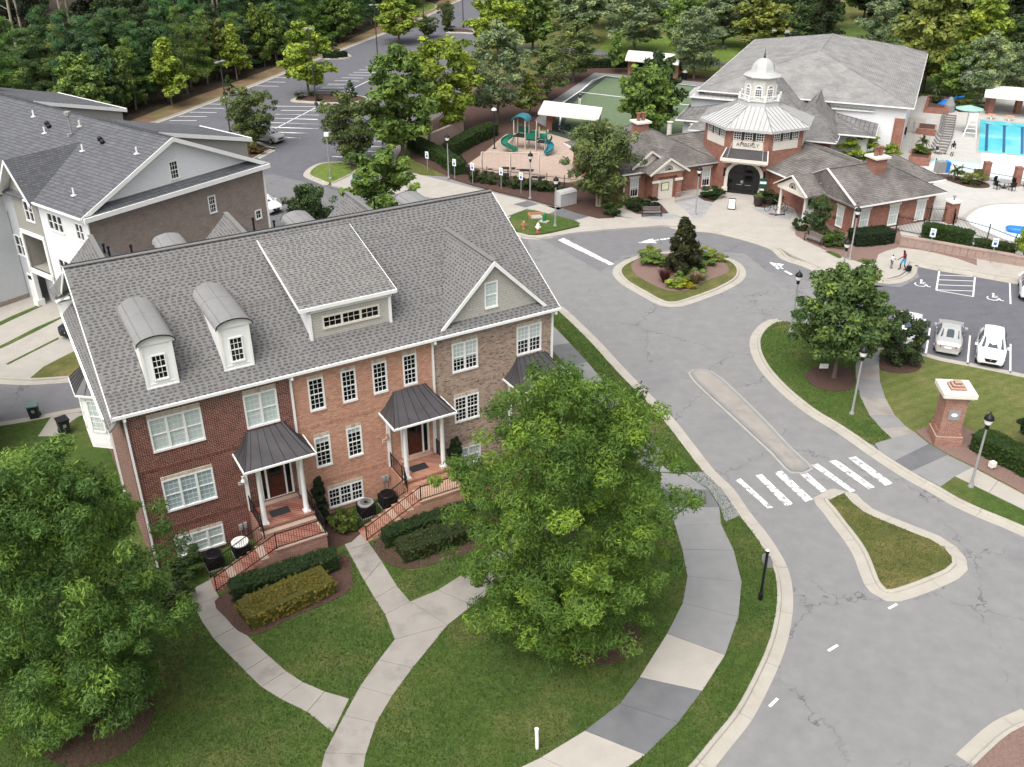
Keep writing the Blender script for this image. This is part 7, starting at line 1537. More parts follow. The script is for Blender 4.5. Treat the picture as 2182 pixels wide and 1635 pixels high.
# brick entrance pillar
t = thing('entrance_pillar', 'brick entrance pillar with pale stone cap and small plaque', 'pillar', (25.95, 49.35, .13), R(-6)); s = .62
m = MB(); m.box(-.78, .78, -.78, .78, -.1, .62); m.box(-.70, .70, -.70, .70, .62, .95); m.box(-s, s, -s, s, .95, 3.0); m.box(-.68, .68, -.68, .68, 3.0, 3.22); m.build('shaft', X['brick_step'], t)
m = MB(); m.box(-.82, .82, -.82, .82, 3.22, 3.34); m.box(-.95, .95, -.95, .95, 3.34, 3.6); m.build('cap', X['stone'], t); m = MB(); m.box(-.45, .45, -.45, .45, 3.6, 3.72); m.box(-.33, .33, -.33, .33, 3.72, 3.86); m.box(-.2, .2, -.2, .2, 3.86, 3.98); m.build('cap_bricks', X['brick_step'], t)
m = MB(); m.box(-.33, .33, -.67, -.62, 1.75, 2.4); pq = m.build('plaque', X['grey_pole'], t); m = MB(); m.extr([(-.2, -.685, 2.08), (-.08, -.685, 1.98), (.12, -.685, 1.98), (.2, -.685, 2.1), (.05, -.685, 2.22), (-.12, -.685, 2.2)], (0, .015, 0)); fixn(m.build('emblem', X['white'], pq))
m = MB()
for i in range(7): m.box(-.6+.18*i, -.6+.18*i+.07, -.725, -.70, .66, .92)
m.build('brick_band', X['brick_step'], t)
t = thing('spotlight', 'small square spotlight beside the clipped hedge', 'spotlight', (27.45, 46.2, .15), R(20)); m = MB(); m.box(-.17, .17, -.14, .14, .12, .46); m.build('housing', X['stone'], t); m = MB(); m.box(-.14, .14, -.155, -.14, .16, .42); m.build('lens', X['lampglass'], t); m = MB(); m.box(-.06, .06, -.06, .06, 0, .12); m.build('base', X['grey_pole'], t)
t = thing('small_sign', 'little white card sign on a wire in the round oak mulch', 'small sign', (21.05, 57.75, .15), 0); m = MB(); m.box(-.3, .3, -.01, .01, .35, .7); m.build('card', X['white'], t); m = MB(); m.box(-.2, -.18, -.01, .01, 0, .35); m.box(.18, .2, -.01, .01, 0, .35); m.build('wire', X['black'], t)
# hydrants, utility boxes
def hydrant(x, y, c1, c2, label, s=1.0):
    t = thing('fire_hydrant', label, 'fire hydrant', (x, y, .15)); t.scale = (s, s, s); m = MB(); m.lathe([(.2, 0), (.2, .06), (.13, .08), (.13, .3)], 12); m.build('base', c2, t); m = MB(); m.lathe([(.13, .3), (.15, .32), (.15, .62), (.17, .64), (.17, .68)], 12); m.tube([(-.26, 0, .5), (.26, 0, .5)], .065, 10); m.tube([(0, -.25, .48), (0, 0, .48)], .08, 10); m.build('barrel', c1, t); m = MB(); m.lathe([(.16, .68), (.13, .8), (.05, .87), (.04, .93)], 12); m.build('bonnet', c1, t)
hydrant(2.45, 85.2, X['white'], plain('hydrant_red', (.45,.09,.05), .5), 'white topped red fire hydrant on the small lawn'); hydrant(1.15, 86.1, plain('hydrant_rust', (.42,.19,.11), .7), plain('hydrant_rust2', (.4,.17,.1), .7), 'rust orange hydrant left of the white topped one', .9)
t = thing('utility_box', 'green utility box on a small concrete pad on the lawn', 'utility box', (3.1, 88.05, .15), R(-30)); m = MB(); m.box(-.42, .42, -.35, .35, 0, .08); m.build('pad', X['conc_l'], t); m = MB(); m.lathe([(.17, .08), (.17, .75), (.1, .82)], 12); m.box(-.2, .2, -.05, .05, .6, .78); m.build('casing', plain('box_green', (.02,.2,.07), .5), t)
t = thing('utility_vault', 'square concrete vault framed with orange brick on the lawn', 'vault', (2.4, 89.3, .15), R(8)); m = MB(); m.box(-.55, .55, -.45, .45, 0, .1); m.build('lid', X['conc_l'], t); m = MB(); m.box(-.75, .75, .45, .62, 0, .3); m.box(-.75, -.58, -.3, .45, 0, .3); m.box(.58, .75, -.1, .45, 0, .3); m.build('brick_edge', plain('vault_brick', (.36,.18,.1), .9), t)
t = thing('utility_cabinet', 'long pale utility cabinet in the mulch behind the lamp', 'cabinet', (5.4, 93.2, .15), R(35)); m = MB(); m.box(-1.0, 1.0, -.5, .5, 0, 1.25); m.extr([(-1.0, -.55, 1.25), (-1.0, .55, 1.25), (-1.0, .4, 1.45), (-1.0, -.4, 1.45)], (2.0, 0, 0)); fixn(m.build('casing', X['metal_w'], t)); m = MB(); m.box(-.01, .01, -.515, -.5, .1, 1.2); m.build('door_seam', X['grey_pole'], t)
# benches
def bench(x, y, rz, label, mat):
    t = thing('bench', label, 'bench', (x, y, .14), rz, 'benches by the clubhouse')
    for i in range(4): m = MB(); m.box(-.95, .95, -.24+.13*i, -.13+.13*i, .42, .455); m.build('slat', X[mat], t)
    for i in range(3): m = MB(); m.box(-.95, .95, .28+.02*i, .31+.02*i, .52+.13*i, .62+.13*i); m.build('slat', X[mat], t)
    for s in (-.9, .9): m = MB(); m.box(s-.03, s+.03, -.22, -.17, 0, .42); m.box(s-.03, s+.03, .24, .29, 0, .9); m.box(s-.03, s+.03, -.22, .28, .38, .42); m.box(s-.03, s+.03, -.24, .3, .62, .66); m.box(s-.03, s+.03, -.24, -.2, .42, .62); m.build('leg', X['black'], t)
bench(13.5, 89.5, R(2), 'slatted bench on the pavers left of the clubhouse path', 'wood_grey'); bench(27.1, 82.2, R(-56), 'slatted bench in the mulch at the right clubhouse wing', 'wood_grey')
t = thing('sandwich_board', 'white sandwich board on the concrete before the clubhouse door', 'sign board', (21.6, 91.6, .14), R(-15))
for s in (-1, 1): m = MB(); m.extr([(-.36, s*.28, .0), (.36, s*.28, .0), (.36, s*.04, 1.05), (-.36, s*.04, 1.05)], (0, .025, 0)); m = fixn(m.build('board', X['black'], t))
m = MB(); m.extr([(-.31, -.275, .12), (.31, -.275, .12), (.31, -.075, 1.0), (-.31, -.075, 1.0)], (0, -.012, 0)); pn = fixn(m.build('poster', X['white'], t)); m = MB()
for z, w_ in ((.85, .2), (.77, .24), (.66, .16), (.52, .2), (.40, .14)): y_ = -.275+.2*(z-.12)/.88-.016; m.box(-w_, w_, y_-.004, y_, z, z+.035)
m.build('lettering', X['grey_pole'], pn)
t = thing('planter_urn', 'dark round planter right of the clubhouse door', 'planter', (24.4, 92.6, .15)); m = MB(); m.lathe([(.3, 0), (.42, .2), (.45, .75), (.5, .8), (.5, .9), (.42, .9), (.4, .8)], 16); m.build('pot', plain('urn', (.05,.04,.04), .6), t, True, 50); o = link('foliage', bpy.data.objects['foliage'].data if False else CROWN['round_shrub'], t); o.location = (0, 0, .75); o.scale = (.6, .6, .4); o.color = (*MG, 1)
t = thing('notice_board', 'dark green notice board on a post by the clubhouse door', 'notice board', (25.2, 94.6, .15), R(-10)); m = MB(); m.box(-.04, .04, -.04, .04, 0, 1.2); m.build('post', X['black'], t); m = MB(); m.box(-.4, .4, -.05, .05, 1.1, 2.1); m.build('board', plain('board_green', (.02,.07,.05), .5), t); [MB().box(a, b, -.06, -.05, c, d).build('notice', X['white'], t) for a, b, c, d in ((-.32, .32, 1.55, 1.8), (-.2, .15, .75, 1.05))]
t = thing('handrail', 'grey metal handrail in front of the left clubhouse wing', 'handrail', (16.4, 93.7, .14), R(29)); m = MB(); m.tube([(0, 0, 0), (0, 0, .95), (2.9, 0, .95), (2.9, 0, 0)], .03, 6); m.tube([(0, 0, .15), (2.9, 0, .15)], .025, 6); m.build('frame', X['grey_pole'], t); m = MB()
for i in range(1, 18): m.tube([(2.9*i/18, 0, .15), (2.9*i/18, 0, .95)], .014, 4)
tag(m.build('bars', X['grey_pole'], t), kind='stuff')
def bicycle(x, y, rz, label, tilt=0.06):
    t = thing('bicycle', label, 'bicycle', (x, y, .14), rz, 'bicycles by the clubhouse porch'); t.rotation_euler = (tilt, 0, rz)
    for s in (-.52, .52):
        m = MB(); m.tube([(s+.34*math.cos(a), 0, .35+.34*math.sin(a)) for a in np.linspace(0, 2*PI, 25)], .022, 6, cap=False); w_ = m.build('wheel', X['rubber'], t); m = MB()
        for a in np.linspace(0, PI, 6)[:-1]: m.tube([(s-.33*math.cos(a), 0, .35-.33*math.sin(a)), (s+.33*math.cos(a), 0, .35+.33*math.sin(a))], .004, 3)
        m.build('spokes', X['grey_pole'], w_)
    m = MB(); bb, st, hd = (-.08, 0, .32), (-.22, 0, .82), (.38, 0, .82)
    for a, b in ((bb, st), (st, hd), (bb, (.40, 0, .72)), (bb, (-.52, 0, .35)), (st, (-.52, 0, .35)), (hd, (.52, 0, .35)), (hd, (.35, 0, .98))): m.tube([a, b], .02, 6)
    m.build('frame', X['black'], t); m = MB(); m.tube([(.35, -.28, .98), (.35, .28, .98)], .016, 6); m.build('handlebar', X['grey_pole'], t); m = MB(); m.box(-.36, -.12, -.07, .07, .9, .95); m.build('saddle', X['rubber'], t)
bicycle(25.4, 91.0, R(20), 'black bicycle leaning by the clubhouse planter'); bicycle(26.2, 90.5, R(35), 'bicycle nearer the white porch column', .1)
t = thing('scooter', 'low dark kick scooter lying by the bicycles', 'scooter', (25.85, 89.6, .15), R(10)); m = MB(); m.box(-.45, .45, -.07, .07, .08, .12); m.build('deck', X['black'], t); m = MB(); m.tube([(.45, 0, .1), (.5, .15, .55)], .02, 6); m.tube([(.5, -.05, .55), (.5, .35, .55)], .015, 6); m.build('handle', X['black'], t)
for s in (-.45, .48): m = MB(); m.tube([(s, -.02, .07), (s, .02, .07)], .07, 10); m.build('wheel', X['rubber'], t)
for x, y, l in ((30.6, 75.55, 'round iron cover in the sidewalk by the roundabout'), (25.2, 90.0, 'round rusty cover in the grey pavers by the bicycles')): t = thing('manhole_cover', l, 'manhole cover', (x, y, .14)); m = MB(); m.lathe([(.34, 0), (.34, .012)], 20); m.build('lid', plain('rust_iron', (.16,.09,.07), .8), t)
t = thing('drain_grate', 'dark storm drain inlet in the kerb beside the building', 'drain', (2.95, 69.0, .02), R(-28)); m = MB(); m.box(-.25, .25, -.5, .5, 0, .02); m.build('frame', X['metal_seam'], t); m = MB()
for i in range(6): m.box(-.22, .22, -.45+.16*i, -.39+.16*i, .02, .03)
m.build('bars', X['black'], t)
def cart(x, y, rz, label, lid, z=.01):
    t = thing('trash_cart', label, 'trash cart', (x, y, z), rz, 'trash carts by the alley'); m = MB(); m.extr([(-.26, -.28, .12), (.26, -.28, .12), (.31, -.36, .98), (-.31, -.36, .98)], (0, .62, 0)); fixn(m.build('bin', plain('cart_body', (.022,.026,.03), .5), t)); m = MB(); m.box(-.34, .34, -.42, .36, .98, 1.05); m.box(-.3, .3, .3, .42, .9, .98); m.build('lid', lid, t)
    for s in (-.27, .27): m = MB(); m.tube([(s-.03, .3, .13), (s+.03, .3, .13)], .13, 12); m.build('wheel', X['rubber'], t)
    m = MB(); m.box(-.09, .09, -.35, -.335, .55, .75); m.build('badge', X['grey_pole'], t)
cart(-30.0, 52.4, R(20), 'black wheeled trash cart with grey green lid in the alley', plain('cart_lid', (.14,.22,.20), .5)); cart(-27.3, 50.4, R(40), 'small black bin at the edge of the side lawn', X['black'], .13)
# ---- vehicles
X['red_lens'] = plain('tail_lens', (.30,.012,.012), .25, 0, .5); X['lamp_clear'] = plain('head_lens', (.62,.65,.68), .12, 0, .6); X['chrome'] = plain('chrome', (.55,.55,.56), .2, .8)
X['carglass'] = plain('car_glass', (.06,.075,.085), .06, 0, .6)
CARS = {'suv': (4.5, [(2.25,.36,.62,.72,.80,.66,.60), (2.12,.28,.66,.86,.93,.84,.76), (1.25,.24,.70,.98,1.05,.93,.80), (.40,.24,.70,1.02,1.60,.93,.64), (-.75,.24,.70,1.05,1.66,.93,.64), (-1.55,.24,.70,1.10,1.60,.92,.60), (-2.08,.28,.72,1.06,1.14,.88,.74), (-2.25,.40,.72,.86,.92,.80,.72)]),
        'sedan': (4.75, [(2.37,.34,.52,.60,.66,.62,.56), (2.2,.24,.58,.74,.80,.82,.74), (1.15,.22,.62,.88,.95,.90,.78), (.25,.22,.62,.93,1.40,.90,.62), (-.75,.22,.62,.95,1.42,.90,.62), (-1.6,.22,.64,.98,1.06,.89,.72), (-2.2,.26,.66,.94,1.02,.84,.74), (-2.37,.38,.64,.78,.84,.76,.68)])}
def car(kind, name, label, x, y, rz, paintc, z=.01, trim=None):
    t = thing(name, label, 'car', (x, y, z), rz, 'parked cars'); L, st = CARS[kind]; m = MB(); W = MB(); SGS = (MB(), MB()); RW = MB(); rings = []
    for (sx, zl, zm, zb, zt, wb, wt) in st:
        half = [(0, zl), (wb*.9, zl), (wb*1.0, (zl+zm)/2), (wb, zm), (wb*.985, zb), (wt, zt), (wt*.55, zt+.035), (0, zt+.045)]
        rings.append([Vector((sx, y_, z_)) for y_, z_ in half]+[Vector((sx, -y_, z_)) for y_, z_ in half[-2:0:-1]])
    n = len(rings[0])
    for a, b in zip(rings[:-1], rings[1:]):
        for k in range(n): m.quad(a[k], a[(k+1) % n], b[(k+1) % n], b[k])
    m.add(rings[0], (tuple(range(n))[::-1],)); m.add(rings[-1], (tuple(range(n)),))
    body = m.build('body', paintc, t); bm = bmesh.new(); bm.from_mesh(body.data); bmesh.ops.remove_doubles(bm, verts=bm.verts, dist=.0005); bmesh.ops.recalc_face_normals(bm, faces=bm.faces)
    cr = bm.edges.layers.float.new('crease_edge'); bmesh.ops.bevel(bm, geom=[e for e in bm.edges if len(e.link_faces) == 2 and e.calc_face_angle() > R(20)], offset=.035, segments=2, affect='EDGES', profile=.6); bm.to_mesh(body.data); bm.free(); body.data.polygons.foreach_set('use_smooth', [True]*len(body.data.polygons)); body.data.set_sharp_from_angle(angle=R(32))
    def glassq(mb, q, sh=.88, out=.012):
        q = [Vector(p) for p in q]; c = sum(q, Vector())/len(q); nn = sum(((q[i]-c).cross(q[(i+1) % len(q)]-c) for i in range(len(q))), Vector()).normalized()
        if nn.dot(c-Vector((0, 0, .7))) < 0: nn = -nn
        mb.add([c+(p-c)*sh+nn*out for p in q], (tuple(range(len(q))),)); mb.add([c+(p-c)*sh-nn*.01 for p in q], (tuple(range(len(q)))[::-1],))
    iw, ir = 2, (5 if kind == 'suv' else 4)
    wtop = lambda r: [r[5], r[6], r[7], r[8], r[9]]
    f, r = wtop(rings[iw]), wtop(rings[iw+1]); glassq(W, [f[0], f[2]+Vector((.0, 0, 0)), f[4], r[4], r[2], r[0]], .9)
    f, r = wtop(rings[ir]), wtop(rings[ir+1]); glassq(RW, [f[0], f[2], f[4], r[4], r[2], r[0]], .86)
    for s in (0, 1):
        idx = (4, 5) if s == 0 else (n-4, n-5)
        for i in range(iw, ir+1):
            a, b = rings[i], rings[i+1]; q = [a[idx[0]], b[idx[0]], b[idx[1]], a[idx[1]]]
            if i == iw: q = [a[idx[0]].lerp(b[idx[0]], .45), b[idx[0]], b[idx[1]]]
            if i == ir: q = [a[idx[0]], a[idx[0]].lerp(b[idx[0]], .6), a[idx[1]]]
            glassq(SGS[s], q, .86)
    W.build('windscreen', X['carglass'], t); RW.build('rear_window', X['carglass'], t); [q.build('side_window', X['carglass'], t) for q in SGS]
    wr_ = .34 if kind == 'suv' else .32
    for sx in (L*.305, -L*.30):
        for s in (-1, 1):
            w = MB(); yy = s*(.905 if kind == 'suv' else .88); w.tube([(sx, yy-s*.2, wr_), (sx, yy, wr_), (sx, yy+s*.015, wr_)], [wr_, wr_, wr_*.93], 20); wo_ = w.build('wheel', X['rubber'], t, True, 30); q = MB(); q.tube([(sx, yy-s*.05, wr_), (sx, yy+s*.028, wr_)], wr_*.66, 16); q.build('rim', X['chrome'], wo_, True, 30)
            for k in range(5): pass
            a_ = MB(); a_.tube([(sx, yy-s*.1, wr_+.03), (sx, yy+s*.005, wr_+.03)], wr_*1.17, 20); a_.build('wheel_arch', X['black'], t)
    fx = st[0][0]; rx = st[-1][0]; hz = .72 if kind == 'suv' else .62; rz_ = .88 if kind == 'suv' else .80
    for s in (-1, 1):
        q = MB(); q.extr([(fx-.03, s*.42, hz), (fx-.24, s*.84, hz+.10), (fx-.26, s*.83, hz+.2), (fx-.10, s*.46, hz+.08)], (.05, 0, .0)); fixn(q.build('headlight', X['lamp_clear'], t))
        q = MB(); q.extr([(rx+.0, s*.45, rz_-.10), (rx+.18, s*.86, rz_-.08), (rx+.19, s*.86, rz_+.1), (rx+.04, s*.5, rz_+.06)], (-.05, 0, 0)); fixn(q.build('taillight', X['red_lens'], t))
        q = MB(); mx = st[2][0]-.42; q.box(mx-.09, mx+.09, *sorted((s*.93, s*1.12)), st[2][3]+.03, st[2][3]+.17); q.build('mirror', paintc, t)
        q = MB(); q.box(-.1, .06, *sorted((s*.93, s*.955)), .84 if kind == 'suv' else .76, .87 if kind == 'suv' else .79); q.build('door_handle', paintc, t)
    q = MB(); q.extr([(fx+.01, -.42, hz+.02), (fx+.01, .42, hz+.02), (fx+.02, .30, hz-.2), (fx+.02, -.30, hz-.2)], (-.06, 0, 0)); gr_ = fixn(q.build('grille', X['black'], t)); q = MB(); q.extr([(fx-.01, -.6, .30), (fx-.01, .6, .30), (fx+.02, .55, .40), (fx+.02, -.55, .40)], (-.08, 0, 0)); fixn(q.build('lower_grille', X['black'], t))
    q = MB(); q.tube([(fx+.012, 0, hz-.06), (fx+.03, 0, hz-.06)], .06, 12); q.build('badge', X['chrome'], gr_)
    q = MB(); q.box(rx-.015, rx+.02, -.24, .24, .62, .76); q.build('number_plate', X['white'], t); q = MB(); q.box(rx-.03, rx+.12, -.72, .72, .3, .42); q.build('rear_bumper', X['black'] if kind == 'suv' else paintc, t)
    return t
def carpaint(n, c, r=.28, metal=0.0): return newmat(n, c, r, metal, .5)[0]
CW, CS, CK, CBl = carpaint('paint_white', (.78,.79,.80)), carpaint('paint_silver', (.52,.52,.51), .3, .35), carpaint('paint_black', (.012,.012,.02), .15), carpaint('paint_blue', (.03,.13,.42), .25)
HD = -114.3
car('suv', 'parked_car', 'white crossover facing the lawn in the right hand stall', 33.55, 60.55, R(HD), CW); car('sedan', 'parked_car', 'silver sedan parked nose out beside the white crossover', 31.4, 62.5, R(HD+180), CS)
car('sedan', 'parked_car', 'white sedan mostly hidden behind the clipped holly', 28.95, 63.95, R(HD+180), CW); car('suv', 'parked_car', 'white car cut by the right edge beyond the hatched aisle', 41.5, 71.3, R(HD+180), CW)
car('suv', 'parked_car', 'silver crossover parked behind the crepe myrtle island', -29.6, 117.6, R(-33), CS); car('suv', 'parked_car', 'blue car behind the leafy tree at the lot entrance', -15.4, 100.6, R(-106), CBl)
car('sedan', 'parked_car', 'white car nose at the corner of the rear townhouse', -24.5, 92.4, R(-45), CW); car('suv', 'parked_car', 'black car with chrome grille in the driveway', -31.3, 65.1, R(-115.5), CK, .11)
# ---- people: one skinned body each
def person(label, x, y, rz, h, skin, shirt, trousers, shoes, hair, pose, z=.14):
    """joints for a 1.75 m figure facing -y; pose overrides joint positions"""
    J = dict(pel=(0,0,.95), ch=(0,0,1.28), nk=(0,0,1.48), hd=(0,-.01,1.60), tp=(0,0,1.72), lh=(-.10,0,.90), lk=(-.11,-.02,.50), la=(-.11,.02,.09), lt=(-.12,-.17,.04), rh=(.10,0,.90), rk=(.11,-.02,.50), ra=(.11,.02,.09), rt=(.12,-.17,.04),
             ls=(-.19,0,1.41), le=(-.25,.02,1.14), lw=(-.26,-.06,.88), lf=(-.26,-.09,.79), rs=(.19,0,1.41), re=(.25,.02,1.14), rw=(.26,-.06,.88), rf=(.26,-.09,.79)); J.update({k: v for k, v in pose.items() if k != 'long'})
    Rr = dict(pel=.135, ch=.145, nk=.058, hd=.10, tp=.07, lh=.095, lk=.062, la=.042, lt=.04, ls=.07, le=.045, lw=.033, lf=.035); Rr.update({'r'+k[1:]: v for k, v in list(Rr.items()) if k in ('lh','lk','la','lt','ls','le','lw','lf')})
    E = [('pel','ch'),('ch','nk'),('nk','hd'),('hd','tp')]+[(s+a, s+b) for s in 'lr' for a, b in (('h','k'),('k','a'),('a','t'),('s','e'),('e','w'),('w','f'))]+[('pel','lh'),('pel','rh'),('ch','ls'),('ch','rs')]
    ks = list(J); me = bpy.data.meshes.new('body'); me.from_pydata([J[k] for k in ks], [(ks.index(a), ks.index(b)) for a, b in E], []); o = bpy.data.objects.new('body_src', me); COL.objects.link(o)
    o.modifiers.new('skin', 'SKIN'); sv = me.skin_vertices[0].data
    for i, k in enumerate(ks): sv[i].radius = (Rr[k], Rr[k]*(.72 if k in ('pel', 'ch') else 1)); sv[i].use_root = (k == 'pel')
    sm = o.modifiers.new('ss', 'SUBSURF'); sm.levels = 1; sm.render_levels = 1
    dg = bpy.context.evaluated_depsgraph_get(); me2 = bpy.data.meshes.new_from_object(o.evaluated_get(dg)); bpy.data.objects.remove(o)
    me2.materials.clear(); names = (skin, shirt, trousers, shoes, hair)
    for i, c in enumerate(names): me2.materials.append(plain('cloth_%d' % (len(bpy.data.materials)), c, .8))
    seg = []
    for a, b in E:
        k = 0
        if (a, b) in (('pel','ch'),('ch','nk'),('ch','ls'),('ch','rs')) or (a[1:] == 's' and b[1:] == 'e'): k = 1
        elif a == 'pel' or (a[1:] == 'h' and b[1:] == 'k'): k = 2
        elif a[1:] == 'a' and b[1:] == 't': k = 3
        elif (a, b) == ('hd', 'tp'): k = 4
        elif a[1:] == 'k' and pose.get('long'): k = 2
        seg.append((Vector(J[a]), Vector(J[b]), k))
    for p in me2.polygons:
        c = p.center; best = 9; kk = 0
        for a, b, k in seg:
            d = b-a; t_ = max(0, min(1, (c-a).dot(d)/d.length_squared)); q = (c-(a+d*t_)).length
            if q < best: best, kk = q, k
        p.material_index = kk; p.use_smooth = True
    t = link('person', me2); t.location = (x, y, z); t.rotation_euler = (0, 0, rz); s = h/1.75; t.scale = (s, s, s); tag(t, label, 'person'); return t
DK, LT = (.045,.022,.014), (.45,.28,.2)
person('adult in a dark red shirt and blue shorts reaching down towards a child', 32.85, 75.85, R(-80), 1.85, DK, (.20,.012,.03), (.05,.30,.48), (.02,.02,.02), (.012,.01,.01), dict(hd=(0,-.14,1.56), tp=(0,-.2,1.67), nk=(0,-.1,1.45), ch=(0,-.05,1.26), rs=(.19,-.05,1.38), re=(.2,-.36,1.2), rw=(.16,-.62,1.02), rf=(.15,-.72,.97), lk=(-.11,-.2,.52), la=(-.11,-.18,.09), lt=(-.12,-.36,.04), ra=(.11,.18,.09), rt=(.12,0,.04), le=(-.26,.12,1.14), lw=(-.24,.05,.9), lf=(-.24,.02,.82)))
person('small child in white shirt and grey trousers on the sidewalk', 32.0, 76.25, R(30), 1.25, DK, (.75,.76,.76), (.16,.17,.19), (.05,.05,.05), (.012,.01,.01), dict(long=1, re=(.25,-.1,1.2), rw=(.22,-.3,1.1), rf=(.22,-.38,1.08)))
t = thing('wheeled_bag', 'small black rolling bag at the adult\'s feet', 'bag', (33.2, 75.5, .14), R(20)); m = MB(); m.box(-.17, .17, -.14, .14, .06, .5); m.build('case', X['black'], t); m = MB(); m.tube([(-.1, .1, .5), (-.1, .16, .85), (.1, .16, .85), (.1, .1, .5)], .012, 5); m.build('handle', X['grey_pole'], t)
for s in (-.13, .13): m = MB(); m.tube([(s-.02, .1, .06), (s+.02, .1, .06)], .06, 8); m.build('wheel', X['rubber'], t)
person('swimmer in black top and pale shorts walking on the pool deck', 50.4, 109.7, R(10), 1.8, DK, (.012,.012,.014), (.62,.62,.6), (.03,.03,.03), (.012,.01,.01), dict())
person('person in dark red shirt standing left of the lot crepe myrtle trunk', -18.4, 108.6, R(180), 1.72, LT, (.19,.02,.045), (.02,.02,.025), (.03,.03,.03), (.05,.03,.02), dict()); person('person in pale pink top standing right of the lot crepe myrtle trunk', -17.35, 108.3, R(150), 1.68, LT, (.50,.28,.28), (.02,.02,.025), (.03,.03,.03), (.05,.03,.02), dict(long=1))
person('player in dark top and white trousers on the sports court', 9.4, 134.8, R(-40), 1.75, LT, (.03,.035,.045), (.72,.72,.7), (.5,.5,.5), (.03,.02,.015), dict(long=1))
person('person in pale hat and dark shirt sitting on a pool lounger', 48.9, 110.2, R(100), 1.7, LT, (.03,.035,.05), (.6,.6,.58), (.3,.3,.3), (.6,.52,.42), dict(pel=(0,.1,.5), lh=(-.1,.08,.48), rh=(.1,.08,.48), ch=(0,.1,.82), nk=(0,.08,1.02), hd=(0,.05,1.14), tp=(0,.05,1.27), ls=(-.19,.1,.95), rs=(.19,.1,.95), le=(-.24,.05,.7), re=(.24,.05,.7), lw=(-.2,-.2,.6), rw=(.2,-.2,.6), lf=(-.18,-.28,.58), rf=(.18,-.28,.58), lk=(-.12,-.36,.5), rk=(.12,-.36,.5), la=(-.12,-.4,.1), ra=(.12,-.4,.1), lt=(-.12,-.56,.06), rt=(.12,-.56,.06)))
# ------------------------------------------------------------------ playground, hedges, fences, shelters, pool
def fence(pts, label, h=1.35, post=2.4, z=.15, name='iron_fence', gap=.13):
    t = thing(name, label, 'fence', (*pts[0], z)); o = Vector((*pts[0], 0)); pk = MB()
    for a, b in zip(pts[:-1], pts[1:]):
        a = Vector((*a, 0))-o; b = Vector((*b, 0))-o; L = (b-a).length
        for zz in (.15, h-.22): m = MB(); m.bar(a+Vector((0, 0, zz)), b+Vector((0, 0, zz)), .035, .04); m.build('rail', X['black'], t)
        k = max(1, round(L/post))
        for i in range(k+1): p = a.lerp(b, i/k); m = MB(); m.box(p.x-.035, p.x+.035, p.y-.035, p.y+.035, 0, h+.12); m.build('post', X['black'], t)
        n = int(L/gap)
        for i in range(1, n): p = a.lerp(b, i/n); pk.box(p.x-.01, p.x+.01, p.y-.01, p.y+.01, .06, h)
    tag(pk.build('pickets', X['black'], t), kind='stuff'); return t
fence([(-7.6, 110), (-5.5, 105.8), (-4.5, 102), (-2.6, 101.3), (1.9, 99.6), (5.5, 98.0), (9.5, 96.4)], 'black iron fence along the front of the playground')
fence([(35.5, 85.2), (37.4, 83.9)], 'black iron gate section below the right clubhouse wing', 1.6, 2, gap=.12); fence([(37.5, 88.6), (39.5, 87.6), (41.2, 87.4)], 'black iron fence between the right wing and the brick gate pillar', 1.5); fence([(41.5, 87.0), (40.8, 85.4), (42.9, 82.8), (44.1, 80.2), (47, 77.5)], 'black iron fence around the wading pool', 1.4)
fence([(46.5, 104.6), (48.5, 102.4), (50.1, 100.5), (52.6, 98.7), (55, 97)], 'low black iron fence between the pool and the terrace tables', 1.1)
fence([(54.5, 143), (59, 141.5), (62.5, 140.2), (66, 139.4), (78, 134)], 'dark iron fence behind the pool at the park edge', 1.8); fence([(8, 162.5), (19.5, 163.2), (27, 160.5), (36, 153)], 'dark iron fence behind the sports court', 1.6)
hedge([(-11.8, 114.2), (-10.0, 111.4), (-7.4, 107.2), (-5.6, 103.1)], 1.5, 1.35, (.05,.088,.024), 'dark green clipped hedge bending round the playground corner', 260, .11); hedge([(-7.2, 110.3), (-4.9, 115.4), (-2.2, 120)], 1.6, 1.5, (.05,.085,.024), 'long straight green hedge along the left of the playground', 260, .11)
for i, (x, y) in enumerate(((-3.91, 100.64), (-3.0, 100.3), (-2.1, 99.8), (-.8, 99.1), (.35, 98.4), (1.15, 98.0), (2.06, 97.9), (2.9, 97.5), (3.7, 97.2), (4.8, 96.6))):
    bush(x, y, 1.15, .72, (.045,.078,.024), ('dark green shrub at the left end of the playground shrub row', 'dark green shrub second from the left in the playground shrub row', 'dark green shrub third from the left in the playground shrub row', 'dark green shrub by the middle parking sign in the playground row', 'dark green shrub left of the playground lamp post in the row', 'dark green shrub hiding the playground lamp post foot', 'dark green shrub right of the playground lamp post in the row', 'dark green shrub third from the right in the playground row', 'dark green shrub second from the right in the playground row', 'dark green shrub at the crepe myrtle end of the playground row')[i], 'playground shrub row')
t = thing('retaining_wall', 'tan block wall rising behind the long playground hedge', 'wall', (-9.6, 113.6, .1), math.atan2(6.5, 3.6))
for r_ in range(6):
    for c_ in range(9+r_ % 2):
        m = MB(); x0 = max(0, c_*.85-(.42 if r_ % 2 else 0)); x1 = min(7.4, x0+.83 if not(r_ % 2 and c_ == 0) else .41)
        if x1 > x0+.05: m.box(x0, x1, -.2, .2, r_*.3, r_*.3+.285); m.build('block', X['wall_block'] if False else X['walltan'] if 'walltan' in X else X.setdefault('walltan', noisy('wall_tan', (.30,.22,.185), (.37,.28,.24), 3, .95)), t)
t = thing('retaining_wall', 'low tan block wall above the accessible parking stalls', 'wall', (34.7, 81.8, .13), 0)
pw = [Vector(p) for p in ((34.7, 81.8), (36.9, 80.45), (39.5, 78.85), (42.2, 77.3), (44.6, 75.9))]
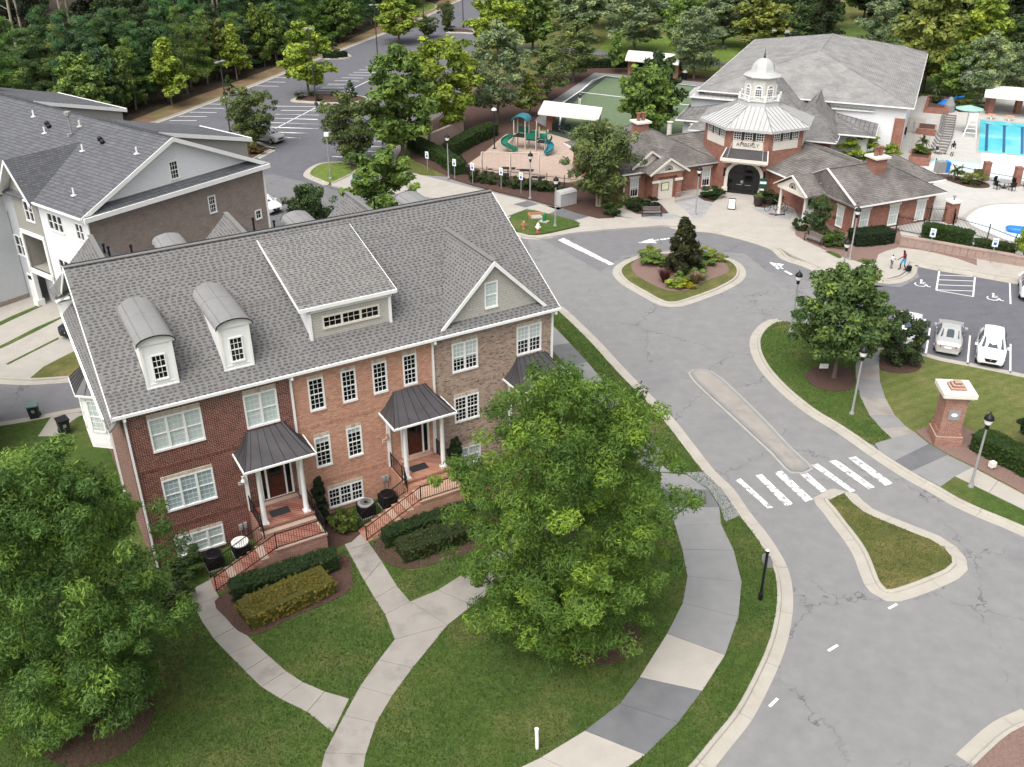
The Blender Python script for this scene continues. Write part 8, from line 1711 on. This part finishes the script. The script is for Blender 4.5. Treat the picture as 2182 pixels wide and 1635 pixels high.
for a, b in zip(pw[:-1], pw[1:]):
    L = (b-a).length; k = int(L/.6); zt = .75 if a.x < 42 else .55
    for r_ in range(3):
        for i in range(k): m = MB(); p, q = a.lerp(b, i/k)-pw[0], a.lerp(b, (i+.97)/k)-pw[0]; m.bar((*p, r_*.25+.12), (*q, r_*.25+.12), .4, .24); m.build('block', X['walltan'], t)
    m = MB(); m.bar((*(a-pw[0]), .81), (*(b-pw[0]), .81), .5, .12); m.build('coping', X['walltan'], t)
hedge([(37.2, 83.3), (38.9, 82.1), (40.6, 80.9)], 1.3, 1.5, (.05,.09,.022), 'bright green tall hedge above the retaining wall', 300, .10); hedge([(40.8, 80.6), (42.4, 79.6), (43.6, 78.9)], 1.0, 1.0, (.055,.08,.025), 'lower olive hedge continuing above the retaining wall', 260, .10); bush(45.2, 77.6, 1.3, 1.0, (.05,.08,.025), 'dark shrub at the right edge above the retaining wall')
# clubhouse foundation planting
for x, y, h, r_, c_, l in ((12.2, 91.5, 1.15, 1.05, (.03,.055,.018), 'dark rounded boxwood left of the clubhouse side door'), (13.7, 91.9, 1.05, .9, (.025,.042,.018), 'darker rounded boxwood next to the clubhouse side door'), (9.7, 90.0, 1.2, .95, (.045,.09,.02), 'bright rounded boxwood under the blossoming crepe myrtle'), (20.3, 95.2, 1.1, 1.25, (.03,.06,.018), 'wide dark boxwood left of the clubhouse entrance'), (25.9, 93.6, 1.1, 1.2, (.035,.06,.02), 'dark boxwood behind the bicycles'),
    (26.8, 85.7, 1.15, .8, (.04,.075,.02), 'rounded boxwood at the porch end of the right mulch bed'), (28.9, 82.8, .9, 1.0, (.06,.10,.022), 'low green shrub behind the right bench'), (28.7, 81.5, 1.05, 1.1, (.065,.115,.022), 'bright green rounded shrub right of the bench')): bush(x, y, h, r_, c_, l, key='round_shrub')
hedge([(30.4, 82.0), (32.4, 82.3), (34.0, 82.9)], 1.9, 1.25, (.028,.048,.018), 'broad dark hedge under the windows of the right clubhouse wing', 300, .09, top_round=.6)
for i, (x, y, h, r_, c_, l) in enumerate(((-31.2, 109.5, .8, 1.0, (.10,.075,.03), 'rusty low shrub at the front of the crepe myrtle island'), (-33.0, 111.5, .8, 1.0, (.08,.085,.03), 'olive low shrub at the left of the crepe myrtle island'), (-29.8, 111.8, .9, 1.1, (.11,.08,.03), 'rusty low shrub at the right of the crepe myrtle island'), (-32.0, 113.3, .8, 1.0, (.075,.08,.03), 'olive low shrub behind the crepe myrtle trunks'),
    (-30.0, 140.0, .7, .9, DG, 'low dark shrub at the left tip of the tall lamp island'), (-28.3, 141.4, .6, .7, DG, 'second low dark shrub from the left on the tall lamp island'), (-25.2, 141.8, .6, .8, DG, 'low dark shrub behind the tall lamp on its island'), (-23.6, 140.6, .6, .8, DG, 'low dark shrub right of the tall lamp on its island'), (-27.0, 138.6, .5, .7, (.06,.05,.025), 'brownish low shrub in front of the tree on the tall lamp island'), (-37.0, 119.6, .7, 1.2, DG, 'low dark hedge shrub at the foot of the first conical evergreen'), (-12, 196.5, .9, 1.3, KG, 'dark low shrubs on the farthest island'))): bush(x, y, h, r_, c_, l)
t = None; hedge([(-31.6, 170.2), (-29.6, 169.9), (-28.0, 171.2)], 1.2, .8, (.03,.05,.02), 'low clipped hedge ringing the far conical evergreen', 150, .14)
hedge([(10, 160.5), (20, 161), (27, 158.5)], 1.2, 1.2, (.03,.05,.02), 'dark hedge behind the far white canopy', 120, .16)
t = thing('trash_can', 'black trash can beside the far white canopy', 'trash can', (26.4, 151.6, .17)); m = MB(); m.lathe([(.35, 0), (.38, 1.0)], 12); m.build('can', X['black'], t); m = MB(); m.lathe([(.4, 1.0), (.4, 1.1), (.2, 1.3)], 12); m.build('lid', X['white'], t)
# bicycle loops on the small island
t = thing('bike_rack', 'dark looped bike rack on the small grass island', 'bike rack', (-17.6, 104.6, .15), R(70)); m = MB()
for i in range(4): m.tube([(i*.28, 0, 0), (i*.28, 0, .75)]+[(i*.28+.14-.14*math.cos(a), 0, .75+.14*math.sin(a)) for a in np.linspace(.3, PI-.3, 5)]+[(i*.28+.28, 0, .75), (i*.28+.28, 0, 0)], .03, 6)
m.build('loops', X['metal_seam'], t)
# white shelters
def shelter(q, zt, posts, label, mat='brick_club', slope=0.0):
    t = thing('shade_shelter', label, 'shelter', (*q[0], .15)); o = Vector((*q[0], 0)); P = [Vector((*p, 0))-o for p in q]; m = MB(); zz = (zt, zt+slope, zt+slope, zt); m.extr([P[i]+Vector((0, 0, zz[i])) for i in range(4)], (0, 0, -.14)); fixn(m.build('roof', X['canvas'], t))
    e = MB()
    for i in range(4): e.bar(P[i]+Vector((0, 0, zz[i]-.1)), P[(i+1) % 4]+Vector((0, 0, zz[(i+1) % 4]-.1)), .12, .24)
    e.build('eave_trim', X['stone'], t)
    for x, y in posts: x -= q[0][0]; y -= q[0][1]; m = MB(); m.box(x-.35, x+.35, y-.35, y+.35, 0, zt-.1); m.build('pillar', X[mat], t)
shelter([(3.35, 120.4), (4.3, 126.8), (11.4, 122.9), (10.45, 117.1)], 2.5, [(4.75, 121.9), (5.3, 125.4), (10.3, 119), (10.8, 122)], 'white roofed shelter between the playground and the court'); shelter([(17.4, 152.9), (18.7, 160.3), (26.4, 156.6), (24.9, 149.3)], 2.7, [(25.6, 154.2), (24.9, 151.2), (18.4, 154.3), (19.2, 158)], 'white roofed shelter on the far side of the sports court'); shelter([(61.6, 128.3), (64.6, 134.7), (78.2, 128), (75.2, 121.6)], 2.6, [(63.7, 131.2), (66.9, 129.6), (70, 128), (63.2, 129.5), (73, 126.5)], 'long white roofed shelter behind the swimming pool')
# playground tower, slides, swings
t = thing('play_structure', 'playground tower with teal roof, green spiral slide and tan posts', 'play structure', (1.2, 113.6, .16), R(-20))
for x, y, h in ((-.7, -.7, 3.4), (.7, -.7, 3.4), (-.7, .7, 3.4), (.7, .7, 3.4), (2.0, -.6, 2.5), (2.0, .6, 2.5), (3.1, -.5, 2.3), (3.1, .5, 2.3), (1.4, 1.4, 2.9)): m = MB(); m.tube([(x, y, 0), (x, y, h)], .075, 8); m.build('post', X['tanpost'], t, True, 50)
m = MB(); N = 9; a_ = [(.95*math.cos(PI*i/N), 3.3+.62*math.sin(PI*i/N)) for i in range(N+1)]
for (x0, z0), (x1, z1) in zip(a_[:-1], a_[1:]): m.extr([(x0, -.95, z0), (x1, -.95, z1), (x1, .95, z1), (x0, .95, z0)], (0, 0, -.06))
fixn(m.build('roof', X['teal_plastic'], t)); m = MB(); m.box(-.75, .75, -.75, .75, 1.45, 1.55); m.box(.75, 2.05, -.6, .6, 1.15, 1.25); m.box(2.05, 3.15, -.55, .55, .95, 1.05); m.build('deck', X['metal_seam'], t)
m = MB(); m.box(-.75, .75, .70, .78, 1.6, 2.4); m.box(.8, 2.0, .58, .64, 1.3, 2.0); m.box(2.1, 3.1, .5, .56, 1.1, 1.8); m.box(.8, 2.0, -.64, -.58, 1.3, 2.0); m.build('panel', X['green_plastic'], t)
def spiral(mb, pts, w_=.34):
    prev = None
    for i, p in enumerate(pts):
        p = Vector(p); d = (Vector(pts[min(i+1, len(pts)-1)])-Vector(pts[max(i-1, 0)])); d.z = 0; d.normalize(); s = Vector((-d.y, d.x, 0)); ring = [p+s*w_+Vector((0, 0, .28)), p+s*w_*.9, p-s*w_*.9, p-s*w_+Vector((0, 0, .28))]
        if prev:
            for k in range(3): mb.quad(prev[k], prev[k+1], ring[k+1], ring[k])
        prev = ring
m = MB(); spiral(m, [(-.5-.75*math.sin(a*1.0)-.2, -.75-1.5*(a/4.6)-.35*(1-math.cos(a*1.3)), 1.55-1.35*(a/4.6)) for a in np.linspace(0, 4.6, 22)], .4); m.build('slide', X['green_plastic'], t, True, 50)
m = MB(); spiral(m, [(3.15+.9*math.sin(a), -.5+.9*(1-math.cos(a))*-1, 1.1-.9*(a/2.6)) for a in np.linspace(0, 2.6, 14)], .36); m.build('slide', X['teal_plastic'], t, True, 50); m = MB(); m.tube([(3.2, -.3, 1.7), (3.5, -.7, 1.6)], .55, 12, cap=False); m.build('slide_hood', X['green_plastic'], t)
m = MB()
for i in range(6): m.box(-1.55, -.75, -.1-.0, .1, .2*i+.2, .2*i+.25)
m.tube([(-1.5, -.15, 0), (-.8, -.15, 1.5)], .03, 6); m.tube([(-1.5, .15, 0), (-.8, .15, 1.5)], .03, 6); m.build('ladder', X['tanpost'], t)
t = thing('swing_set', 'tan framed swing set in front of the playground tower', 'swing set', (-3.2, 103.5, .16), R(-4)); fr_ = MB()
for x in (0, 3.1, 6.2): m = MB(); m.tube([(x, -.9, 0), (x, -.55, 1.6), (x, -.3, 2.2), (x, 0, 2.35), (x, .3, 2.2), (x, .55, 1.6), (x, .9, 0)], .06, 8); m.build('frame_leg', X['tanpost'], t, True, 60)
m = MB(); m.tube([(0, 0, 2.35), (6.2, 0, 2.35)], .055, 8); m.build('top_bar', X['tanpost'], t)
for x in (.9, 2.1, 4.0, 5.3):
    m = MB(); m.tube([(x-.22, 0, 2.3), (x-.22, 0, .55)], .008, 4); m.tube([(x+.22, 0, 2.3), (x+.22, 0, .55)], .008, 4); m.build('chain', X['grey_pole'], t); m = MB(); m.box(x-.25, x+.25, -.1, .1, .5, .55); m.build('seat', X['rubber'], t)
for x, y, l in ((-.3, 105.4, 'dark rubber mat under the slide side of the swings'), (1.7, 104.6, 'dark rubber mat behind the right swings'), (-.8, 103.2, 'dark rubber mat under the middle swing'), (2.9, 102.0, 'dark rubber mat under the right swing')): t = thing('rubber_mat', l, 'rubber mat', (x, y, .165), R(-10)); m = MB(); m.box(-.75, .75, -.4, .4, 0, .03); m.build('mat', X['rubber'], t)
t = thing('picnic_table', 'dark green picnic table under the playground shelter', 'picnic table', (6.6, 121.0, .17), R(40)); m = MB(); m.box(-.9, .9, -.4, .4, .72, .77); m.build('table_top', plain('table_green', (.03,.06,.06), .5), t)
for s in (-1, 1): m = MB(); m.box(-.9, .9, s*.75-.13, s*.75+.13, .43, .47); m.build('seat', plain('table_green2', (.03,.06,.06), .5), t); m = MB(); m.bar((s*.7, -.7, 0), (s*.7, 0, .72), .05, .05); m.bar((s*.7, .7, 0), (s*.7, 0, .72), .05, .05); m.bar((s*.7, -.8, .42), (s*.7, .8, .42), .05, .05); m.build('leg', X['black'], t)
# ---- pool side
sheet('beach_pool', [(45.6, 104.2), (46.2, 107.6), (48.8, 108.3), (52.5, 106.6), (54.3, 110.9), (60.0, 108.9), (62, 104), (56.5, 99.2), (53, 100.6), (50, 102.3)], .164, bpy.data.objects['wading_pool'].data.materials[0])
m = MB()
for a, b in (((46.2, 107.6), (48.8, 108.3)), ((48.8, 108.3), (52.5, 106.6))): stripe(a, b, .45, .17, m)
tag(m.build('pool_tile_edge', plain('tile_teal', (.30,.58,.62), .3)), kind='structure')
def umbrella(x, y, h, r_, mat, label):
    t = thing('pool_umbrella', label, 'umbrella', (x, y, .16)); m = MB(); m.tube([(0, 0, 0), (0, 0, h)], .035, 8); m.build('pole', X['grey_pole'], t); m = MB(); m.lathe([(.25, 0), (.25, .12)], 12); m.build('base', plain('base_red', (.35,.12,.09), .7), t)
    m = MB(); n = 8; vs = [(r_*math.cos(k*PI/4), r_*math.sin(k*PI/4), h-.45) for k in range(8)]+[(0, 0, h)]; m.add(vs, [(k, (k+1) % 8, 8) for k in range(8)]); m.add([(v[0]*.98, v[1]*.98, v[2]-.03) for v in vs], [((k+1) % 8, k, 8) for k in range(8)]); m.build('canopy', X[mat], t)
umbrella(56.2, 120.2, 3.3, 1.7, 'teal_canvas', 'teal pool umbrella above the lifeguard chair')
t = thing('lifeguard_chair', 'tall white lifeguard chair at the pool edge', 'lifeguard chair', (56.1, 118.4, .16), R(-25)); m = MB()
for sx in (-1, 1):
    for sy in (-1, 1): m.bar((sx*.75, sy*.8, 0), (sx*.4, sy*.35, 1.9), .1, .1)
for z in (.5, 1.0, 1.45): f = 1-z/1.9*.5; m.bar((-.75*f, -.8*f, z), (.75*f, -.8*f, z), .1, .06)
m.build('frame', X['white'], t); m = MB(); m.box(-.45, .45, -.4, .4, 1.9, 1.96); m.box(-.45, .45, .35, .42, 1.96, 2.7); m.box(-.45, -.38, -.4, .4, 2.2, 2.26); m.box(.38, .45, -.4, .4, 2.2, 2.26); m.build('seat', X['white'], t)
def lounger(x, y, rz, label):
    t = thing('pool_lounger', label, 'lounger', (x, y, .16), rz, 'brown pool loungers in a row'); m = MB(); m.box(-.33, .33, -.9, .35, .32, .37); m.build('seat', X['wood_grey'], t); m = MB(); m.extr([(-.33, .35, .35), (.33, .35, .35), (.33, .9, .85), (-.33, .9, .85)], (0, .02, -.05)); fixn(m.build('backrest', X['wood_grey'], t)); m = MB()
    for sx in (-.3, .3):
        for sy in (-.8, .3): m.box(sx-.025, sx+.025, sy-.025, sy+.025, 0, .32)
    m.build('legs', X['metal_seam'], t)
ll = ('brown slatted pool lounger in the row by the brick planters', )
A0, A1 = Vector((57.0, 127.2)), Vector((52.9, 118.0)); B0, B1 = Vector((51.9, 115.9)), Vector((49.3, 110.9))
nsay = ('first', 'second', 'third', 'fourth', 'fifth', 'sixth', 'seventh', 'eighth', 'ninth')
for i in range(9): p = A0.lerp(A1, i/8); lounger(p.x, p.y, R(66), nsay[i]+' slatted lounger from the blue slide in the long row')
for i in range(5): p = B0.lerp(B1, i/4); lounger(p.x, p.y, R(66), nsay[i]+' slatted lounger from the middle planter in the short row')
for pts, l in (([(52.6, 129.6), (55.0, 130.9), (57.3, 137.0), (58.4, 131.6), (56.2, 128.2)], 'brick planter with a palm beside the blue slide'), ):
    t = thing('brick_planter', l, 'planter', (0, 0, .15)); m = MB(); m.prism([(54.8, 130.2), (58.0, 137.4), (60.2, 136.3), (58.4, 131.6), (57.6, 128.9)], 0, .7); m.build('planter_wall', X['brick_club'], t); m = MB(); m.prism([(55.3, 130.5), (58.2, 136.8), (59.8, 136.0), (58.0, 131.8), (57.3, 129.6)], .7, .72); m.build('bed', X['mulch'], t)
t = thing('brick_planter', 'low brick planter in the middle of the pool steps', 'planter', (51.3, 119.9, .15), R(66)); m = MB(); m.box(-1.4, 1.4, -1.1, 1.1, 0, .8); m.build('planter_wall', X['brick_club'], t); m = MB(); m.box(-1.2, 1.2, -.9, .9, .8, .82); m.build('bed', X['mulch'], t); m = MB(); m.tube([(-1.3, 1.4, 0), (-1.3, 1.4, 1.3), (1.2, 1.6, 1.0), (1.2, 1.6, 0)], .04, 6); m.build('handrail', X['grey_pole'], t)
t = thing('brick_planter', 'brick planter with a palm at the near end of the loungers', 'planter', (45.9, 107.3, .15), R(66)); m = MB(); m.box(-1.5, 1.9, -1.0, 1.2, 0, .9); m.build('planter_wall', X['brick_club'], t); m = MB(); m.box(-1.3, 1.7, -.8, 1.0, .9, .92); m.build('bed', X['mulch'], t)
for a, b, zz in (((49.2, 127.2), (55.2, 129.2), .0),): pass
for x0, z_ in ((0, .18), (.9, .12)):
    t_ = Vector((52.9-47.7, 122-111)); sheet('pool_step', [(52.0+x0, 127.2-x0*.4), (52.9+x0, 126.8-x0*.4), (49.8+x0, 119.8-x0*.4), (48.9+x0, 120.2-x0*.4)], .15+z_, X['conc_l'], z0=.1); sheet('pool_step', [(49.4+x0, 118.8-x0*.4), (50.3+x0, 118.4-x0*.4), (46.9+x0, 110.6-x0*.4), (46.0+x0, 111-x0*.4)], .15+z_, X['conc_l'], z0=.1)
def palm(x, y, h, label, n=26, z=.9, seed=1):
    g = random.Random(seed); t = thing('palm', label, 'palm', (x, y, z)); m = MB(); m.tube([(0, 0, 0), (.03, 0, h*.5), (0, 0, h)], [.13, .10, .09], 8); m.build('trunk', X['bark'], t); m = MB()
    for i in range(n):
        a = g.uniform(0, 2*PI); el = g.uniform(-.3, 1.1); L = g.uniform(.8, 1.2); prev = Vector((0, 0, h)); d = Vector((math.cos(a)*math.cos(el), math.sin(a)*math.cos(el), math.sin(el)))
        for k in range(4):
            nx = prev+d*L/4; s = Vector((-math.sin(a), math.cos(a), 0))*(.16*(1-k/5)); m.add([prev-s, prev+s, nx+s*.8, nx-s*.8], ((0, 1, 2, 3),), 0, g.random()); prev = nx; d = (d+Vector((0, 0, -.28))).normalized()
    o = m.build('fronds', X['leaf'], t); o.color = (.07,.105,.045, 1)
palm(57.9, 134.6, 1.5, 'spiky palm in the brick planter by the blue slide', seed=3); palm(46.2, 108.2, 1.3, 'spiky palm in the brick planter at the near loungers', seed=5, z=1.05); palm(47.0, 100.6, 1.0, 'small palm in the bed above the terrace', z=.16, seed=7)
bush(46.0, 107.6, 1.0, 1.1, (.10,.15,.03), 'light green shrub under the near palm', z=1.0); bush(57.4, 132.8, .9, 1.0, (.05,.08,.03), 'dark shrub under the planter palm by the slide', z=.85); bush(48.5, 99.6, 1.3, 1.6, (.15,.175,.06), 'yellow flowering shrub in the bed above the terrace'); bush(60.8, 131.6, .8, 1.3, DG, 'low dark shrub left in the bed before the pool shelter'); bush(62.8, 132.6, .9, 1.2, DG, 'low dark shrub right in the bed before the pool shelter'); bush(62.0, 134.4, .9, 1.3, OG, 'olive shrub at the back of the bed before the pool shelter')
sheet('terrace_bed', smooth2([(45.6, 102.6), (47.5, 98.3), (49.6, 98.0), (50.0, 99.8), (47.5, 102.4)], .5, True), .16, X['mulch'], z0=.1); sheet('shelter_bed', smooth2([(59.4, 133), (60.2, 130.8), (63.2, 131.0), (64.2, 134), (61.8, 137)], .5, True), .16, X['mulch'], z0=.1)
t = thing('water_slide', 'bright blue curled water slide beside the brick planter', 'water slide', (58.3, 130.6, .16), R(-20)); m = MB(); spiral(m, [(1.1*math.cos(a), 1.1*math.sin(a), 2.0-1.8*(a/3.4)) for a in np.linspace(0, 3.4, 18)], .5); m.build('chute', X['blue_plastic'], t, True, 50); m = MB(); m.lathe([(.7, 0), (.7, .9), (.4, 1.5), (.2, 1.9)], 10); m.build('rock_base', X['conc_g'], t)
def tableset(x, y, label, dark=True, n=4, rr=.65):
    t = thing('terrace_table', label, 'table', (x, y, .16), rng.uniform(0, 2), 'terrace tables'); m = MB(); m.lathe([(rr, .70), (rr, .735)], 20); m.build('table_top', X['grey_pole'] if not dark else X['metal_seam'], t); m = MB(); m.lathe([(.28, 0), (.05, .06), (.04, .70)], 10); m.build('pedestal', X['black'], t)
    for i in range(n):
        a = 2*PI*i/n+.4; px_, py_ = x+1.0*math.cos(a), y+1.0*math.sin(a); c = thing('terrace_chair', 'black chair at the %s of ' % ('back right', 'back left', 'front left', 'front right')[int((a % (2*PI))/(PI/2))]+label, 'chair', (px_, py_, .16), a+PI/2, 'terrace chairs'); m = MB(); m.box(-.24, .24, -.24, .24, .42, .46); m.build('seat', X['black'], c); m = MB(); m.box(-.24, .24, -.27, -.23, .46, .92); m.build('backrest', X['black'], c); m = MB()
        for sx in (-.21, .21):
            for sy in (-.21, .21): m.box(sx-.018, sx+.018, sy-.018, sy+.018, 0, .42)
        m.build('legs', X['black'], c)
tableset(51.1, 97.8, 'round grey terrace table between brick pillars', False); tableset(54.0, 97.2, 'round terrace table at the right edge'); tableset(47.2, 118.6, 'dark square table beside the hall corner')
for x, y, l in ((50.2, 100.5, 'left brick fence pillar behind the terrace table'), (52.65, 98.6, 'right brick fence pillar behind the terrace table')): t = thing('brick_pillar', l, 'pillar', (x, y, .15)); m = MB(); m.box(-.32, .32, -.32, .32, 0, 1.9); m.build('shaft', X['brick_club'], t); m = MB(); m.box(-.36, .36, -.36, .36, 1.9, 1.98); m.build('cap', X['brick_club'], t)
t = thing('brick_pillar', 'brick gate pillar with stone cap and finial beside the wading pool', 'pillar', (41.35, 87.5, .15), R(20)); m = MB(); m.box(-.45, .45, -.45, .45, 0, 2.0); m.build('shaft', X['brick_club'], t); m = MB(); m.box(-.6, .6, -.6, .6, 2.0, 2.16); m.build('cap', X['stone'], t); m = MB(); m.lathe([(.08, 2.16), (.05, 2.3), (.16, 2.5), (.14, 2.6)], 10); m.build('finial', X['grey_pole'], t)
t = thing('recycling_bins', 'grey and blue bin box by the pool fence', 'bin', (46.8, 103.5, .16), R(10)); m = MB(); m.box(-.7, .25, -.4, .4, 0, 1.2); m.build('cabinet', X['grey_pole'], t); m = MB(); m.box(.27, .75, -.38, .38, 0, 1.15); m.build('blue_bin', X['blue_plastic'], t)
t = thing('water_toy', 'blue boat shaped toy in the wading pool', 'pool toy', (46.6, 84.7, .17), R(-25)); m = MB(); m.lathe([(.8, 0), (1.0, .3), (.9, .45), (.5, .5)], 14); o = m.build('hull', X['blue_plastic'], t, True, 50); o.scale = (1.2, .6, 1)
t = thing('bike_stand', 'row of white arched bars by the right clubhouse wing', 'bike stand', (38.6, 88.3, .15), R(25)); m = MB()
for i in range(5): m.tube([(i*.35, -.5, 0)]+[(i*.35, -.5*math.cos(a), .55+.5*math.sin(a)) for a in np.linspace(0, PI, 8)]+[(i*.35, .5, 0)], .03, 6)
m.build('arches', X['white'], t)
m = MB(); C1, D1 = Vector(pl[0]), Vector(pl[1])
for k, (f, nm) in enumerate(((.18, 'first'), (.5, 'second'), (.85, 'third'))): p = C1.lerp(D1, f)+Vector((.5, 1.0)); t = thing('starting_block', nm+' orange topped starting block from the left at the pool end', 'starting block', (p.x, p.y, .16), R(-25), 'starting blocks'); m = MB(); m.box(-.45, .45, -.35, .35, .5, .58); m.build('platform', X['orange'], t); m = MB(); m.box(-.1, .1, -.1, .1, 0, .5); m.build('leg', X['white'], t)
